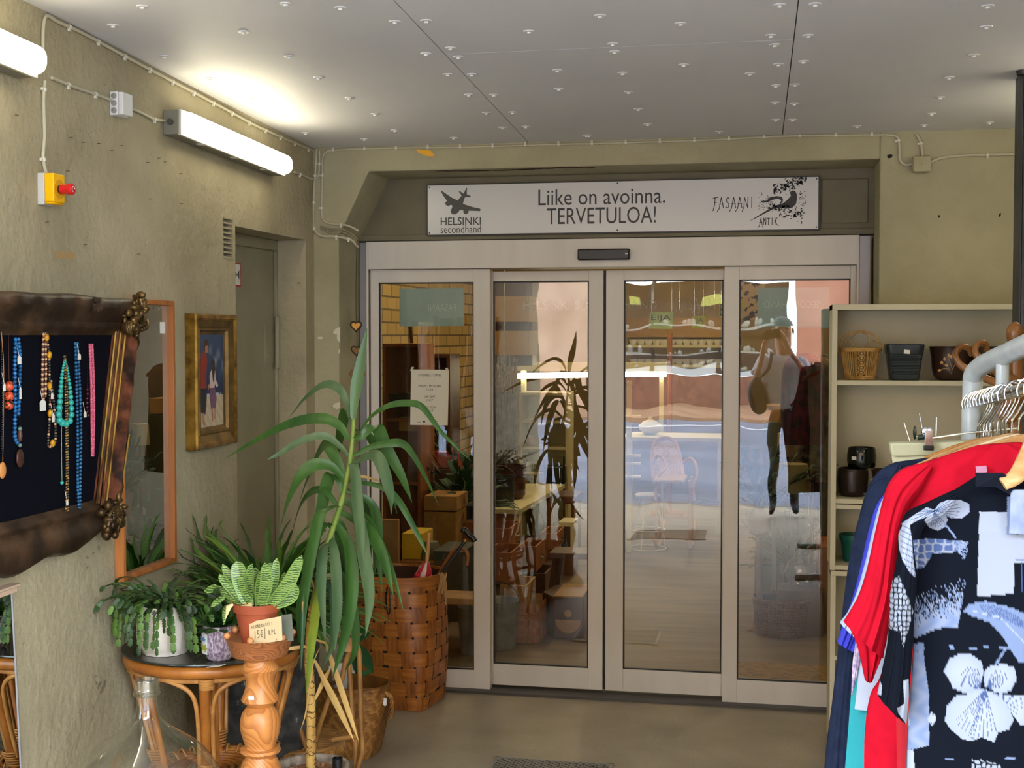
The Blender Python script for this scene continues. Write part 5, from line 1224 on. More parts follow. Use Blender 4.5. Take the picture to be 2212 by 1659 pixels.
# umbrellas and canes in the basket (each its own thing)
def bt(px, py, y): return PY(px, py, y)
M_cane = mat('cane_wood', '#9a5a26', .35, col2='#6b3a16', scale=10); M_hw2 = mat('handle_wood', '#c08a52', .4)
zin = .03
def stick(pts, y, fx, r, m, name, t):
    q = MB(); P = [PY(a, b, y) for a, b in pts] + [Vector(fx)]; q.tube(catmull(P, 5), r, 10); return q.build(name, m, t, smooth=60)
t = thing('umbrella', 'red and white striped umbrella with a bamboo handle in the splint basket', 'umbrella', (BC[0] + .07, BC[1], zin))
stick([(927, 1152), (925, 1180), (922, 1215)], 5.98, PY(921, 1225, 5.98), .009, M_hw2, 'handle', t)
q = MB(); a = PY(921, 1214, 5.98); b = Vector((BC[0] + .06, BC[1] - .01, .3)); n = 10; vs = []; 
ax_ = (b - a).normalized(); X_ = ax_.orthogonal().normalized(); Y_ = ax_.cross(X_); NS = 24; ms = []
for i in range(n + 1):
    f = i / n; r_ = .012 + .030 * min(1, f * 6) - .02 * max(0, f - .5)
    for j in range(NS): th = 2 * PI * j / NS + f * 2.5; rr_ = r_ * (1 + .22 * math.cos(th * 6)); vs.append(a + (b - a) * f + X_ * (rr_ * math.cos(th)) + Y_ * (rr_ * math.sin(th)))
for k in range(2):
    q.add(vs if k == 0 else [], [], 0)
for i in range(n):
    for j in range(NS):
        q.f.append((i * NS + j, i * NS + (j + 1) % NS, (i + 1) * NS + (j + 1) % NS, (i + 1) * NS + j)); q.m.append((j // 3) % 2)
q.build('folded_canopy', [mat('umbrella_white', '#dcc9c4', .6), mat('umbrella_red', '#b81f2c', .5)], t, smooth=60)
t = thing('umbrella', 'folding umbrella whose short bright red handle leans out of the splint basket', 'umbrella', (BC[0], BC[1], zin))
q = MB(); a = PY(903, 1240, 5.93); b = Vector((BC[0] - .0, BC[1] - .03, .42)); d = (b - a).normalized()
q.tube([a, a + d * .004, a + d * .035, a + d * .038], [.010, .014, .015, .010], 14); q.tube([a + d * .038, a + d * .2], .014, 12); q.build('handle', mat('red_handle', '#c0162c', .3), t)
t = thing('umbrella', 'black folded umbrella with a wooden handle and wrist strap at the back of the basket', 'umbrella', (BC[0] - .1, BC[1], zin))
q = MB(); P = [PY(745, 1232, 5.9), PY(775, 1238, 5.92), PY(800, 1258, 5.95)]; P = [PY(760, 1200, 6.0), PY(768, 1222, 6.0), PY(778, 1255, 6.02), Vector((BC[0] - .09, BC[1], .25))]
q.tube(catmull(P, 4), [.012] + [.03] * 4 + [.042] * 4 + [.035] * 4, 12); q.build('folded_canopy', mat('umbrella_black', '#0b0c10', .7), t, smooth=60)
q = MB(); q.tube([PY(750, 1180, 6.0), PY(762, 1208, 6.0)], .008, 8); q.build('handle', M_hw2, t)
q = MB(); q.tube(catmull([PY(838, 1262, 5.845), PY(834, 1290, 5.835), PY(837, 1322, 5.83), PY(842, 1322, 5.83), PY(842, 1290, 5.835), PY(842, 1262, 5.845)], 5), .003, 6); q.build('wrist_strap', M_black, t, smooth=60)
t = thing('walking_cane', 'black walking cane with a moulded T handle leaning in the splint basket', 'cane', (BC[0] + .1, BC[1], zin))
q = MB(); a, b = PY(1003, 1170, 6.03), PY(945, 1252, 6.0); q.tube([a, b, b + (b - a) * 1.0], .0085, 12); q.build('shaft', M_black, t)
q = MB(); q.tube([a, a + (a - b).normalized() * .012], .0095, 12); q.build('brass_collar', M_gold, t)
q = MB(); c = PY(1009, 1158, 6.03); q.tube(catmull([PY(999, 1150, 6.03), PY(1004, 1144, 6.03), PY(1012, 1155, 6.03), PY(1022, 1163, 6.03), PY(1026, 1170, 6.03)], 4), [.010, .014, .015, .014, .013] + [.013] * 11 + [.010], 12); q.build('handle', M_black, t, smooth=60)
t = thing('walking_cane', 'brown wooden cane with a curved crook handle in the splint basket', 'cane', (BC[0] + .12, BC[1], zin))
q = MB(); P = [PY(a, b, 6.06) for a, b in ((1008, 1222), (1011, 1205), (1008, 1192), (998, 1186), (985, 1188), (972, 1200), (955, 1228), (938, 1258))]; P.append(P[-1] + (P[-1] - P[-2]) * 2); q.tube(catmull(P, 5), .0085, 10); q.build('shaft', M_cane, t, smooth=60)

# palm-leaf shopping basket
M_p1 = mat('palm_leaf_light', '#b07c40', .5, col2='#8a5a28', scale=8); M_p2 = mat('palm_leaf_dark', '#8f5f2c', .5, col2='#6b421a', scale=8)
pb = PZ(770, 1645, 0); BX, BY = pb.x - .16, pb.y + .12
t = thing('palm_basket', 'plaited palm-leaf shopping basket with twisted rope handles on the floor', 'basket', (BX, BY, 0))
lp2 = sqloop(BX, BY, .20, .25, .30, rot=-.08, bulge=.01, ax=1.05, ay=.50, pw0=.4, pw1=.75)
q = MB(); nu, nv = 72, 20
for i in range(nu):
    for j in range(nv):
        s_ = i + j * .0; k = (i + j) % 4; sh = .5 * (j % 2)
        c = [lp2(((i + sh + a * 1.55 - .28) / nu) % 1, min(1, max(0, (j + b * 1.5 - .25) / nv))) for a, b in ((0, .5), (.5, 0), (1, .5), (.5, 1))]
        am = [.0015, .0, .0015, .004]
        q.add([p + n * (x + .001) for (p, n), x in zip(c, am)], [(0, 1, 2, 3)], (i * 7 + j * 3) % 5 == 0 or (i + j) % 3 == 0)
q.build('woven_body', [M_p1, M_p2], t, smooth=0)
q = MB(); liner(q, lp2, 48, 5, .002); q.build('liner', M_p2, t)
def rope(P, r, m, nm, t):
    P = catmull(P, 10); q = MB(); 
    for ph in (0, PI):
        Q = []
        for i, p in enumerate(P):
            d = (P[min(i + 1, len(P) - 1)] - P[max(i - 1, 0)]).normalized(); u = d.orthogonal().normalized(); u = Vector((0, 1, 0)) - d * d.y; u.normalize(); w_ = d.cross(u); Q.append(p + (u * math.cos(i * .75 + ph) + w_ * math.sin(i * .75 + ph)) * r * .6)
        q.tube(Q, r * .75, 6)
    return q.build(nm, m, t, smooth=60)
yf = BY - .02
pr2, _n = lp2(0.0, 1); pl2, _n = lp2(.5, 1)
rope([PY(795, 1543, pr2.y - .06), PY(805, 1515, pr2.y - .04), PY(825, 1498, pr2.y - .02), PY(843, 1505, pr2.y), PY(846, 1530, pr2.y + .02), PY(843, 1550, pr2.y + .04)], .008, M_p1, 'handle', t)
rope([PY(605, 1505, BY + .05), PY(612, 1480, BY + .05), PY(625, 1478, BY + .06), PY(637, 1500, BY + .08), PY(640, 1530, BY + .09)], .008, M_p1, 'handle', t)
q = MB(); a = PY(828, 1508, pr2.y - .03); q.prism([(0, 0), (.014, 0), (.014, -.028), (.007, -.034), (0, -.028)], a, (1, 0, 0), (0, 0, 1), (0, .001, 0)); q.build('price_tag', M_paper, t, smooth=0)
# white bucket and bottle glimpsed behind the stand
wb_ = PY(735, 1490, 5.35)
q = MB(); q.lathe([(0, .001), (.055, .001), (.07, .30), (.073, .31), (.066, .31), (.06, .29), (0, .28)], (wb_.x, 5.42, 0), 28); tag(q.build('plastic_pail', mat('pail_white', '#c9c5bb', .4), smooth=40), 'off-white plastic pail half hidden behind the rattan stand', 'pail')
# grating in the floor
M_grate = mat('galvanised_grate', '#8a8780', .4, metal=.5)
def grating(x0, x1, y0, y1, lab, along=.05):
    t = thing('floor_grating', lab, 'grating', ((x0 + x1) / 2, (y0 + y1) / 2, 0))
    q = MB(); q.box(x0, x1, y0, y1, -.0005, .001); q.build('pit', mat('pit_dark', '#26231f', .9), t, smooth=0)
    q = MB()
    for (a, b, c, d) in ((x0, x1, y0, y0 + .012), (x0, x1, y1 - .012, y1), (x0, x0 + .012, y0, y1), (x1 - .012, x1, y0, y1)): q.box(a, b, c, d, .0, .008)
    q.build('frame', M_grate, t, smooth=0)
    q = MB(); s_ = .028; n = int((x1 - x0 + (y1 - y0)) / s_) + 1
    for k in range(1, n):
        for sg_ in (0, 1):
            u0 = k * s_; a = Vector((min(u0, x1 - x0), max(0, u0 - (x1 - x0)), 0)); b = Vector((max(0, u0 - (y1 - y0)), min(u0, y1 - y0), 0))
            if sg_: a.x = (x1 - x0) - a.x; b.x = (x1 - x0) - b.x
            A_ = Vector((x0, y0, .0055)) + a; B_ = Vector((x0, y0, .0055)) + b; d = (B_ - A_)
            if d.length < .02: continue
            q.obox((A_ + B_) / 2, d / 2, d.normalized().cross(Vector((0, 0, 1))) * .002, (0, 0, .002))
    q.build('mesh', M_grate, t, smooth=0)
grating(-1.107, -.62, 4.93, 5.28, 'diamond-mesh metal floor grating at the bottom edge of the photo')
grating(-1.20, -.55, .86, 1.46, 'diamond-mesh metal floor grating nearer the street, seen reflected in the right sliding door')
# ================================================================ cream bookcase against the back wall
M_shelf = mat('cream_laminate', '#c9c4aa', .5, col2='#c2bda2', scale=4)
SX0, SX1, SYF, SYB = .245, 1.16, 5.66, 5.93
zS = [.0, .735, .748, 1.0]
t = thing('bookcase', 'tall open cream bookcase standing right of the sliding doors', 'shelf', ((SX0 + SX1) / 2, (SYF + SYB) / 2, 0))
th = .022
def bx(nm, *b, m=M_shelf, pr=None, bev=.0012): q = MB(); q.box(*b); return q.build(nm, m, pr or t, smooth=0, bevel=bev)
bx('side_panel', SX0, SX0 + th, SYF, SYB, .76, 1.873); bx('side_panel', SX1 - th, SX1, SYF, SYB, .76, 1.873)
bx('top_panel', SX0, SX1, SYF - .002, SYB, 1.851, 1.874)
bx('back_panel', SX0 + .004, SX1 - .004, SYB - .008, SYB - .002, .76, 1.86)
for z in (1.538, 1.042, .762): bx('shelf', SX0 + th, SX1 - th, SYF + .002, SYB - .008, z, z + .019)
bx('shelf', SX0 + th, SX1 - th, SYF + .006, SYB - .008, 1.019, 1.037)
# lower unit
t = thing('bookcase', 'lower cream cabinet unit carrying the open bookcase', 'shelf', ((SX0 + SX1) / 2, (SYF + SYB) / 2, 0))
bx('side_panel', SX0 + .003, SX0 + .003 + th, SYF, SYB, 0, .758); bx('side_panel', SX1 - th, SX1, SYF, SYB, 0, .758); bx('top_panel', SX0 + .003, SX1, SYF - .002, SYB, .737, .757)
bx('back_panel', SX0 + .006, SX1 - .004, SYB - .008, SYB - .002, 0.0, .74)
for z in (.03, .38): bx('shelf', SX0 + th + .003, SX1 - th, SYF + .002, SYB - .008, z, z + .019)

def SPt(px, py, y): return PY(px, py, y)
S1, S2, S3 = 1.557, 1.061, .781
# wicker basket with hoop handle
M_wk = mat('wicker_pale', '#c29a5a', .5, col2='#9c7336', scale=30)
c0 = PY(1858, 818, 5.78); rt_ = .083; rb_ = .060; h_ = .125; cx, cy_ = c0.x, 5.78
t = thing('wicker_basket', 'pale cane basket with a hoop handle on the top shelf of the bookcase', 'basket', (cx, cy_, S1))
q = MB()
for k in range(52):
    a = 2 * PI * k / 52
    if abs(((a + PI / 2 + PI) % (2 * PI)) - PI) < .28: continue
    q.tube([(cx + rb_ * math.cos(a), cy_ + rb_ * math.sin(a), S1 + .008), (cx + rt_ * math.cos(a), cy_ + rt_ * math.sin(a), S1 + h_)], .0022, 5)
q.build('cane_stakes', M_wk, t)
for (r_, z_, w_) in ((rb_ + .001, .006, .005), (rb_ + .003, .014, .004), (rt_, h_, .006), (rt_ + .002, h_ + .006, .005)):
    q = MB(); ring((cx, cy_), r_, S1 + z_, w_, q, 40, 7); q.build('band', M_wk, t)
q = MB(); q.lathe([(0, 0.001), (rb_, .001), (rb_, .004), (0, .004)], (cx, cy_, S1), 24); q.build('base', M_wk, t)
q = MB()
for k in range(5):
    z = .02 + k * .02; r_ = rb_ + (rt_ - rb_) * (z / h_) + .003
    for sg_ in (-1, 1): q.tube([(cx + sg_ * .014 * math.sin(x * PI / 6), cy_ - r_ - .0035 * (x == 3), S1 + z + .026 * x / 6) for x in range(7)], .0026, 5)
    q.ball((cx, cy_ - r_ - .002, S1 + z + .013), .006, 8, 5, (1, .5, .8))
for sg_ in (-1, 1): q.tube([(cx + sg_ * .019, cy_ - rb_ - .001, S1 + .01), (cx + sg_ * .024, cy_ - rt_ - .002, S1 + h_)], .003, 5)
q.build('lattice_panel', M_wk, t)
q = MB()
for o in (-.004, .004): q.tube(catmull([(cx - .085, cy_ + o, S1 + h_), (cx - .075, cy_ + o, S1 + h_ + .045), (cx - .045, cy_ + o, S1 + h_ + .07), (cx, cy_ + o, S1 + h_ + .08), (cx + .045, cy_ + o, S1 + h_ + .07), (cx + .075, cy_ + o, S1 + h_ + .045), (cx + .085, cy_ + o, S1 + h_)], 4), .0042, 7)
q.build('handle', M_wk, t)
q = MB(); P = [(cx + .036 * math.cos(a), cy_, S1 + h_ + .040 + .036 * math.sin(a)) for a in [2 * PI * i / 24 for i in range(24)]]; q.tube(P, .003, 6, closed=True)
for sg_ in (-1, 1): q.tube([(cx + sg_ * (.052 + .018 * math.cos(a)), cy_, S1 + h_ + .022 + .02 * math.sin(a)) for a in [2 * PI * i / 16 for i in range(16)]], .0025, 6, closed=True)
q.build('scroll', M_wk, t)
# square dark green ridged pot
M_gp = mat('ridged_green_black', '#232c2e', .25, bump=.2); c0 = PY(1952, 818, 5.77); cx = c0.x
t = thing('plant_pot', 'square tapered dark green pot with a ridged lower half on the top shelf', 'pot', (cx, 5.77, S1))
q = MB(); vs = []; pr_ = [(.056, .0), (.058, .004)]
for k in range(34): pr_.append((.058 + .013 * k / 33 + (.0012 if k % 2 else 0), .006 + k * .0031))
pr_ += [(.074, .112), (.078, .150), (.075, .152), (.071, .148), (.066, .10), (.05, .03)]
for h, z in pr_:
    for i in range(32):
        a = 2 * PI * i / 32; c_, s_ = math.cos(a), math.sin(a); vs.append((cx + h * math.copysign(abs(c_) ** .22, c_), 5.77 + h * math.copysign(abs(s_) ** .22, s_), S1 + z))
n = len(pr_); q.add(vs, [(j * 32 + i, j * 32 + (i + 1) % 32, (j + 1) * 32 + (i + 1) % 32, (j + 1) * 32 + i) for j in range(n - 1) for i in range(32)] + [tuple(range(31, -1, -1)), tuple((n - 1) * 32 + i for i in range(32))])
q.build('body', M_gp, t, smooth=30)
q = MB(); q.obox((cx + .005, 5.6945, S1 + .120), (.012, 0, -.001), (0, .0006, 0), (.001, 0, .008)); q.build('price_sticker', M_paper, t, smooth=0)
# brown bowls with leaf decoration
M_bp = mat('brown_glaze', '#35231c', .25); M_tan = mat('decor_tan', '#b98f5e', .5)
for (px, r_, lab) in ((2052, .083, 'dark brown pot with a tan leaf branch motif, left of the scrolled hangers'), (2138, .083, 'dark brown pot behind the white rack tube on the top shelf')):
    c0 = PY(px, 818, 5.79); cx = c0.x
    t = thing('plant_pot', lab, 'pot', (cx, 5.79, S1))
    q = MB(); q.lathe([(0, .001), (.045, .001), (.055, .004), (.068, .02), (.074, .05), (.078, .10), (.085, .138), (.087, .142), (.081, .142), (.074, .1), (.06, .03), (0, .02)], (cx, 5.79, S1), 40); q.build('body', M_bp, t, smooth=40)
    q = MB(); Y = lambda x: 5.79 - math.sqrt(max(0, .079 ** 2 - (x - cx) ** 2)) - .002
    def br(pts, w): q.tube([(cx - .012 + a, Y(cx - .012 + a), S1 + b) for a, b in pts], w, 5)
    br([(.002, .028), (.000, .045), (-.010, .06), (-.025, .068)], .0013); br([(.008, .028), (.010, .05), (.002, .075), (-.004, .098)], .0013); br([(.012, .05), (.022, .07), (.02, .1)], .0013); br([(-.004, .052), (-.022, .05), (-.035, .045)], .0013)
    for (a, b, an) in ((-.03, .075, 2.2), (-.02, .09, 1.7), (-.004, .105, 1.6), (.006, .1, 1.2), (.02, .108, 1.5), (.026, .075, .4), (-.038, .043, 3.4), (.028, .1, .8), (-.012, .065, 2.4)):
        x = cx - .012 + a; q.ball((x, Y(x), S1 + b), 1, 7, 5, (.005 + .003 * abs(math.cos(an)), .0015, .004 + .004 * abs(math.sin(an))))
    q.build('leaf_decor', M_tan, t, smooth=60)
# black pots on the middle shelf
M_gb = mat('gloss_black', '#0a0f0d', .08); M_br = mat('bronze_black', '#2a201b', .3, metal=.4)
c0 = PY(1842, 1070, 5.78)
t = thing('plant_pot', 'dark bronze ribbed pot on the middle shelf, under the glossy black one', 'pot', (c0.x, 5.78, S2))
pr_ = [(0, .001), (.046, .001), (.054, .012)] + [(.058 + .006 * math.sin(k / 14 * PI * .7) + (.0008 if k % 2 else 0), .018 + k * .0066) for k in range(15)] + [(.060, .119), (.056, .12), (.052, .1), (0, .03)]
q = MB(); q.lathe(pr_, (c0.x, 5.78, S2), 40); q.build('body', M_br, t, smooth=30)
c1 = PY(1861, 1009, 5.79)
t = thing('plant_pot', 'glossy black rounded pot stacked on the dark bronze ribbed pot', 'pot', (c1.x, 5.785, S2 + .1205))
q = MB(); q.lathe([(0, .001), (.05, .001), (.056, .005), (.061, .03), (.061, .055), (.057, .082), (.054, .088), (.051, .085), (.05, .03), (0, .02)], (c1.x, 5.785, S2 + .1205), 40); q.build('body', M_gb, t, smooth=50)
q = MB(); q.obox((c1.x - .035, 5.785 - .053, S2 + .1205 + .045), (.009, -.006, 0), (.0003, .0005, 0), (0, 0, .007)); q.build('price_sticker', M_paper, t, smooth=0)
c2 = PY(1912, 1060, 5.78)
t = thing('plant_pot', 'dark flared pot half hidden behind the navy coat on the middle shelf', 'pot', (c2.x, 5.79, S2))
q = MB(); q.lathe([(0, .001), (.04, .001), (.05, .06), (.055, .105), (.06, .115), (.056, .115), (.045, .05), (0, .02)], (c2.x, 5.79, S2), 32); q.build('body', M_bp, t, smooth=40)
q = MB(); a = PZ(1856, 1056, S2 + .02); q.obox((c0.x + .052, 5.70, S2 + .018), (.012, 0, -.004), (0, .004, 0), (0, 0, .0006)); tag(q.build('price_label', M_paper, smooth=0), 'small white price slip by the bronze ribbed pot on the middle shelf', 'label')
c3 = PY(1838, 1215, 5.78)
t = thing('plant_pot', 'teal green plastic pot on the lowest visible shelf beside the navy coat', 'pot', (c3.x, 5.79, S3))
q = MB(); q.lathe([(0, .001), (.05, .001), (.06, .09), (.066, .092), (.068, .115), (.064, .115), (.055, .05), (0, .01)], (c3.x + .018, 5.79, S3), 32); q.build('body', mat('teal_plastic', '#12544c', .4), t, smooth=40)
# two small pegs in the side panel
q = MB(); q.tube([(SX0 + th, 5.70, 1.20), (SX0 + th + .012, 5.70, 1.20)], .0015, 5)
sp0 = tag(q.build('shelf_peg', M_nail), 'small metal shelf peg in the bookcase side panel', 'peg', 'shelf pegs in the bookcase side'); copy_tree(sp0, sp0.location + Vector((0, 0, .012)))

# ================================================================ clothes rack and clothes
M_rack = mat('white_enamel', '#b4bbbd', .3, col2='#a3acb0', scale=20)
M_chr = mat('chrome', '#d6dade', .12, metal=1.0)
RA, RB, RCy = 3.02, 2.25, 2.25
def RP(px, py, y): return PY(px, py, y)
tA = RP(2082, 1000, 3.0)
t = thing('clothes_rack', 'white enamelled tube clothes rack with a chrome hanging rail at the right edge', 'clothes rack', (tA.x, 3.0, 0))
bendp = [Vector((RP(2097, 1000, 3.0).x, 3.0, .02)), RP(2097, 1000, 3.0), RP(2100, 900, 3.0), RP(2101, 830, 3.0), RP(2104, 808, 2.99), RP(2118, 792, 2.96), RP(2150, 775, 2.86), RP(2180, 762, 2.76), RP(2225, 742, 2.6), RP(2330, 700, 2.25), RP(2600, 600, 1.6)]
q = MB(); P = catmull(bendp, 6); q.tube(P, [.021] * len(P), 16); q.build('frame_tube', M_rack, t, smooth=60)
q = MB(); end = bendp[-1]; q.tube([end, Vector((end.x, end.y, .02))], .021, 12); q.tube([(bendp[0].x - .25, 3.0, .02), (bendp[0].x + .25, 3.0, .02)], .021, 10); q.tube([(end.x - .25, end.y, .02), (end.x + .25, end.y, .02)], .021, 10); q.tube([(bendp[0].x, 3.0, .02), (end.x, end.y, .02)], .021, 10); q.build('foot_frame', M_rack, t, smooth=60)
ya_, yb_ = 2.97, 1.65
rA = RP(2104, 868, 2.99); rB = RP(2193, 846, 2.70)
d_ = (rB - rA)
def rail(y): f = (y - rA.y) / (rB.y - rA.y); return rA + d_ * f
# flatten the rail: x,z as functions of y
q = MB(); q.tube([rail(3.0), rail(1.9)], .0125, 14); q.build('hanging_rail', M_chr, t, smooth=60)
q = MB(); a = RP(2166, 768, 2.81); b = rail(2.81); b.x = a.x * .7 + b.x * .3; q.tube([a, Vector((a.x, a.y, b.z + .0)), b], .013, 12); q.build('rail_bracket', M_rack, t, smooth=60)

# hangers: shared builder. c = rail point, hook over the rail, wooden arms
M_h1 = mat('hanger_beech', '#c39a6a', .4, col2='#a97c4a', scale=14, stretch=(1, 1, 5)); M_h2 = mat('hanger_honey', '#b57a36', .38, col2='#935c22', scale=12, stretch=(1, 1, 5)); M_h3 = mat('hanger_pale', '#cbb692', .45)
def hanger(c, lab, m, rot=0.0, drop=.09, w=.215, arms=True, grp=None, hookr=.026, tilt=0.0):
    t = thing('clothes_hanger', lab, 'hanger', c, grp)
    ux = Vector((math.cos(rot), math.sin(rot), 0)); c = Vector(c)
    q = MB(); top = c + Vector((0, 0, .0145)); P = []
    for k in range(12): a = PI * 1.12 - k * (PI * 1.32) / 11; P.append(c + ux * (hookr * math.cos(a)) + Vector((0, 0, hookr * math.sin(a) - .006)))
    P += [c + ux * .012 + Vector((0, 0, -.040)), c + ux * .002 + Vector((0, 0, -.055)), c + Vector((0, 0, -drop))]
    q.tube(catmull(P, 2), .0021, 6); q.build('hook', M_chr, t, smooth=60)
    if arms:
        q = MB(); cc = c + Vector((0, 0, -drop)); n = 14; vs = []
        for i in range(n + 1):
            f = -1 + 2 * i / n; x = f * w; z = -.012 - .085 * abs(f) ** 1.35 + tilt * f; hh = .016 - .005 * abs(f); tk = .0065 + .012 * max(0, abs(f) - .7)
            o = cc + ux * x + Vector((0, 0, z)); nv_ = Vector((-ux.y, ux.x, 0))
            fw2 = -.03 * abs(f) ** 2
            for (a, b) in ((-1, -1), (1, -1), (1, 1), (-1, 1)): vs.append(o + nv_ * (a * tk + fw2) + Vector((0, 0, b * hh)))
        q.add(vs, [(i * 4 + k, (i + 1) * 4 + k, (i + 1) * 4 + (k + 1) % 4, i * 4 + (k + 1) % 4) for i in range(n) for k in range(4)] + [(0, 1, 2, 3), (n * 4 + 3, n * 4 + 2, n * 4 + 1, n * 4)])
        q.build('wooden_arms', m, t, smooth=40, bevel=.002)
    return t
HY = [(2.985, M_h2), (2.965, M_h3), (2.945, M_h1), (2.92, M_h2), (2.90, M_h1), (2.875, M_h2), (2.85, M_h3), (2.82, M_h1), (2.79, M_h2), (2.765, M_h1), (2.725, M_h1), (2.68, M_h3)]
hl = ['farthest', 'second farthest', 'third farthest', 'fourth farthest', 'fifth farthest', 'sixth farthest', 'seventh farthest', 'eighth farthest', 'ninth farthest', 'tenth farthest', 'eleventh farthest', 'twelfth farthest']
for (y, m), lb in zip(HY, hl):
    c = rail(y); hanger(c, 'wooden hanger with chrome hook, %s from the viewer on the rail' % lb, m, rot=random.uniform(-.08, .08), drop=.088 + random.uniform(-.005, .005))
hanger(rail(2.60), 'wooden hanger of the red shirt with its chrome hook on the rail', M_h1, drop=.088)
hanger(rail(2.56), 'bare chrome-hooked hanger between the red and the printed shirt', M_h3, drop=.088, arms=False)

# garments: lofts between a left and a right outline (photo pixels at a real distance)
def garment(outl, outr, y, dep, nu=60, sub=6, fold=.006, seed=0, cut=0.0, y1=None):
    L = catmull([(a, b, 0) for a, b in outl], sub); R = catmull([(a, b, 0) for a, b in outr], sub); n = len(L)
    rg = random.Random(seed); ph = [rg.uniform(0, 6.28) for _ in range(5)]
    vs = []
    for i in range(n):
        f = i / (n - 1); yy = y if y1 is None else y + (y1 - y) * f
        a = PY(L[i].x, L[i].y, yy); b = PY(R[i].x, R[i].y, yy)
        for j in range(2 * nu):
            front = j <= nu; k = j / nu if front else 2 - j / nu
            s = 2 * k - 1; env = max(0, 1 - s * s) ** .5
            p = a.lerp(b, k); ff = fold * (.25 + .75 * f)
            rip = ff * (math.sin(k * 17 + ph[0] + f * 1.5) + .6 * math.sin(k * 31 + ph[1] - f * 2.2) + .35 * math.sin(k * 7 + ph[2] + f * 4))
            p.y = yy + (-1 if front else 1) * dep * (.25 + .75 * min(1, f * 3 + .1)) * env + rip * (1 if front else .6) * env
            vs.append(p)
    q = MB(); m = 2 * nu
    q.add(vs, [(i * m + j, (i + 1) * m + j, (i + 1) * m + (j + 1) % m, i * m + (j + 1) % m) for i in range(n - 1) for j in range(m)])
    q.add(vs[:m], [tuple(range(m))])
    return q
M_navy2 = mat('navy_wool', '#20283d', .9, spec=.08, col2='#192033', scale=40, bump=.1, bscale=220); M_redc = mat('red_cloth', '#b31026', .85, spec=.08, col2='#a50d22', scale=30, bump=.08, bscale=260)
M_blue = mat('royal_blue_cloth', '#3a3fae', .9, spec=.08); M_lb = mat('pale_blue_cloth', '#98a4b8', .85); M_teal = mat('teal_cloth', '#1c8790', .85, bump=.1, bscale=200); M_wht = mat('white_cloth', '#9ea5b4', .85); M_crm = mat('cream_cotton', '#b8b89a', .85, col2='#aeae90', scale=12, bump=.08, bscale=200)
M_pinkt = mat('red_lining', '#a31020', .85)
# cream trousers on the clip hanger (farthest garment)
y = 2.93
t = thing('trousers', 'cream cotton trousers hanging by the waistband from a chrome clip hanger', 'trousers', PY(2040, 1000, y))
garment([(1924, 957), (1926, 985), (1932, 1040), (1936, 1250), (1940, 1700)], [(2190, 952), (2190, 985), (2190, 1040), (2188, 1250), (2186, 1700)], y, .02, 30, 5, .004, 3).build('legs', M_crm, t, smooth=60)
q = MB(); a, b = PY(1923, 958, y - .024), PY(2192, 951, y - .024); c, d = PY(1927, 986, y - .024), PY(2192, 982, y - .024); n_ = Vector((0, .05, 0)); q.add([a, b, d, c, a + n_, b + n_, d + n_, c + n_], [(0, 1, 2, 3), (7, 6, 5, 4), (0, 4, 5, 1), (1, 5, 6, 2), (2, 6, 7, 3), (3, 7, 4, 0)]); q.build('waistband', M_crm, t, bevel=.004)
t = thing('clip_hanger', 'chrome trouser hanger with a black-tipped clip holding the cream trousers', 'hanger', PY(2006, 940, y - .03))
q = MB(); q.tube([PY(1975, 942, y - .03), PY(2015, 946, y - .03), PY(2090, 935, y - .02), PY(2200, 925, y)], .0026, 7); q.build('bar', M_chr, t)
q = MB()
for dx in (-6, 3): q.ball(PY(2005 + dx, 932, y - .034), .0085, 12, 8, (1, .5, 1.1))
a = PY(2006, 930, y - .04); b = PY(2006, 972, y - .042); q.obox((a + b) / 2, (.008, 0, 0), (0, .003, 0), (b - a) / 2); q.build('clip', M_chr, t, bevel=.002)
q = MB(); a = PY(2006, 962, y - .047); b = PY(2006, 973, y - .047); q.obox((a + b) / 2, (.0105, 0, 0), (0, .003, 0), (b - a) / 2); q.build('rubber_tip', M_black, t, bevel=.002)
q = MB(); a = PY(1976, 935, y - .035); q.ball(a, .011, 10, 8, (.35, .5, 1.3)); q.tube([PY(1982, 946, y - .035), PY(2000, 943, y - .035)], .006, 8); q.build('plastic_end', mat('dark_green_plastic', '#12251a', .3), t)
for (a, b) in (((1953, 913), (1965, 952)), ((1986, 893), (1992, 925)), ((2023, 901), (2022, 940))):
    q = MB(); q.tube([PY(a[0], a[1], y + .05), PY(b[0], b[1], y + .04)], .0009, 5); q.build('wire', M_chr, t)
# navy coat
y = 2.82
t = thing('coat', 'long navy blue coat hanging behind the red shirt, its sleeve reaching lowest', 'coat', PY(1880, 1300, y))
garment([(1935, 998), (1905, 1020), (1875, 1060), (1862, 1150), (1850, 1300), (1820, 1480), (1800, 1600), (1790, 1720), (1785, 1900)], [(2250, 960), (2380, 1010), (2420, 1070), (2430, 1150), (2440, 1300), (2450, 1480), (2460, 1600), (2470, 1720), (2475, 1900)], y, .035, 60, 5, .006, 5).build('body', M_navy2, t, smooth=60)
garment([(1936, 997), (1902, 1015), (1877, 1048), (1857, 1110), (1836, 1200), (1822, 1300), (1808, 1420), (1797, 1520), (1786, 1600), (1779, 1675)], [(1950, 1008), (1952, 1060), (1948, 1100), (1935, 1180), (1910, 1270), (1890, 1350), (1868, 1450), (1862, 1530), (1862, 1600), (1858, 1690)], y - .05, .035, 24, 5, .004, 6).build('sleeve', M_navy2, t, smooth=60)
q = MB(); q.tube(catmull([PY(1882, 1050, y - .088), PY(1895, 1038, y - .092), PY(1915, 1030, y - .09)], 4), .0015, 5); q.build('seam', M_navy2, t)
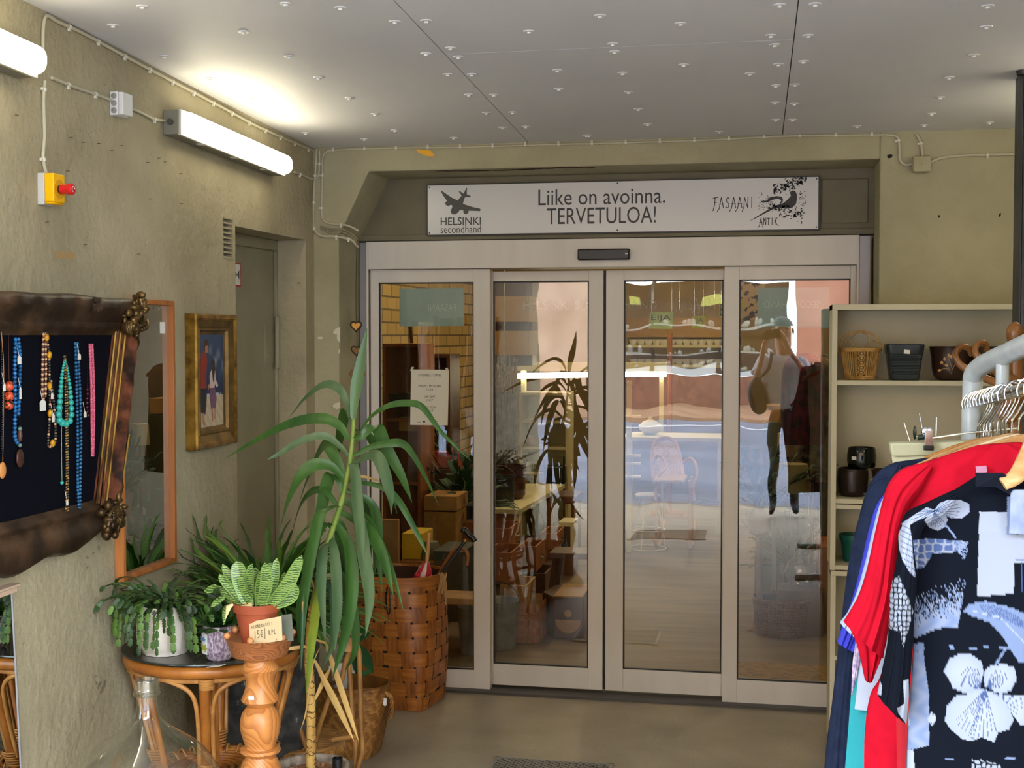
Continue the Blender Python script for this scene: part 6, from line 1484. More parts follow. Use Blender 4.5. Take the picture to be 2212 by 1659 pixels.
# royal blue shirt
y = 2.70
t = thing('shirt', 'royal blue short-sleeved shirt of which only the sleeve edge shows', 'shirt', PY(1840, 1250, y))
garment([(1960, 1020), (1900, 1080), (1877, 1142), (1862, 1210), (1842, 1290), (1822, 1345), (1808, 1386)], [(1980, 1030), (1975, 1080), (1965, 1150), (1950, 1220), (1900, 1300), (1870, 1360), (1848, 1408)], y, .02, 20, 5, .004, 8).build('sleeve', M_blue, t, smooth=60)
garment([(1990, 1010), (1950, 1060), (1940, 1150), (1930, 1300), (1925, 1420), (1920, 1560)], [(2250, 970), (2370, 1020), (2380, 1150), (2380, 1300), (2380, 1420), (2380, 1560)], y + .025, .02, 30, 4, .005, 9).build('body', M_blue, t, smooth=60)
# teal garment
y = 2.66
t = thing('dress', 'teal dress with a patterned edge hanging behind the red shirt', 'dress', PY(1850, 1500, y))
garment([(1960, 1030), (1900, 1120), (1865, 1260), (1850, 1380), (1840, 1480), (1832, 1580), (1822, 1700)], [(2240, 980), (2350, 1080), (2370, 1260), (2380, 1380), (2380, 1480), (2380, 1580), (2380, 1700)], y, .02, 40, 4, .005, 12).build('body', M_teal, t, smooth=60)
q = garment([(1851, 1370), (1846, 1400), (1841, 1440), (1839, 1500)], [(1862, 1370), (1860, 1400), (1856, 1440), (1842, 1500)], y - .03, .004, 6, 5, .001, 13); q.build('patterned_edge', mat('floral_trim', '#c8b9c8', .8, col2='#6a5a86', scale=90), t)
# pale blue / white shirt
y = 2.62
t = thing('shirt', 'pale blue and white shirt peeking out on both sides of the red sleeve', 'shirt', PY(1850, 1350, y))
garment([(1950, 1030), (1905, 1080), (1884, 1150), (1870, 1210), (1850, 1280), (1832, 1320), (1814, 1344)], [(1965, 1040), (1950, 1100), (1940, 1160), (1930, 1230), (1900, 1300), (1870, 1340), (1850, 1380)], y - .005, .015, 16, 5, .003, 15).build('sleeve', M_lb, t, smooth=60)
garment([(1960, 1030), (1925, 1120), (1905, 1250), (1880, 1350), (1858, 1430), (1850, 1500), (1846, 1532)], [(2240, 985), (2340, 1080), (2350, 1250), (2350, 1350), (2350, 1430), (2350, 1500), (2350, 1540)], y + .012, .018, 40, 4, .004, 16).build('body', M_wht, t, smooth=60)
# red shirt
y = 2.53
t = thing('shirt', 'bright red short-sleeved shirt hanging behind the printed black shirt', 'shirt', PY(1960, 1250, y))
garment([(2112, 962), (2040, 984), (1962, 1015), (1945, 1060), (1945, 1150), (1935, 1300), (1905, 1450), (1880, 1500), (1868, 1580), (1866, 1700)], [(2206, 955), (2290, 975), (2370, 1005), (2395, 1060), (2400, 1150), (2400, 1300), (2400, 1450), (2400, 1500), (2400, 1580), (2400, 1700)], y, .045, 70, 6, .007, 18).build('body', M_redc, t, smooth=60)
garment([(2000, 998), (1950, 1012), (1922, 1040), (1907, 1080), (1890, 1150), (1872, 1230), (1852, 1290), (1822, 1342)], [(2015, 1010), (1990, 1060), (1960, 1100), (1942, 1160), (1935, 1230), (1930, 1310), (1915, 1380), (1908, 1422)], y - .035, .028, 30, 6, .004, 19).build('sleeve', M_redc, t, smooth=60)
garment([(1822, 1340), (1838, 1362), (1853, 1400), (1868, 1468)], [(1922, 1300), (1918, 1350), (1912, 1400), (1884, 1472)], y - .02, .016, 20, 6, .004, 20).build('sleeve_fold', M_redc, t, smooth=60)
garment([(1934, 1515), (1936, 1560), (1938, 1700)], [(1990, 1515), (1992, 1560), (1994, 1700)], y - .048, .01, 10, 5, .002, 21).build('lining', M_pinkt, t, smooth=60)
q = MB(); a = PY(2120, 1014, y - .055); q.obox(a, (.009, 0, .001), (0, .001, 0), (-.001, 0, .006)); q.tube([a + Vector((.003, 0, -.004)), a + Vector((.012, 0, -.012))], .0008, 5); q.tube([a + Vector((.0, 0, -.004)), a + Vector((-.002, 0, -.012))], .0008, 5); q.build('tag_barb', mat('tag_pink', '#b8809a', .5), t)
# printed black shirt in front
y = 2.30
t = thing('shirt', 'black shirt printed with white hibiscus flowers and collage patches, nearest of the clothes', 'shirt', PY(2100, 1300, y))
M_print = mat('printed_cotton', '#101218', .95, attr='Col', spec=.05)
def print_col(co):
    X, Y = topx(co); zx = (X - 1750) * 2.866; zy = (Y - 1080) * 2.866; n = len(X)
    rg = np.random.RandomState(5)
    c = np.tile(np.array(lin('#0c0f17')), (n, 1)); wh = np.array(lin('#898f9d')); gb = np.array(lin('#63718f')); g2 = np.array(lin('#405076')); bk = np.array(lin('#0c0f17'))
    def cells(s, w, sx=1.0):     # leopard blotches: distance to nearest of jittered points
        gx = np.floor(zx / (s * sx)); gy = np.floor(zy / s); best = np.full(n, 9e9); sec = np.full(n, 9e9)
        for a in (-1, 0, 1):
            for b in (-1, 0, 1):
                ix, iy = gx + a, gy + b; h1 = np.abs(np.sin(ix * 127.1 + iy * 311.7) * 43758.5) % 1; h2 = np.abs(np.sin(ix * 269.5 + iy * 183.3) * 43758.5) % 1
                d = np.hypot((zx - (ix + .2 + .6 * h1) * s * sx) / sx, zy - (iy + .2 + .6 * h2) * s); m = d < best; sec = np.where(m, best, np.minimum(sec, d)); best = np.where(m, d, best)
        return (sec - best) > w
    def P(poly, col, mask=None):
        m = inpoly(zx, zy, poly)
        if mask is not None: m &= mask
        c[m] = col if getattr(col, 'ndim', 1) == 1 else col[m]
    grain = rg.rand(n)
    sm = np.sin(zx * .05 + np.sin(zy * .04) * 2) * .5 + .5
    shade = gb[None] * (1 - sm[:, None] * .45) + wh[None] * (sm[:, None] * .45 )
    # big collage patch (leopard above, spray below)
    big = [(635, 250), (720, 238), (830, 245), (978, 257), (960, 520), (915, 788), (790, 795), (640, 858), (655, 480), (660, 390)]
    dgn = (zx - 640) * .62 + (zy - 250) * 1.0
    P(big, bk)
    P(big, shade, (dgn > 560 - grain * 230 + (zx - 640) * .25))
    P([(635, 250), (720, 238), (830, 245), (978, 257), (965, 300), (870, 330), (760, 330), (700, 420), (660, 430)], wh * .8)
    P([(635, 250), (720, 238), (830, 245), (978, 257), (965, 300), (870, 330), (760, 330), (700, 420), (660, 430)], g2, cells(46, 9, 1.2))
    P([(900, 250), (978, 257), (972, 330), (955, 380), (900, 300)], shade, grain > .4)
    # hibiscus petals top
    def petals(pl, cx_, cy_, k=9, col=wh):
        for poly in pl:
            P(poly, col)
            xs = [p[0] for p in poly]; ys = [p[1] for p in poly]; mx_, my_ = sum(xs) / len(xs), sum(ys) / len(ys)
            inn = inpoly(zx, zy, poly); dd = np.hypot(zx - mx_, zy - my_); r_ = max(max(xs) - min(xs), max(ys) - min(ys)) * .5
            tint = np.clip(dd / (r_ + 1e-6), 0, 1) ** 2; m = inn; c[m] = (wh[None] * (1 - .38 * tint[:, None]) + gb[None] * (.38 * tint[:, None]))[m]
            base = math.atan2(my_ - cy_, mx_ - cx_)
            for q_ in range(k):
                an = base + (q_ - (k - 1) / 2) * (1.1 / k) * 1.0; L_ = r_ * (1.5 - .5 * abs(q_ - (k - 1) / 2) / k); x2, y2 = cx_ + math.cos(an) * L_, cy_ + math.sin(an) * L_
                m = inn & (segdist(zx, zy, cx_, cy_, x2, y2) < 1.7); c[m] = g2 * .8
    petals([[(560, 150), (640, 95), (720, 45), (768, 60), (745, 95), (660, 130), (600, 165)], [(770, 60), (800, 20), (850, 0), (930, 0), (985, 25), (988, 75), (940, 115), (870, 112), (800, 80)], [(740, 85), (775, 70), (830, 85), (852, 120), (838, 165), (790, 190), (735, 170), (708, 125)]], 768, 68, 7)
    m = segdist(zx, zy, 835, 150, 900, 232) < 6; c[m] = gb
    # sleeve patch strips
    P([(545, 210), (575, 150), (615, 140), (630, 240), (640, 380), (655, 478), (620, 455), (570, 370), (550, 300)], wh); 
    for yy in range(170, 470, 34): m = inpoly(zx, zy, [(545, 210), (575, 150), (615, 140), (630, 240), (640, 380), (655, 478), (620, 455), (570, 370), (550, 300)]) & (segdist(zx, zy, 560, yy - 20, 650, yy + 26) < 2.4); c[m] = g2
    P([(500, 500), (550, 470), (600, 580), (640, 690), (610, 800), (575, 920), (560, 820), (485, 790), (490, 620)], wh * .85, cells(34, 7, .8))
    # pale block, top right
    P([(1048, 72), (1220, 75), (1220, 215), (1324, 210), (1400, 205), (1400, 395), (1262, 390), (1262, 580), (1034, 598)], wh * (.93))
    P([(1220, -20), (1324, -20), (1400, -20), (1400, 205), (1218, 215)], gb, None); P([(1270, -10), (1400, -10), (1400, 180), (1270, 185)], g2, grain > .35); P([(1265, -60), (1300, -30), (1290, 20), (1250, 10)], wh)
    P([(1268, 425), (1400, 420), (1400, 570), (1272, 570)], bk); m = (segdist(zx, zy, 1310, 380, 1312, 570) < 1.5) | (segdist(zx, zy, 1265, 375, 1400, 362) < 3) | (segdist(zx, zy, 1345, 420, 1340, 570) < 1.5); c[m] = g2
    # banana leaf
    lf = [(950, 690), (985, 645), (1085, 625), (1180, 650), (1260, 670), (1330, 705), (1420, 760), (1420, 1010), (1290, 1003), (1240, 925), (1190, 840), (1110, 760), (1000, 718)]
    P(lf, gb); inn = inpoly(zx, zy, lf)
    for q_ in range(26):
        x1 = 1010 + q_ * 17; y1 = 670 + q_ * q_ * .42; m = inn & (segdist(zx, zy, x1 + 40, y1 - 25, x1 + 95, y1 + 60) < 3); c[m] = g2
    m = inn & (np.minimum(segdist(zx, zy, 980, 680, 1180, 730), segdist(zx, zy, 1180, 730, 1400, 960)) < 3.5); c[m] = wh
    # dashes
    for (a, b, w_) in ((848, 912, 52), (978, 918, 58), (1072, 910, 40), (1170, 915, 75)): P([(a, b), (a + w_ * .3, b - 9), (a + w_ * .8, b - 6), (a + w_, b + 6), (a + w_ * .5, b + 9)], gb)
    m = segdist(zx, zy, 1205, 930, 1150, 1015) < 7; c[m] = gb
    # big hibiscus
    petals([[(1075, 1060), (1060, 1000), (1000, 958), (930, 950), (860, 985), (825, 1060), (860, 1110), (880, 1160), (960, 1200), (1050, 1180)],
            [(1078, 1150), (1075, 1060), (1120, 1025), (1200, 1015), (1265, 1040), (1280, 1110), (1245, 1180), (1180, 1205)],
            [(1100, 1180), (1200, 1210), (1300, 1205), (1420, 1220), (1440, 1320), (1400, 1395), (1300, 1390), (1240, 1310)],
            [(1060, 1170), (980, 1200), (900, 1215), (845, 1280), (835, 1370), (870, 1420), (940, 1480), (1000, 1495), (1060, 1470), (1140, 1500), (1165, 1440), (1230, 1420), (1262, 1360), (1210, 1250), (1120, 1185)]], 1088, 1172, 11)
    for q_ in range(60):
        a = 1088 - rg.rand() * 95; b = 1172 + (1088 - a) * 3.0 + rg.randn() * 12; m = np.hypot(zx - a, zy - b) < 3.2; c[m] = g2
    # lower left strips
    P([(640, 895), (700, 878), (712, 930), (640, 945)], gb); P([(640, 945), (700, 935), (735, 1190), (738, 1520), (600, 1550), (610, 1250)], shade)
    P([(575, 1120), (610, 1110), (615, 1400), (590, 1390)], wh); P([(600, 1550), (640, 1545), (650, 1720), (600, 1720)], wh)
    for q_ in range(9): m = segdist(zx, zy, 728, 1355, 728 + 48 * math.cos(-1 + q_ * .25), 1355 + 48 * math.sin(-1 + q_ * .25)) < 3.5; c[m] = wh
    # leopard and flower at the hem
    P([(1000, 1605), (1050, 1605), (1180, 1640), (1175, 1720), (1000, 1720)], wh * .85, cells(34, 8)); P([(1200, 1595), (1275, 1590), (1270, 1604), (1205, 1606)], gb); m = segdist(zx, zy, 800, 1605, 960, 1603) < 1.6; c[m] = gb
    P([(385, 1095), (420, 1085), (445, 1150), (440, 1210), (385, 1190)], wh); P([(540, 1290), (600, 1250), (605, 1400), (545, 1320)], wh * .9)
    return c
g1 = garment([(2112, 1026), (2040, 1072), (1985, 1108), (1968, 1160), (1972, 1250), (1972, 1400), (1962, 1550), (1958, 1640), (1958, 1740), (1958, 1860)], [(2215, 1030), (2400, 1030), (2560, 1080), (2600, 1160), (2600, 1250), (2600, 1400), (2600, 1550), (2600, 1640), (2600, 1740), (2600, 1860)], y, .045, 330, 34, .005, 30)
o = g1.build('body', M_print, t, smooth=60); paint(o, print_col)
g1 = garment([(2060, 1058), (2000, 1086), (1958, 1108), (1942, 1150), (1935, 1220), (1922, 1290), (1918, 1380), (1905, 1450), (1895, 1500)], [(2070, 1075), (2040, 1110), (1995, 1140), (1985, 1190), (1980, 1260), (1975, 1350), (1968, 1440), (1962, 1520), (1958, 1562)], y - .05, .028, 90, 30, .003, 31)
o = g1.build('sleeve', M_print, t, smooth=60); paint(o, print_col)
q = MB(); P = [PY(a, b, y - .055 - .01 * (a > 2160)) for a, b in ((2108, 1022), (2168, 1022), (2198, 1048), (2180, 1068), (2150, 1052), (2108, 1052))]; n_ = Vector((0, .006, 0)); k = len(P)
q.add(P + [p + n_ for p in P], [tuple(range(k)), tuple(range(2 * k - 1, k - 1, -1))] + [(i, k + i, k + (i + 1) % k, (i + 1) % k) for i in range(k)]); q.build('collar', mat('black_cotton', '#10131c', .85, spec=.08), t, smooth=0)
q = MB(); P = [PY(a, b, y - .062) for a, b in ((2184, 1058), (2215, 1058), (2300, 1060), (2300, 1160), (2180, 1152))]; k = len(P); q.add(P + [p + n_ for p in P], [tuple(range(k)), tuple(range(2 * k - 1, k - 1, -1))] + [(i, k + i, k + (i + 1) % k, (i + 1) % k) for i in range(k)]); q.build('placket', mat('grey_print', '#828ca3', .85, col2='#6c7894', scale=40), t, smooth=0)
# its hanger
q = MB(); hy = y - .02
t = thing('clothes_hanger', 'pale beech hanger inside the collar of the printed shirt', 'hanger', PY(2215, 1000, hy))
P = catmull([PY(a, b, hy + c) for a, b, c in ((2166, 1046, -.045), (2196, 1028, -.04), (2222, 985, -.01), (2250, 925, 0), (2275, 905, 0), (2300, 925, 0), (2330, 985, -.01), (2380, 1035, -.03), (2450, 1060, -.04))], 6)
q.tube(P, [.012 + .006 * math.sin(PI * i / (len(P) - 1)) for i in range(len(P))], 10, flat=.6); q.build('wooden_arms', M_h1, t, smooth=60)
q = MB(); rc = rail(hy); top = PY(2275, 905, hy); q.tube(catmull([top, top.lerp(rc, .6), rc + Vector((-.02, 0, 0)), rc + Vector((0, 0, .02)), rc + Vector((.02, 0, 0))], 4), .0021, 6); q.build('hook', M_chr, t)
# bentwood coat hooks behind the rack
M_bw = mat('bentwood', '#86592c', .3, col2='#65401b', scale=10)
t = thing('coat_stand', 'bentwood coat stand with scrolled hooks behind the white rack', 'coat stand', (PY(2200, 900, 3.9).x, 3.9, 0))
y = 3.9
sx_ = PY(2192, 900, y).x
q = MB(); q.tube([(sx_, y, .03), (sx_, y, 1.74)], .019, 14); q.build('pole', M_bw, t, smooth=60)
q = MB(); q.ball((PY(2192, 722, y).x, y, PY(2192, 722, y).z), .028, 14, 10, (.85, .85, 1.25)); q.build('finial', M_bw, t, smooth=60)
for pts in ([(2192, 850), (2170, 835), (2130, 818), (2095, 802), (2072, 785), (2064, 765), (2075, 750), (2092, 752), (2099, 766)], [(2195, 850), (2175, 830), (2150, 800), (2130, 780), (2110, 768), (2107, 752), (2115, 741), (2128, 742), (2132, 757)], [(2192, 820), (2170, 812), (2148, 795), (2140, 780)], [(2196, 860), (2230, 840), (2270, 815), (2290, 780), (2280, 755), (2262, 765)]):
    P = catmull([PY(a, b, y - .02 - .03 * math.sin(i * .5)) for i, (a, b) in enumerate(pts)], 5); n = len(P); q = MB(); q.tube(P, [.012 - .004 * i / n for i in range(n)], 9); q.build('scrolled_hook', M_bw, t, smooth=60)
q = MB(); P = catmull([PY(a, b, y - .05) for a, b in ((2192, 862), (2175, 872), (2158, 880), (2165, 896), (2180, 905), (2192, 895))], 5); q.tube(P, .014, 9); q.build('scrolled_hook', M_bw, t, smooth=60)
for k in range(4):
    a = PI / 4 + k * PI / 2; q = MB(); q.tube(catmull([(sx_, y, .5), (sx_ + .05 * math.cos(a), y + .05 * math.sin(a), .3), (sx_ + .18 * math.cos(a), y + .18 * math.sin(a), .12), (sx_ + .24 * math.cos(a), y + .24 * math.sin(a), .012)], 5), .012, 8); q.build('leg', M_bw, t, smooth=60)
# ================================================================ inside the shop
IZ = 2.85; IXL, IXR, IYB = -3.35, 2.3, 15.8
def brickmat(name, c1, c2, mortar, sc=1.0, horiz='y'):
    m = bpy.data.materials.new(name); m.use_nodes = True; nt = m.node_tree; N = nt.nodes; L = nt.links; b = N['Principled BSDF']; b.inputs['Roughness'].default_value = .7
    tc = N.new('ShaderNodeTexCoord'); sp = N.new('ShaderNodeSeparateXYZ'); cb = N.new('ShaderNodeCombineXYZ'); br = N.new('ShaderNodeTexBrick')
    L.new(tc.outputs['Object'], sp.inputs[0]); L.new(sp.outputs['Y' if horiz == 'y' else 'X'], cb.inputs['X']); L.new(sp.outputs['Z'], cb.inputs['Y']); L.new(cb.outputs[0], br.inputs['Vector'])
    br.inputs['Color1'].default_value = (*lin(c1), 1); br.inputs['Color2'].default_value = (*lin(c2), 1); br.inputs['Mortar'].default_value = (*lin(mortar), 1)
    br.inputs['Scale'].default_value = sc; br.inputs['Brick Width'].default_value = .29; br.inputs['Row Height'].default_value = .115; br.inputs['Mortar Size'].default_value = .009; br.offset = .5
    L.new(br.outputs['Color'], b.inputs['Base Color']); bn = N.new('ShaderNodeBump'); bn.inputs['Strength'].default_value = .5; bn.invert = True; L.new(br.outputs['Fac'], bn.inputs['Height']); L.new(bn.outputs[0], b.inputs['Normal'])
    return m
M_brick = brickmat('yellow_brick', '#b59a5f', '#a58a52', '#5f4f33')
def sbox(nm, m, *b, **k): q = MB(); q.box(*b); return struct(q.build(nm, m, smooth=0, **k))
sbox('wall_left_shop', M_brick, IXL - .2, IXL, YD + .2, IYB, -.1, IZ)
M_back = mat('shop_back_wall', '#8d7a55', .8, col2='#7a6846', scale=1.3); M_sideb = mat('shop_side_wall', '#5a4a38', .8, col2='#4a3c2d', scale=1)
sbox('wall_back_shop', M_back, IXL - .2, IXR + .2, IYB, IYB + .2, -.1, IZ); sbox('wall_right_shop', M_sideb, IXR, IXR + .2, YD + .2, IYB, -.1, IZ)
sbox('ceiling', mat('shop_ceiling', '#6d675c', .8), IXL - .2, IXR + .2, YD + .2, IYB + .2, IZ, IZ + .1)
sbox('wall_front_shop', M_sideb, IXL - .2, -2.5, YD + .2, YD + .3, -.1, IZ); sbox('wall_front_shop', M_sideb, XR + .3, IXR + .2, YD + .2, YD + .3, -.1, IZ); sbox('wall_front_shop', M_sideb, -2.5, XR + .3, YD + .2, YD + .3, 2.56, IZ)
M_itube = mat('shop_tube', '#fff2d0', .4, emit='#ffe2b0', estr=62.0)
for k, (x, y, lb) in enumerate(((-1.9, 8.6, 'nearest the brick wall just inside the shop'), (.7, 8.4, 'over the clothes just inside the shop'), (-1.4, 11.5, 'over the middle of the shop'), (.9, 12.0, 'over the right rear of the shop'), (-.8, 14.5, 'at the back of the shop'))):
    t = thing('ceiling_lamp', 'fluorescent ceiling lamp ' + lb, 'lamp', (x, y, IZ - .1))
    q = MB(); q.box(x - .06, x + .06, y - .6, y + .6, IZ - .05, IZ - .001); q.build('housing', M_housew, t, smooth=0)
    q = MB(); q.tube([(x, y - .57, IZ - .075), (x, y + .57, IZ - .075)], .022, 10); q.build('tube', M_itube, t)
M_w1 = mat('shop_wood_orange', '#9a5a28', .5, col2='#7a431b', scale=6, stretch=(1, 1, .2)); M_w2 = mat('shop_wood_dark', '#55301a', .45, col2='#3b2112', scale=6, stretch=(1, 1, .2)); M_w3 = mat('shop_wood_pale', '#b58a52', .5, col2='#96703e', scale=6); M_w4 = mat('carton', '#a8803f', .8, col2='#8e6a32', scale=8)
M_met = mat('galvanised', '#8f928c', .4, metal=.5, col2='#74776f', scale=12); M_crw = mat('cream_shelf', '#cfc79c', .5); M_iron = mat('cast_iron', '#1c1513', .5)
def XZ(px, py, y): p = PY(px, py, y); return p.x, p.z
def ibox(nm, m, lab, cat, px0, px1, pyt, pyb, y, d, floor=False, bev=.003, grp=None):
    # solid closed box with a lid edge; front face spans the pixels at distance y
    x0, z1 = XZ(px0, pyt, y); x1, z0 = XZ(px1, pyb, y); z0 = 0.001 if floor else z0
    q = MB(); q.box(x0, x1, y, y + d, z0, z1); t = thing(nm, lab, cat, ((x0 + x1) / 2, y + d / 2, z0), grp)
    q.build('body', m, t, smooth=0, bevel=bev); return t, (x0, x1, z0, z1)
def openbox(nm, m, lab, cat, x0, x1, y0, y1, z0, z1, th=.012, shelves=(), front=False, parts=True, handle=None):
    t = thing(nm, lab, cat, ((x0 + x1) / 2, (y0 + y1) / 2, z0))
    def b(n, *a): q = MB(); q.box(*a); return q.build(n, m, t, smooth=0, bevel=.002)
    if front:      # a case open to the viewer (bookcase)
        b('side_panel', x0, x0 + th, y0, y1, z0, z1); b('side_panel', x1 - th, x1, y0, y1, z0, z1); b('top_panel', x0 + th, x1 - th, y0, y1, z1 - th, z1); b('back_panel', x0 + th, x1 - th, y1 - .008, y1, z0, z1 - th)
        for z in shelves: b('shelf', x0 + th, x1 - th, y0 + .004, y1 - .008, z - th, z)
    else:          # a drawer or crate open at the top
        b('base', x0, x1, y0, y1, z0, z0 + th); b('front', x0, x1, y0, y0 + th, z0 + th, z1); b('back', x0, x1, y1 - th, y1, z0 + th, z1); b('side', x0, x0 + th, y0 + th, y1 - th, z0 + th, z1); b('side', x1 - th, x1, y0 + th, y1 - th, z0 + th, z1)
    if handle == 'x':   # brass pull on the face that looks right
        yc, zc = (y0 + y1) / 2, (z0 + z1) / 2; q = MB(); q.tube([(x1, yc - .04, zc), (x1 + .018, yc - .035, zc - .008), (x1 + .018, yc + .035, zc - .008), (x1, yc + .04, zc)], .004, 6); q.build('handle', M_chr, t)
    return t
def stool(x, y, h, w, m, lab, splay=.04):
    t = thing('stool', lab, 'stool', (x, y, 0)); q = MB(); q.box(x - w / 2, x + w / 2, y - w * .4, y + w * .4, h - .035, h); q.build('seat', m, t, smooth=0, bevel=.004)
    for a in (-1, 1):
        for b in (-1, 1): q = MB(); q.tube([(x + a * (w / 2 - .03), y + b * (w * .4 - .03), h - .035), (x + a * (w / 2 - .03 + splay), y + b * (w * .4 - .03 + splay), .002)], .018, 6); q.build('leg', m, t)
    return t
def bucket(x, y, r, h, m, lab):
    t = thing('bucket', lab, 'bucket', (x, y, 0)); q = MB(); q.lathe([(0, .001), (r * .75, .001), (r * .98, h * .97), (r, h), (r * .96, h), (r * .7, .02), (0, .02)], (x, y, 0), 28); q.build('body', m, t, smooth=40)
    q = MB(); q.lathe([(r * .88, h * .55), (r * .90, h * .56), (r * .885, h * .57)], (x, y, 0), 28); q.build('rib', m, t)
    q = MB(); q.tube([(x + r * math.cos(a), y - .3 * r * math.sin(a), h - .02 + r * 1.1 * math.sin(a)) for a in [PI * i / 16 for i in range(17)]], .004, 6); q.build('handle', M_iron, t); return t
# --- left side panel
x0, z1 = XZ(826, 742, 8.0); x1, _ = XZ(908, 742, 8.0)
openbox('bookcase', M_w1, 'tall orange-brown wooden bookcase behind the left side pane', 'shelf', x0, x1, 8.0, 8.35, .001, z1, .02, (.42, .82, 1.22), True)
zs_ = 1.22
t, _ = ibox('instrument_case', M_black, 'black case lying on the upper shelf of the tall bookcase', 'case', 832, 902, 852, 876, 8.06, .2); b_ = _
for o in (t,): pass
x0b, x1b = _[0], _[1]
ibox('cardboard_box', M_w4, 'carton with a dark side on the shelf under the black case', 'box', 862, 902, 900, 932, 8.05, .2)
ibox('wooden_box', M_w2, 'dark wooden box beside the carton on the shelf of the tall bookcase', 'box', 832, 860, 898, 932, 8.06, .2)
x0, z1 = XZ(912, 765, 9.0); x1, _ = XZ(972, 765, 9.0)
openbox('bookcase', M_w2, 'darker narrower bookcase to the right of the tall orange-brown one', 'shelf', x0, x1, 9.0, 9.3, .001, z1, .025, (.4, .8, 1.1, 1.4), True)
ibox('framed_board', M_w3, 'grey-brown framed board leaning low behind the splint basket', 'board', 824, 860, 1122, 1300, 7.2, .04, True)
ibox('cardboard_box', mat('box_yellow', '#d8b41c', .6), 'bright yellow box behind the umbrella handles', 'box', 868, 912, 1152, 1212, 7.4, .25)
x0, z0 = XZ(880, 1232, 7.1); x1, z1 = XZ(920, 1190, 7.1)
ibox('wooden_chest', M_w1, 'low orange wooden chest under the yellow box', 'chest', 862, 935, 1213, 1400, 7.3, .5, True)
t = thing('lampshade', 'grey-green tapered lampshade on the low wooden chest', 'lampshade', ((x0 + x1) / 2, 7.5, z0)); q = MB(); q.lathe([(.066, 0), (.042, .12)], ((x0 + x1) / 2, 7.42, XZ(900, 1213, 7.42)[1]), 28); q.build('shade', mat('shade_grey_green', '#6f6a50', .8), t, solid=.002)
zt_ = 0
ibox('wooden_crate', M_w3, 'pale crate stamped with letters, upper of the two at the left pane', 'crate', 916, 987, 1071, 1104, 7.9, .3); ibox('wooden_crate', M_w4, 'stack of cartons carrying the pale stamped crate', 'crate', 916, 985, 1105, 1420, 7.92, .3, True)
ibox('storage_basket', mat('red_fabric', '#a53a22', .7), 'orange-red fabric box with a plant beside the dark bookcase', 'box', 932, 982, 975, 1012, 8.6, .25); ibox('cabinet', M_w2, 'dark cabinet carrying the orange-red box', 'cabinet', 925, 1000, 1013, 1420, 8.58, .35, True)
p = PY(955, 975, 8.7); t = thing('potted_plant', 'spiky dark plant standing in the orange-red box', 'plant', p); q = MB(); rr = random.Random(2)
for k in range(40): az = rr.uniform(0, 6.28); el = rr.uniform(.2, 1.4); d = Vector((math.cos(az) * math.cos(el), math.sin(az) * math.cos(el), math.sin(el))); q.leaf([p, p + d * .1, p + d * .2 + Vector((0, 0, -.02))], [.006, .008, .001], fold=.3)
q.build('foliage', M_lf, t)
for (px, py, y, lb) in ((1005, 1000, 8.3, 'dark leafy plant at the right edge of the left pane'), (1640, 1010, 7.9, 'broad-leaved green plant inside the shop behind the right pane'), (1712, 1130, 8.6, 'dark leafy plant lower behind the right pane, near the glass bottles')):
    p = PY(px, py + 90, y); t = thing('potted_plant', lb, 'plant', (p.x, p.y, 0)); q = MB(); q.lathe([(0, .001), (.07, .001), (.03, .03), (.022, p.z - .16), (.06, p.z - .14), (.08, p.z), (0, p.z - .01)], (p.x, p.y, 0), 20); q.build('pot', M_iron if px < 1200 else mat('pot_brown', '#6b4630', .6), t)
    q = MB(); rr = random.Random(px)
    for k in range(90):
        az = rr.uniform(0, 6.28); el = rr.uniform(-.1, 1.45); d = Vector((math.cos(az) * math.cos(el), .7 * math.sin(az) * math.cos(el), math.sin(el))); L_ = rr.uniform(.1, .38); a = p + d * L_
        w_ = rr.uniform(.022, .042); q.leaf([a - d * .05, a, a + d * .04, a + d * .08 - Vector((0, 0, .03))], [.003, w_, w_ * .8, .002], fold=.15)
        if k % 4 == 0: q.tube([p, p + d * L_ * .9], .003, 5)
    q.build('foliage', [mat('shop_leaf', '#1f3d1c', .7), mat('shop_leaf_b', '#2f5426', .7)], t, smooth=60)
ibox('trunk', mat('dark_green_trunk', '#2f3524', .6), 'dark green metal-bound trunk behind the splint basket', 'trunk', 936, 1000, 1190, 1345, 7.1, .35)
ibox('cabinet', M_w1, 'orange wooden cabinet at the right of the left pane, behind the cane', 'cabinet', 990, 1040, 1128, 1420, 8.1, .4, True)
a = PZ(985, 1438, 0); stool(a.x, a.y + .1, .36, .26, M_w3, 'small pale wooden stool just inside the left pane'); a = PZ(1012, 1420, 0); bucket(a.x, a.y + .1, .085, .26, M_met, 'galvanised bucket beside the small stool inside the left pane')
a = PZ(1062, 1405, 0); bucket(a.x + .03, a.y + .08, .115, .27, M_met, 'galvanised bucket with raised black handle cut by the left door frame')
x0, z1 = XZ(868, 745, 7.6)
q = MB(); q.tube([XLp for XLp in (PX(885, 690, IXL + .02), PX(890, 745, IXL + .03))], .02, 4); tag(q.build('wall_beam', M_w2, smooth=0), 'short dark wooden strip on the brick wall above the bookcase', 'beam')
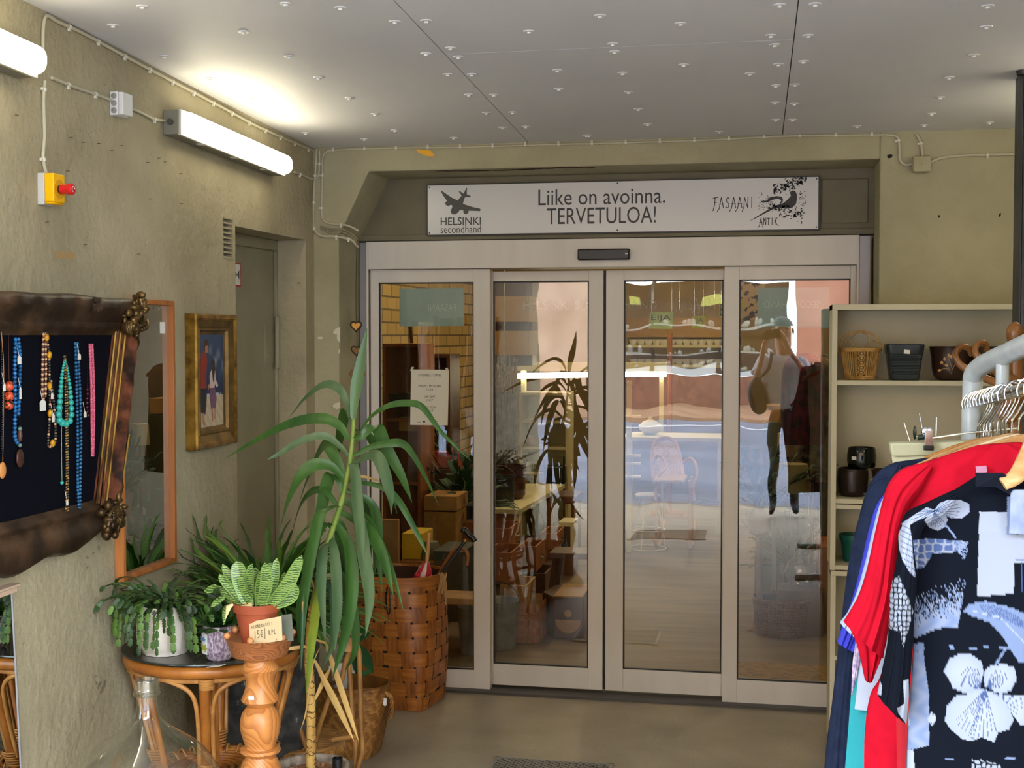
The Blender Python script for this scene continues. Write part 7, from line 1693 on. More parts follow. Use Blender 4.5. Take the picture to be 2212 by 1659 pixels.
# --- seen through the left door
ibox('wall_cupboard', mat('mustard_board', '#8a6b38', .6), 'mustard wall cupboard high behind the left door, upper one', 'cupboard', 1066, 1142, 640, 695, 10.0, .4); ibox('wall_cupboard', _M['mustard_board'], 'mustard wall cupboard below the upper one behind the left door', 'cupboard', 1066, 1142, 715, 768, 10.0, .4); ibox('wall_cupboard', M_w2, 'dark wooden frame holding the mustard cupboards', 'cupboard', 1060, 1150, 600, 790, 10.42, .2)
p0, p1 = PY(1068, 845, 9.4), PY(1118, 845, 9.4); pb_ = PY(1090, 1060, 9.4)
q = MB(); n = 60; vs = []
for i in range(n + 1):
    f = i / n; x = p0.x + (p1.x - p0.x) * f; y = 9.4 + .02 * math.sin(f * 50)
    vs += [(x, y, p0.z), (x, y, pb_.z), (x, y + .01, pb_.z), (x, y + .01, p0.z)]
q.add(vs, [(4 * i + k, 4 * i + 4 + k, 4 * i + 4 + (k + 1) % 4, 4 * i + (k + 1) % 4) for i in range(n) for k in range(4)])
tag(q.build('curtain', mat('curtain_grey', '#8a8574', .85, col2='#6a6455', scale=20), smooth=60), 'grey pleated curtain panel behind the left door', 'curtain')
q = MB(); rr = random.Random(8)
for k in range(46): x, z = XZ(rr.uniform(1066, 1116), rr.uniform(772, 845), 9.3); q.tube([(x, 9.3 + rr.uniform(-.05, .05), z + .04), (x, 9.3, z - .04)], .005, 5)
q.tube([(XZ(1090, 780, 9.3)[0], 9.3, XZ(1090, 800, 9.3)[1]), (XZ(1090, 780, 9.3)[0], 9.3, IZ)], .004, 5)
tag(q.build('crystal_chandelier', mat('crystal', '#c9cdd0', .05, metal=.8), smooth=60), 'cluster of glittering glass drops hanging above the grey curtain', 'chandelier')['kind'] = 'stuff'
# white shelf unit lit by a low tube
x0, z1 = XZ(1122, 848, 11.0); x1, _ = XZ(1228, 848, 11.0)
lv = [XZ(1150, p, 11.0)[1] for p in (908, 965, 1020, 1090)]
openbox('shelf_unit', M_crw, 'cream open shelf unit with two jars, seen through the left door', 'shelf', x0, x1, 11.0, 11.3, .001, z1, .025, lv, True)
for px, m, lb in ((1147, mat('jar_amber', '#b5701c', .2), 'glass jar with amber contents, left of the two on the cream shelf'), (1174, mat('jar_green', '#7a5a14', .2), 'dark olive jar with a black lid, right of the two on the cream shelf')):
    x, _ = XZ(px, 960, 11.1); z = lv[1]; t = thing('jar', lb, 'jar', (x, 11.12, z)); q = MB(); q.lathe([(0, .001), (.026, .001), (.028, .01), (.028, .062), (.022, .070), (0, .070)], (x, 11.12, z), 20); q.build('body', m, t, smooth=40)
    q = MB(); q.lathe([(0, .07), (.024, .07), (.024, .086), (0, .086)], (x, 11.12, z), 20); q.build('lid', M_black if px > 1150 else M_crw, t, smooth=40)
x, z = XZ(1140, 1018, 11.1); t = thing('mug', 'white mug with a dark print on the third shelf of the cream unit', 'mug', (x, 11.1, lv[2])); q = MB(); q.lathe([(0, .001), (.03, .001), (.033, .08), (.03, .08), (.027, .01), (0, .01)], (x, 11.1, lv[2]), 20); q.build('body', M_white, t, smooth=40); q = MB(); q.tube([(x + .03 + .02 * math.sin(a), 11.1, lv[2] + .04 - .025 * math.cos(a)) for a in [PI * i / 8 for i in range(9)]], .004, 6); q.build('handle', M_white, t)
a, b = PY(1118, 812, 12.4), PY(1440, 784, 12.4)
t = thing('fluorescent_lamp', 'long low fluorescent tube over a display counter deep in the shop', 'lamp', ((a.x + b.x) / 2, 12.4, a.z)); q = MB(); zz = (a.z + b.z) / 2; q.tube([(a.x, 12.4, a.z), (b.x, 12.4, a.z + .03)], .025, 10); q.build('tube', mat('low_tube', '#fff4d8', .4, emit='#fff0c8', estr=12.0), t)
q = MB(); q.box(a.x, b.x, 12.38, 12.6, a.z + .05, a.z + .13); q.build('reflector', M_crw, t, smooth=0); q = MB()
for x in (a.x + .05, b.x - .05): q.box(x - .02, x + .02, 12.42, 12.5, .0, a.z + .06)
q.build('support', M_crw, t, smooth=0)
# table with iron pots
x0, z0 = XZ(1050, 1108, 8.6); x1 = XZ(1165, 1066, 9.6)[0]
t = thing('table', 'wooden table with a pale top behind the left door', 'table', ((x0 + x1) / 2, 9.1, 0)); tz_ = XZ(1100, 1108, 8.7)[1]
q = MB(); q.add([(x0 - .3, 8.65, tz_), (x0 + .22, 8.65, tz_), (x1 + .1, 10.2, tz_), (x0 - .3, 10.2, tz_), (x0 - .3, 8.65, tz_ + .03), (x0 + .22, 8.65, tz_ + .03), (x1 + .1, 10.2, tz_ + .03), (x0 - .3, 10.2, tz_ + .03)], [(3, 2, 1, 0), (4, 5, 6, 7), (0, 1, 5, 4), (1, 2, 6, 5), (2, 3, 7, 6), (3, 0, 4, 7)]); q.build('table_top', M_crw, t, smooth=0)
q = MB(); q.box(x0 - .25, x0 + .16, 8.70, 8.74, tz_ - .11, tz_); q.build('apron', M_w1, t, smooth=0)
for (x, y) in ((x0 - .24, 8.72), (x0 + .15, 8.72), (x1, 10.1), (x0 - .24, 10.1)): q = MB(); q.box(x - .025, x + .025, y - .025, y + .025, .001, tz_); q.build('leg', M_w1, t, smooth=0)
for (px, y, r_, h_, m, lb) in ((1078, 8.85, .105, .2, M_iron, 'black cast iron cauldron on the table behind the left door'), (1105, 9.25, .10, .24, mat('dark_red_enamel', '#3b1512', .35), 'dark red enamel pot behind the black cauldron')):
    x = XZ(px, 1080, y)[0]; t = thing('cooking_pot', lb, 'pot', (x, y, tz_ + .03)); q = MB(); q.lathe([(0, .001), (r_ * .8, .001), (r_, .03), (r_, h_ * .9), (r_ * 1.06, h_), (r_ * .98, h_), (r_ * .93, .03), (0, .02)], (x, y, tz_ + .03), 28); q.build('body', m, t, smooth=40)
    q = MB(); q.tube([(x + r_ * math.cos(a), y, tz_ + .03 + h_ + r_ * .7 * math.sin(a)) for a in [PI * i / 12 for i in range(13)]], .005, 6); q.build('handle', m, t)
# drawer towers: pulled-out drawers facing right
def dr(px0, px1, pyt, pyb, y, d, m, lab): x0, z1 = XZ(px0, pyt, y); x1, z0 = XZ(px1, pyb, y); return openbox('drawer', m, lab, 'drawer', x0, x1, y, y + d, max(z0, .001), z1, .012, handle='x')
dr(1048, 1105, 1192, 1262, 7.55, .35, M_w1, 'brown wooden drawer on the stack at the left of the left door, second from top'); dr(1040, 1102, 1140, 1184, 7.9, .35, M_w1, 'brown wooden drawer at the top of the stack by the left door frame')
dr(1080, 1138, 1263, 1308, 7.5, .3, M_w3, 'pale wooden drawer with a white tag resting on the woven chip basket'); dr(1120, 1158, 1180, 1236, 8.4, .35, M_w1, 'brown drawer in the middle of the pulled-out drawers behind the left door')
dr(1135, 1178, 1238, 1300, 8.3, .35, M_w2, 'dark brown drawer low behind the pale tagged drawer'); dr(1166, 1202, 1152, 1188, 9.0, .35, M_w1, 'small brown drawer standing out to the right at table height'); dr(1100, 1135, 1212, 1240, 8.7, .3, M_w2, 'dark drawer between the two brown drawers behind the left door')
x0, z1 = XZ(1040, 1262, 8.0); x1, _ = XZ(1132, 1262, 8.0); ibox('drawer_cabinet', M_w2, 'dark drawer cabinet body behind the pulled-out drawers', 'cabinet', 1040, 1140, 1180, 1400, 8.95, .5, True)
for (pxa, z_) in ((1112, .92), (1160, .78)): pass
x, z = XZ(1138, 1268, 7.48); q = MB(); q.obox((x - .005, 7.49, z - .03), (.008, 0, 0), (0, .0005, 0), (.004, 0, .03)); tag(q.build('price_tag', M_paper, smooth=0), 'white price tag hanging off the pale wooden drawer', 'tag')
# chip basket and fretted box on the floor
a, b = PZ(1085, 1388, 0), PZ(1166, 1390, 0); zc_ = XZ(1120, 1305, a.y)[1]
cxm = (a.x + b.x) / 2; wd2 = (b.x - a.x) / 2
t = thing('splint_basket', 'low rectangular woven chip basket on the shop floor behind the left door', 'basket', (cxm, a.y + .17, 0)); lpc = sqloop(cxm, a.y + .17, 1.0, 1.04, zc_, bulge=0, ax=wd2, ay=.16, pw0=.2, pw1=.2)
q = MB(); weave(q, lpc, 36, 5, 0, 1, .004); q.build('woven_body', [M_bh, M_bv], t, smooth=50); q = MB(); liner(q, lpc, 32, 4, .004); q.build('liner', M_w3, t); q = MB(); q.tube([(cxm + .05 * math.cos(a_), a.y + .005, zc_ * .55 + .035 * math.sin(a_)) for a_ in [PI * i / 10 for i in range(11)]], .006, 6); q.build('handle', M_bh, t)
a, b = PZ(1196, 1379, 0), PZ(1260, 1379, 0); zc_ = XZ(1230, 1291, a.y)[1]; c = PZ(1172, 1366, 0)
t = thing('wooden_box', 'dark chest with a pale half-moon inlay on the shop floor behind the left door', 'box', ((a.x + b.x) / 2, a.y + .15, 0)); P = [(a.x, a.y), (b.x, b.y), (b.x, b.y + .34), (c.x + .04, b.y + .34), (c.x, c.y)]
q = MB(); k = len(P); q.add([(x, y, .001) for x, y in P] + [(x, y, zc_) for x, y in P], [tuple(range(k - 1, -1, -1)), tuple(range(k, 2 * k))] + [(i, (i + 1) % k, k + (i + 1) % k, k + i) for i in range(k)]); q.build('body', M_w2, t, smooth=0, bevel=.004)
q = MB(); xm = (a.x + b.x) / 2; q.prism([(.075 * math.cos(a_), .075 * math.sin(a_)) for a_ in [PI + PI * i / 14 for i in range(15)]], (xm, a.y - .0005, zc_ * .46), (1, 0, 0), (0, 0, 1), (0, -.002, 0)); q.build('inlay', M_w3, t, smooth=0)
q = MB(); q.lathe([(0, 0), (.022, 0), (.022, .003), (0, .003)], (xm, a.y - .001, zc_ * .62), 20, ax=(0, -1, 0)); q.build('inlay', M_w3, t)
q = MB(); q.box(a.x - .0, b.x, a.y - .004, b.y + .34, zc_, zc_ + .01); q.build('lid', M_w3, t, smooth=0, bevel=.002)
a = PZ(1245, 1335, 0); stool(a.x, a.y, .42, .3, M_w2, 'dark wooden stool behind the half-moon chest')
x, z = XZ(1190, 1095, 10.2)
t = thing('chair', 'chair with an oval green back behind the left door', 'chair', (x, 10.3, 0)); q = MB(); q.ball((x, 10.2, z), 1, 20, 12, (.10, .025, .13)); q.build('backrest', mat('chair_green', '#6b6a4a', .7), t, smooth=60); q = MB(); q.box(x - .2, x + .2, 10.2, 10.6, .42, .48); q.build('seat', M_w2, t, smooth=0, bevel=.01)
q = MB(); q.tube([(x, 10.2, z - .12), (x, 10.22, .45)], .02, 6); q.build('back_post', M_w2, t)
for (u, v) in ((-.17, 10.23), (.17, 10.23), (-.17, 10.57), (.17, 10.57)): q = MB(); q.tube([(x + u, v, .42), (x + u, v, .002)], .015, 6); q.build('leg', M_w2, t)
x, z = XZ(1195, 1018, 10.8)
t = thing('bag', 'black rolling bag with a metal frame in front of the cream shelf unit', 'bag', (x, 10.6, 0)); x0, z0 = XZ(1175, 1045, 10.75); x1, z1 = XZ(1218, 1008, 10.75); q = MB(); q.box(x0, x1, 10.75, 10.9, z0, z1); q.build('body', M_black, t, smooth=0, bevel=.01); q = MB(); zt2 = XZ(1195, 992, 10.5)[1]; q.tube([(x0, 10.75, .01), (x0, 10.75, zt2), (x1, 10.75, zt2), (x1, 10.75, .01)], .008, 6); q.build('frame', M_black, t)
t, bb = ibox('display_case', M_crw, 'cream framed glass display case behind the wooden stool', 'case', 1206, 1238, 1128, 1192, 9.4, .25)
stx = (bb[0] + bb[1]) / 2; q = MB(); q.box(bb[0], bb[1], 9.4, 9.65, .001, bb[2]); q.build('base', M_w2, t, smooth=0); q = MB(); q.box(bb[0] + .02, bb[1] - .02, 9.398, 9.401, bb[2] + .03, bb[3] - .03); q.build('pane', M_iron, t, smooth=0)
# --- seen through the right door: post, tureen table, rocking chair, wire stool
x, z = XZ(1359, 822, 10.5); q = MB(); q.box(x - .02, x + .02, 10.5, 10.54, .001, z); t = thing('shelf_unit', 'white shelf upright with small ledges behind the right door', 'shelf', (x, 10.5, 0)); q.build('upright', M_crw, t, smooth=0)
for pz_ in (900, 985, 1002, 1030): z = XZ(1359, pz_, 10.5)[1]; q = MB(); q.box(x - .05, x + .10, 10.42, 10.5, z, z + .015); q.build('ledge', M_crw, t, smooth=0)
x, z = XZ(1425, 935, 12.2); t = thing('side_table', 'white side table carrying a tureen deep behind the right door', 'table', (x, 12.3, 0)); q = MB(); q.box(x - .3, x + .6, 11.65, 12.25, z - .03, z); q.build('table_top', M_crw, t, smooth=0)
for (u, v) in ((-.27, 11.68), (.57, 11.68), (-.27, 12.22), (.57, 12.22)): q = MB(); q.box(x + u - .02, x + u + .02, v - .02, v + .02, .001, z - .03); q.build('leg', M_crw, t, smooth=0)
xt = XZ(1410, 920, 12.2)[0]; t = thing('tureen', 'white lidded tureen on the white side table', 'tureen', (xt, 11.95, z)); q = MB(); q.lathe([(0, .001), (.05, .001), (.10, .05), (.11, .08), (0, .08)], (xt, 11.95, z), 24); q.build('bowl', M_white, t, smooth=50); q = MB(); q.lathe([(.11, .08), (.06, .125), (.015, .14), (.02, .16), (0, .165)], (xt, 11.95, z), 24); q.build('lid', M_white, t, smooth=50)
# rocking chair
rx, rz_ = XZ(1450, 1085, 10.3); ry = 10.85
t = thing('rocking_chair', 'bentwood rocking chair with a cane back facing the right door', 'chair', (rx, ry, 0)); M_bwp = mat('bentwood_pale', '#b98a5c', .4); M_cn = mat('cane_panel', '#c9a987', .7, col2='#a88464', scale=140)
def RCp(px, py, dy=0): return PY(px, py, ry + dy)
Bk = [RCp(1412, 1035, 0), RCp(1408, 990, .15), RCp(1415, 955, .22), RCp(1435, 945, .24), RCp(1458, 955, .22), RCp(1470, 990, .15), RCp(1476, 1030, 0)]
q = MB(); P = catmull(Bk, 5); q.tube(P, .016, 8); q.build('back_frame', M_bwp, t, smooth=60)
q = MB(); q.add([p + Vector((0, .004, 0)) for p in P] + [p + Vector((0, -.004, 0)) for p in P], [tuple(range(len(P))), tuple(range(2 * len(P) - 1, len(P) - 1, -1))]); q.build('cane_back', M_cn, t, smooth=0)
q = MB(); c = RCp(1448, 1034, -.2); q.obox(c, (.125, 0, 0), (0, .22, 0), (0, 0, .014)); q.build('seat', M_cn, t, bevel=.01)
for sx_, pts in ((-1, [(1412, 1000), (1420, 985), (1432, 990), (1438, 1010), (1425, 1025), (1418, 1055), (1415, 1082)]), (1, [(1476, 1000), (1490, 990), (1502, 1000), (1506, 1025), (1498, 1050), (1500, 1082)])):
    q = MB(); q.tube(catmull([RCp(a, b, .1 - .08 * i) for i, (a, b) in enumerate(pts)], 5), .012, 8); q.build('arm', M_bwp, t, smooth=60)
    x_ = RCp(1424 if sx_ < 0 else 1494, 1080).x; q = MB(); q.tube([(x_, ry - .5 + 1.0 * i / 16, .016 + .22 * ((i - 8) / 8) ** 2 * .6) for i in range(17)], .014, 8); q.build('rocker', M_bwp, t, smooth=60)
    q = MB(); q.tube([(x_, ry - .25, .04), (x_, ry - .3, c.z)], .012, 7); q.tube([(x_, ry + .15, .03), (x_, ry, c.z)], .012, 7); q.build('leg', M_bwp, t)
# wire stool
wp = PZ(1398, 1187, 0); wx, wy = wp.x, wp.y; wz = XZ(1398, 1066, wy)[1]; t = thing('stool', 'white wire bar stool with two floor rings behind the right door', 'stool', (wx, wy, 0))
q = MB(); q.lathe([(0, wz - .03), (.10, wz - .03), (.105, wz - .01), (.09, wz), (0, wz)], (wx, wy, 0), 28); q.build('seat', M_white, t, smooth=40)
for z_, r_ in ((.012, .155), (wz * .36, .145)): q = MB(); ring((wx, wy), r_, z_, .007, q, 40, 6); q.build('ring', M_white, t)
for k in range(3): a = k * 2.094 + .3; q = MB(); q.tube([(wx + .155 * math.cos(a), wy + .155 * math.sin(a), .012), (wx + .08 * math.cos(a), wy + .08 * math.sin(a), wz - .03)], .006, 6); q.build('leg', M_white, t)
# --- notes, posters and lettering
def note(pts, y, m, lab, txt=None, nm='paper_note', mt=M_ink, txs=None, d=.003):
    P = [PY(a, b, y) for a, b in pts]; t = thing(nm, lab, 'note' if nm == 'paper_note' else 'poster', (P[0].x, y, min(p.z for p in P))); n_ = Vector((0, .001, 0))
    q = MB(); q.add(P + [p + n_ for p in P], [(0, 1, 2, 3), (7, 6, 5, 4), (0, 4, 5, 1), (1, 5, 6, 2), (2, 6, 7, 3), (3, 7, 4, 0)]); q.build('sheet', m, t, smooth=0)
    for (s_, x0, y0, x1, y1) in (txs or []):
        a, b, c = PY(x0, y0, y), PY(x1, y0, y), PY(x0, y1, y); lettering(s_, abs(b.x - a.x), c.z - a.z, (a.x, y, a.z), (1 if x1 > x0 else -1, 0, 0), (0, 0, 1), mt, t, depth=.0006 if x1 > x0 else -.0006)
    return t
YG = YD - .0 + .012
M_poster = mat('poster_back', '#93a596', .5, col2='#84978c', scale=5, lo=.3, hi=.7); M_ghost = mat('poster_ghost', '#a9b8a6', .5)
note([(863, 623), (1001, 622), (1002, 704), (863, 705)], YD + .035, M_poster, 'pale green poster back taped high inside the left pane', nm='poster', mt=M_ghost, txs=[('FASAANI', 985, 672, 925, 656)])
note([(1637, 622), (1792, 621), (1790, 708), (1635, 706)], YD + .035, M_poster, 'pale green poster back high inside the right pane', nm='poster', mt=M_ghost, txs=[('SECONDHAND', 1770, 665, 1650, 650)])
t = note([(888, 798), (970, 799), (967, 919), (886, 918)], YD + .008, mat('hours_paper', '#d8d3c2', .7), 'white opening hours sheet taped on the left pane', txs=[('AVOINNA / OPEN', 903, 813, 952, 808), ('MA-PE / MON-FRI', 904, 836, 952, 831), ('11-18', 922, 844, 935, 839), ('LA / SAT', 918, 859, 940, 854), ('11-17', 922, 867, 935, 862), ('SU / SUN', 916, 882, 941, 877), ('12-17', 922, 890, 936, 885)])
q = MB()
for a, b, s_ in ((890, 797, -.8), (966, 799, .8)): p = PY(a, b, YD + .007); q.obox(p, Vector((.006, 0, 0)), (0, .0003, 0), Vector((.005 * -s_, 0, .010)))
q.build('tape', mat('tape_clear', '#cfcabc', .3), t, smooth=0)
q = MB(); 
for (a, b, w_, h_) in ((916, 911, 5, 3), (905, 912, 7, 1), (940, 910, 12, 1)): p = PY(a, b, YD + .0074); q.obox(p, (w_ * .0011, 0, 0), (0, .0003, 0), (0, 0, h_ * .0011))
q.build('logo_print', M_ink, t, smooth=0)
# EIJA notes and the glazed banner lettering hanging inside
YN = YD + .55
def nt(pts, lab, m, s_=None):
    t = note(pts, YN, m, lab, txs=s_); q = MB()
    for a in pts[:2]: p = PY(a[0] + (4 if a is pts[0] else -4), a[1] + 2, YN + .002); q.tube([p, Vector((p.x, p.y, IZ))], .0007, 4)
    q.build('thread', M_chr, t); return t
M_ny = mat('note_lime', '#cfe08a', .6); M_nyy = mat('note_yellow', '#c8c428', .6)
nt([(1404, 674), (1455, 673), (1452, 711), (1401, 710)], 'pale lime note lettered EIJA hanging inside the right door', M_ny, [('EIJA', 1407, 695, 1449, 680)])
nt([(1496, 683), (1523, 682), (1521, 709), (1495, 709)], 'yellow note hanging inside the right door, right of the lime one', M_nyy, [('JA', 1503, 700, 1519, 686)])
nt([(1554, 652), (1604, 650), (1602, 688), (1554, 686)], 'bright yellow note hanging behind the stile between door and right pane', mat('note_bright', '#e0d020', .6), [('E', 1556, 682, 1561, 656)])
M_ban = mat('banner_letter', '#b8aa96', .6); a = PY(1130, 668, YN + .1); b = PY(1419, 668, YN + .1)
t = thing('hanging_letters', 'pale capital letters HELSINKI SECONDHAND hanging inside the sliding doors', 'lettering', (a.x, YN + .1, a.z)); lettering('HELSINKI SECONDHAND', b.x - a.x, PY(1130, 650, YN + .1).z - a.z, a, (1, 0, 0), (0, 0, 1), M_ban, t)
q = MB(); c = PY(1130, 640, YN + .1); 
for x in (a.x + .02, (a.x + b.x) / 2, b.x - .02): q.tube([(x, YN + .1, a.z + .03), (x, YN + .1, IZ)], .0012, 4)
q.build('wire', M_chr, t)
a = PY(1459, 668, YN + .1); b = PY(1552, 668, YN + .1); t = thing('hanging_letters', 'thin pale ornamental FASAANI letters hanging inside the right door', 'lettering', (a.x, YN + .1, a.z)); strokes([[(x / 7.0, y) for x, y in l] for l in fancy('FASAANI')], (a.x, YN + .1, a.z), (1, 0, 0), (0, 0, 1), b.x - a.x, PY(1459, 645, YN + .1).z - a.z, .004, M_ban, t)
q = MB()
for x in (a.x + .02, b.x - .02): q.tube([(x, YN + .1, a.z), (x, YN + .1, IZ)], .0012, 4)
q.build('wire', M_chr, t)
# --- behind the right pane
a, b = PZ(1632, 1378, 0), PZ(1742, 1380, 0); zc_ = XZ(1690, 1302, a.y)[1]; cxm = (a.x + b.x) / 2
t = thing('wicker_basket', 'brown oblong wicker basket on the floor behind the right pane', 'basket', (cxm, a.y + .15, 0)); lpc = sqloop(cxm, a.y + .15, .95, 1.12, zc_, bulge=.0, ax=(b.x - a.x) / 2, ay=.13, pw0=.6, pw1=.7)
M_wr1 = mat('willow_brown', '#6f4636', .6, col2='#5a3629', scale=20); q = MB(); weave(q, lpc, 64, 12, 0, 1, .004, 0, 0); q.build('woven_body', M_wr1, t, smooth=50); q = MB(); liner(q, lpc, 32, 3, .004); q.build('liner', M_iron, t); q = MB(); q.tube([lpc(i / 40, 1)[0] for i in range(40)], .009, 7, closed=True); q.build('rim', M_wr1, t)
q = MB(); 
a = PZ(1600, 1470, 0); q.box(-.19, .40, 6.50, 7.08, -.0015, .007)
tag(q.build('rug', mat('jute', '#9a7c48', .95, col2='#6b532c', scale=60, stretch=(.6, 1, 1), bump=.8), smooth=0), 'coarse woven jute rug just inside the right pane', 'rug')
for (px, pyt, pyb, y, r0, r1, lb, m) in ((1712, 1002, 1062, 8.0, .085, .105, 'olive drum lampshade behind the right pane, the larger one', mat('shade_olive', '#8d7c4a', .7)), (1700, 936, 985, 8.5, .058, .062, 'small tan drum lampshade above the larger olive one', mat('shade_tan', '#a08c62', .7))):
    x, z0 = XZ(px, pyb, y); z1 = XZ(px, pyt, y)[1]; t = thing('table_lamp', lb, 'lamp', (x, y, 0)); q = MB(); q.lathe([(r1, z0), (r0, z1)], (x, y, 0), 36); q.build('lamp_shade', m, t, solid=.002); q = MB(); q.lathe([(0, .001), (.09, .001), (.09, .02), (.015, .04), (.012, z0 + .02), (0, z0 + .03)], (x, y, 0), 20); q.build('base', M_w2, t, smooth=40)
ibox('wooden_box', M_w3, 'pale wooden box on top of the clothes rail stand behind the right pane', 'box', 1696, 1742, 874, 912, 8.9, .25); ibox('wooden_box', M_w4, 'ochre wooden box beside the pale one behind the right pane', 'box', 1655, 1694, 876, 912, 9.0, .25); ibox('cabinet', mat('olive_cabinet', '#4c4a26', .6), 'olive green cabinet carrying the two wooden boxes', 'cabinet', 1650, 1745, 913, 1200, 8.88, .45, True)
# dark clothes on a rail
t = thing('clothes_rack', 'indoor rail of dark brown and wine red clothes behind the right pane', 'clothes rack', (.62, 8.4, 0)); q = MB(); q.tube([(.25, 8.35, .01), (.25, 8.35, 1.62), (1.3, 8.35, 1.62), (1.3, 8.35, .01)], .014, 8); q.build('frame', M_chr, t)
for k, (px, c_, lb, y) in enumerate(((1712, '#5a1a1f', 'wine red jacket, first on the indoor rail', 8.2), (1745, '#6b5a3c', 'brown fur-like coat, second on the indoor rail', 8.3), (1772, '#4a3526', 'dark brown coat, third on the indoor rail', 8.38), (1796, '#3a2c22', 'nearly black brown coat, last in view on the indoor rail', 8.46))):
    t = thing('coat', lb, 'coat', PY(px, 900, y)); top = 762 + k * 10; bot = (960, 1040, 1130, 1180)[k]
    garment([(px, top), (px - 20, top + 30), (px - 26, top + 90), (px - 24, bot)], [(px + 40, top), (px + 66, top + 30), (px + 70, top + 90), (px + 66, bot)], y, .05, 24, 5, .014, 40 + k).build('body', mat('coat_%d' % k, c_, .9, col2='#1e1714', scale=18), t, smooth=60)
# glass bottles and a plank behind the right pane
for (px, py, y, r_, lb) in ((1728, 1235, 7.9, .09, 'round clear glass bottle behind the right pane, left of two'), (1768, 1200, 8.1, .085, 'round clear glass bottle behind the right pane, right of two')):
    x, z = XZ(px, py, y); t = thing('glass_bottle', lb, 'bottle', (x, y, z - r_)); q = MB(); q.lathe([(0, -r_), (r_ * .7, -r_ * .8), (r_, 0), (r_ * .8, r_ * .6), (.025, r_ * 1.1), (.022, r_ * 1.6), (.028, r_ * 1.62)], (x, y, z), 28); q.build('body', glassmat('bottle_glass_%d' % px, 3), t, smooth=60); q = MB(); q.box(x - .13, x + .13, y - .13, y + .13, .001, z - r_ - .001); tag(q.build('display_block', M_w2, smooth=0), 'dark display block under the round glass bottle, %s one' % ('left' if px < 1740 else 'right'), 'block')
ibox('plank', mat('grey_plank', '#8b8478', .7), 'narrow grey plank standing beside the brown wicker basket', 'plank', 1668, 1676, 1095, 1340, 8.1, .03, True); ibox('wooden_chest', M_w1, 'orange wooden chest at the far right behind the right pane', 'chest', 1768, 1800, 1180, 1400, 7.9, .4, True)
t, bb = ibox('picture', mat('leopard_print', '#a08a68', .7, col2='#2b211b', scale=26, lo=.45, hi=.5), 'framed picture with a dark leaf pattern high behind the right pane', 'picture', 1600, 1652, 600, 692, 9.6, .03)
q = MB()
for x in (bb[0] + .03, bb[1] - .03): q.tube([(x, 9.615, bb[3]), (x, 9.615, IZ)], .002, 4)
q.build('wire', M_chr, t)
# coat stand and goods shelf deep on the right of door 4
x, z = XZ(1447, 720, 12.8); t = thing('coat_stand', 'reddish coat stand deep in the shop behind the right door', 'coat stand', (x, 12.8, 0)); q = MB(); q.tube([(x, 12.8, .01), (x, 12.8, z)], .025, 8); q.build('pole', M_w1, t); q = MB(); q.lathe([(0, .001), (.2, .001), (.18, .03), (0, .04)], (x, 12.8, 0), 20); q.build('base', M_w1, t)
for k, (pz_, lb) in enumerate(((735, 'upper'), (778, 'lower'))):
    z = XZ(1500, pz_ + 10, 14.5)[1]; x0 = XZ(1350, 700, 14.5)[0]; x1 = XZ(1600, 700, 14.5)[0]; q = MB(); q.box(x0, x1, 14.5, 14.8, z - .03, z)
    t = thing('wall_shelf', lb + ' long wall shelf with white crockery at the back of the shop', 'shelf', ((x0 + x1) / 2, 14.6, z)); q.build('board', M_crw, t, smooth=0); q = MB(); q.box(x0, x1, 14.8, 14.85, z, z + .3); q.build('back_board', _M['mustard_board'], t, smooth=0)
    q = MB(); 
    for x in (x0 + .1, x1 - .1): q.box(x - .02, x + .02, 14.8, IYB, z - .05, z - .031)
    q.build('bracket', M_w2, t, smooth=0)
    c0_ = None
    for i in range(14):
        xx = x0 + .08 + i * (x1 - x0 - .16) / 13
        if c0_ is None: q = MB(); q.lathe([(0, .001), (.03, .001), (.055, .06), (.05, .06), (.025, .01), (0, .01)], (0, 0, 0), 16); c0_ = q.build('bowl', M_white, origin=(0, 0, 0)); tag(c0_, 'small white crockery bowl on the %s long wall shelf' % lb, 'bowl', 'white bowls on the %s wall shelf' % lb); c0_.location = (xx, 14.62, z); W[c0_.name] = (xx, 14.62, z)
        else: copy_tree(c0_, Vector((xx, 14.62, z)))
# ================================================================ the street behind the viewer (seen reflected in the doors)
M_asph = mat('asphalt', '#626c80', .45, col2='#4e5869', scale=.8, detail=8, bump=.1, bscale=80)
q = MB(); q.box(-30, 30, -14.9, -1.0, -.2, -.02); o = struct(q.build('floor', M_asph, smooth=0))
q = MB(); q.box(-30, 30, -1.02, -.9, -.2, .0); q.box(-30, -2.6, -.9, 1.0, -.2, 0); q.box(2.0, 30, -.9, 1, -.2, 0); struct(q.build('floor', mat('kerb_stone', '#6f675c', .7, col2='#5b544b', scale=5), smooth=0))
q = MB(); q.box(-30, 30, -18.3, -14.9, -.2, .06); struct(q.build('floor', mat('far_pavement', '#8d6c52', .8, col2='#765943', scale=1.5), smooth=0))
M_lane = mat('lane_paint', '#c9ccd2', .6); q = MB(); q.box(-12, 6, -13.4, -13.2, -.02, -.015); tag(q.build('road_line', M_lane, smooth=0), 'pale painted line along the far side of the street', 'road marking')
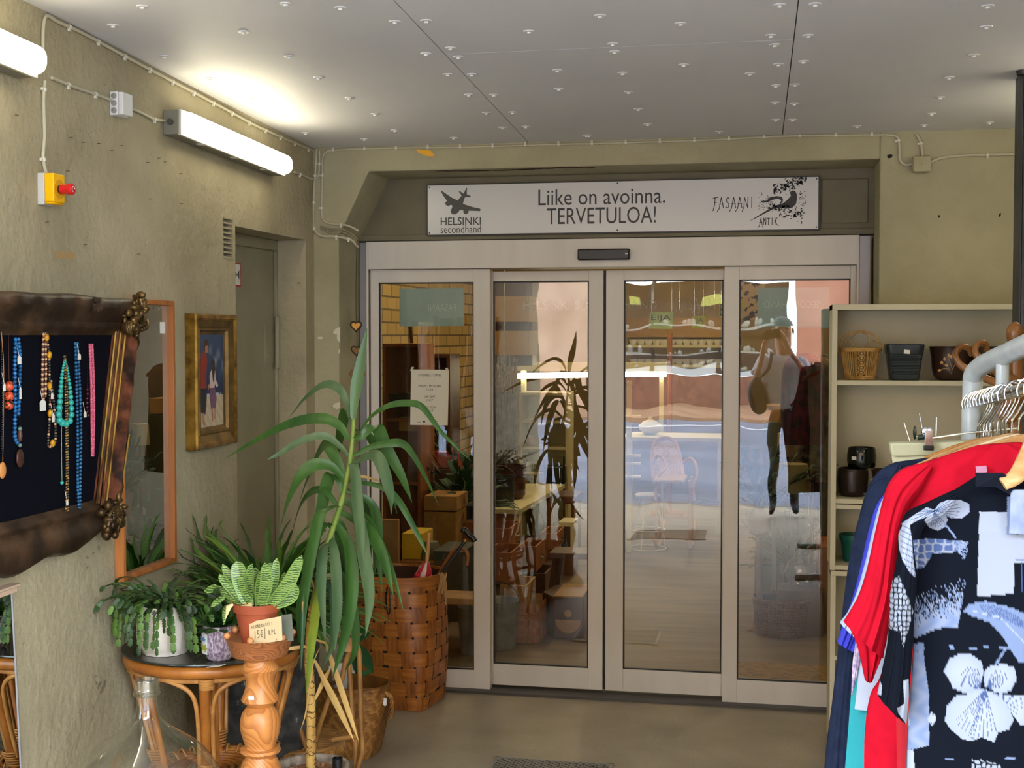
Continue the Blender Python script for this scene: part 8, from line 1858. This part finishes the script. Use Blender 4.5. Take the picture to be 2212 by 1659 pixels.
# passage mouth: building above and to the sides
M_plas = mat('plaster_tan', '#b59a84', .85, col2='#9c8069', scale=1.2, detail=6)
q = MB(); q.box(-14, 14, YM - .5, YM, 2.95, 4.2); q.box(-14, XL - .4, YM - .5, YM, 0, 4.2); q.box(XR + .3, 14, YM - .5, YM, 0, 4.2); struct(q.build('wall_front', M_plas, smooth=0))
FYY = -18.3
def fbox(nm, x0, x1, z0, z1, y0, y1, m, pr=None):
    q = MB(); q.box(x0, x1, y0, y1, z0, z1); return q.build(nm, m, pr, smooth=0)
t = thing('building', 'sunlit building across the street with a shop front, seen reflected in the doors', 'building', (-1, FYY - 4, 0))
M_fac = mat('facade_ochre', '#94795c', .85, col2='#80674c', scale=.7); M_gran = mat('red_granite', '#6f4638', .6, col2='#58362b', scale=5); M_pinkp = mat('pink_plaster', '#a3705c', .85, col2='#8d5c4a', scale=1)
fbox('plinth', -4.2, .55, 0.06, .78, FYY - .3, FYY, M_gran, t)
fbox('window_box', -4.2, .4, .80, 3.1, FYY - 2.6, FYY - 2.5, mat('shop_back', '#26221e', .8), t); fbox('upper_wall', -14, 10, 3.1, 10.5, FYY - .3, FYY, M_fac, t)
fbox('pilaster', .55, 1.75, 0.06, 3.1, FYY - .3, FYY + .15, M_pinkp, t); fbox('wall', 1.75, 10, 0.06, 3.1, FYY - .3, FYY, mat('dark_facade', '#4a3830', .8), t)
fbox('wall', -6.6, -4.2, .06, 3.1, FYY - .3, FYY + .1, M_plas, t); fbox('wall', -14, -7.4, .06, 3.1, FYY - .3, FYY, mat('dark_navy_wall', '#2b3442', .7), t); fbox('bright_window', -7.4, -6.6, .8, 3.1, FYY - .25, FYY - .1, M_lb, t)
fbox('display_ledge', -4.2, .4, .80, .95, FYY - .8, FYY - .02, mat('ledge_white', '#a4acae', .5), t)
for z, m in ((1.28, 'shelf_mustard'), (1.9, 'shelf_mustard')): fbox('display_shelf', -4.1, .3, z, z + .04, FYY - .9, FYY - .3, mat('shelf_white2', '#94948c', .6), t)
fbox('display_back', -4.1, .3, 1.3, 1.85, FYY - 1.0, FYY - .92, mat('display_mustard', '#574321', .8), t)
for x in (-2.7, -1.2): fbox('mullion', x - .03, x + .03, .8, 3.1, FYY - .06, FYY, M_dark, t)
q = MB(); rr = random.Random(9)
for k in range(60): x = rr.uniform(-4, .2); z = rr.choice((.97, 1.33, 1.95)); q.ball((x, FYY - .5, z + .04), rr.uniform(.04, .09), 7, 5, (1, .6, .5 + rr.random()))
q.build('display_goods', mat('goods_white', '#7f7b72', .5), t)
q = MB(); q.add([(-4.2, FYY - .02, .95), (.4, FYY - .02, .95), (.4, FYY - .02, 3.1), (-4.2, FYY - .02, 3.1)], [(0, 1, 2, 3)]); q.build('shop_pane', glassmat('street_glass', 1.5), t, smooth=0)
for px, z in ((-3.4, 2.35), (-1.6, 2.4)): fbox('yellow_notice', px, px + .35, z, z + .25, FYY - .015, FYY - .01, mat('notice_yellow', '#8a8c3c', .6), t)

# ================================================================ the photographer (stands at the camera, seen reflected)
M_skin = mat('skin', '#b98a70', .55); M_tee = mat('tshirt', '#d9dee8', .85, bump=.2, bscale=14); M_jean = mat('jeans', '#1f2530', .85); M_bagm = mat('bag_black', '#0c0d10', .6); M_capm = mat('cap_black', '#15161a', .7)
PX0, PYY0 = .11, -.36
person = thing('person', 'person in white t-shirt and black cap holding up a phone, seen reflected in the glass', 'person', (PX0, PYY0, 0))
def skin_body():
    J = {'pelvis': (0, 0, .98), 'waist': (0, 0, 1.14), 'chest': (0, -.01, 1.36), 'neckb': (0, -.01, 1.54), 'neck': (0, .0, 1.62), 'head1': (0, .02, 1.70), 'head2': (0, .015, 1.79), 'head3': (0, .01, 1.87),
         'shl': (-.175, 0, 1.50), 'ell': (-.25, .12, 1.36), 'wrl': (-.16, .275, 1.66), 'shr': (.175, 0, 1.50), 'elr': (.25, .10, 1.34), 'wrr': (.02, .285, 1.645),
         'hil': (-.09, 0, .94), 'knl': (-.10, .02, .52), 'anl': (-.11, -.01, .10), 'tol': (-.12, .12, .045), 'hir': (.09, 0, .94), 'knr': (.10, .02, .52), 'anr': (.11, -.01, .10), 'tor': (.12, .12, .045)}
    R = {'pelvis': (.15, .11), 'waist': (.14, .10), 'chest': (.165, .115), 'neckb': (.085, .075), 'neck': (.055, .055), 'head1': (.065, .075), 'head2': (.078, .095), 'head3': (.07, .085),
         'shl': (.058, .058), 'ell': (.042, .042), 'wrl': (.027, .027), 'shr': (.058, .058), 'elr': (.042, .042), 'wrr': (.027, .027), 'hil': (.09, .09), 'knl': (.06, .06), 'anl': (.042, .042), 'tol': (.035, .03), 'hir': (.09, .09), 'knr': (.06, .06), 'anr': (.042, .042), 'tor': (.035, .03)}
    E_ = [('pelvis', 'waist'), ('waist', 'chest'), ('chest', 'neckb'), ('neckb', 'neck'), ('neck', 'head1'), ('head1', 'head2'), ('head2', 'head3'), ('chest', 'shl'), ('shl', 'ell'), ('ell', 'wrl'), ('chest', 'shr'), ('shr', 'elr'), ('elr', 'wrr'), ('pelvis', 'hil'), ('hil', 'knl'), ('knl', 'anl'), ('anl', 'tol'), ('pelvis', 'hir'), ('hir', 'knr'), ('knr', 'anr'), ('anr', 'tor')]
    # hands
    for s, wr, tgt in ((-1, 'wrl', 1), (1, 'wrr', -1)):
        w = Vector(J[wr]); pn = 'palm' + wr; J[pn] = tuple(w + Vector((tgt * .02, .03, .055))); R[pn] = (.032, .016); E_.append((wr, pn)); p = Vector(J[pn])
        for k in range(4):
            prev = pn
            for i, (dx, dy, dz_) in enumerate(((.012, .008, .03), (.03, .006, .045), (.045, -.004, .045))):
                nn = f'f{wr}{k}{i}'; J[nn] = tuple(p + Vector((tgt * dx * (1 + .1 * k), dy, dz_ * .6 + .018 * (1.5 - k)))); R[nn] = (.009 - .001 * i,) * 2; E_.append((prev, nn)); prev = nn
        prev = pn
        for i, d in enumerate(((.015, -.015, -.012), (.04, -.016, -.01))):
            nn = f't{wr}{i}'; J[nn] = tuple(p + Vector((tgt * d[0], d[1], d[2]))); R[nn] = (.010 - .001 * i,) * 2; E_.append((prev, nn)); prev = nn
    names = list(J); me = bpy.data.meshes.new('body'); me.from_pydata([J[n] for n in names], [(names.index(a), names.index(b)) for a, b in E_], [])
    o = bpy.data.objects.new('body', me); COL.objects.link(o); o.modifiers.new('skin', 'SKIN').use_smooth_shade = True
    for i, n in enumerate(names): me.skin_vertices[0].data[i].radius = R[n]
    me.skin_vertices[0].data[0].use_root = True
    sb = o.modifiers.new('sub', 'SUBSURF'); sb.levels = 2; sb.render_levels = 2
    dg = bpy.context.evaluated_depsgraph_get(); dg.update(); m2 = bpy.data.meshes.new_from_object(o.evaluated_get(dg)); bpy.data.objects.remove(o)
    m2.name = 'body'; m2.materials.clear()
    for m in (M_skin, M_jean): m2.materials.append(m)
    for p in m2.polygons: p.material_index = 1 if p.center.z < 1.02 else 0; p.use_smooth = True
    b = bpy.data.objects.new('body', m2); COL.objects.link(b); b.parent = person; W[b.name] = W[person.name]; return b
skin_body()
def lp_(P): return [Vector((PX0, PYY0, 0)) + Vector(p) for p in P]
q = MB(); rows = [(1.04, .185, .135), (1.12, .175, .13), (1.25, .18, .135), (1.38, .195, .14), (1.47, .20, .125), (1.53, .165, .105), (1.575, .09, .085)]
vs = []
for z, a, b in rows:
    for j in range(32): th_ = 2 * PI * j / 32; w_ = 1 + .03 * math.sin(th_ * 5 + z * 9) * (1.6 - z); vs.append(lp_([(a * w_ * math.cos(th_), b * w_ * math.sin(th_) - .005, z)])[0])
q.add(vs, [(i * 32 + j, i * 32 + (j + 1) % 32, (i + 1) * 32 + (j + 1) % 32, (i + 1) * 32 + j) for i in range(6) for j in range(32)])
for s in (-1, 1): q.tube(lp_([(s * .15, 0, 1.50), (s * .19, .03, 1.475), (s * .225, .075, 1.42), (s * .245, .105, 1.375)]), [.075, .078, .075, .072], 16)
q.build('tshirt', M_tee, person, smooth=60)
q = MB()
hc = lp_([(0, .015, 1.80)])[0]
vs = []; 
for i in range(7):
    ph_ = i / 6 * PI / 2
    for j in range(24): th_ = 2 * PI * j / 24; vs.append(hc + Vector((.087 * math.cos(ph_) * math.cos(th_), .107 * math.cos(ph_) * math.sin(th_) - .01, .02 + .10 * math.sin(ph_))))
q.add(vs, [(i * 24 + j, i * 24 + (j + 1) % 24, (i + 1) * 24 + (j + 1) % 24, (i + 1) * 24 + j) for i in range(6) for j in range(24)])
q.lathe([(.0, .0), (.062, .0), (.06, .006), (0, .008)], hc + Vector((0, .095, .012)), 20); q.build('cap', M_capm, person, smooth=50)
q = MB(); q.ball(hc + Vector((0, .10, -.03)), 1, 10, 8, (.012, .02, .022)); 
for s in (-1, 1): q.ball(hc + Vector((s * .083, .0, -.03)), 1, 8, 6, (.012, .02, .03))
q.build('nose_and_ears', M_skin, person, smooth=60)
q = MB()
for s in (-1, 1): q.ball(hc + Vector((s * .032, .093, -.012)), .010, 8, 6, (1.3, .6, .8))
q.build('eyes', M_dark, person, smooth=60)
q = MB(); q.ball(hc + Vector((0, .09, -.072)), 1, 10, 6, (.024, .008, .007)); q.build('mouth', mat('lips', '#8d5548', .5), person, smooth=60)
ph = thing('smartphone', 'dark smartphone held up in front of the photographer face', 'phone', (.01, -.035, CAMZ - .04))
q = MB(); q.box(-.072, .085, -.034, -.026, CAMZ - .045, CAMZ + .032); q.build('body', M_black, ph, bevel=.003)
bag = thing('shoulder_bag', 'black shoulder bag hanging from a strap at the photographer hip', 'bag', (-.19, PYY0, 1.0))
q = MB(); q.ball((-.135, PYY0 + .06, 1.17), 1, 20, 12, (.085, .07, .17)); q.build('pouch', M_bagm, bag, smooth=60)
q = MB(); q.tube(catmull([(-.12, PYY0 + .09, 1.3), (-.02, PYY0 + .145, 1.40), (.0, PYY0 + .13, 1.5), (.02, PYY0 + .05, 1.59), (.02, PYY0 - .12, 1.5), (-.08, PYY0 - .12, 1.3), (-.12, PYY0, 1.28)], 5), .016, 8, flat=.5); q.build('strap', M_bagm, bag, smooth=60)
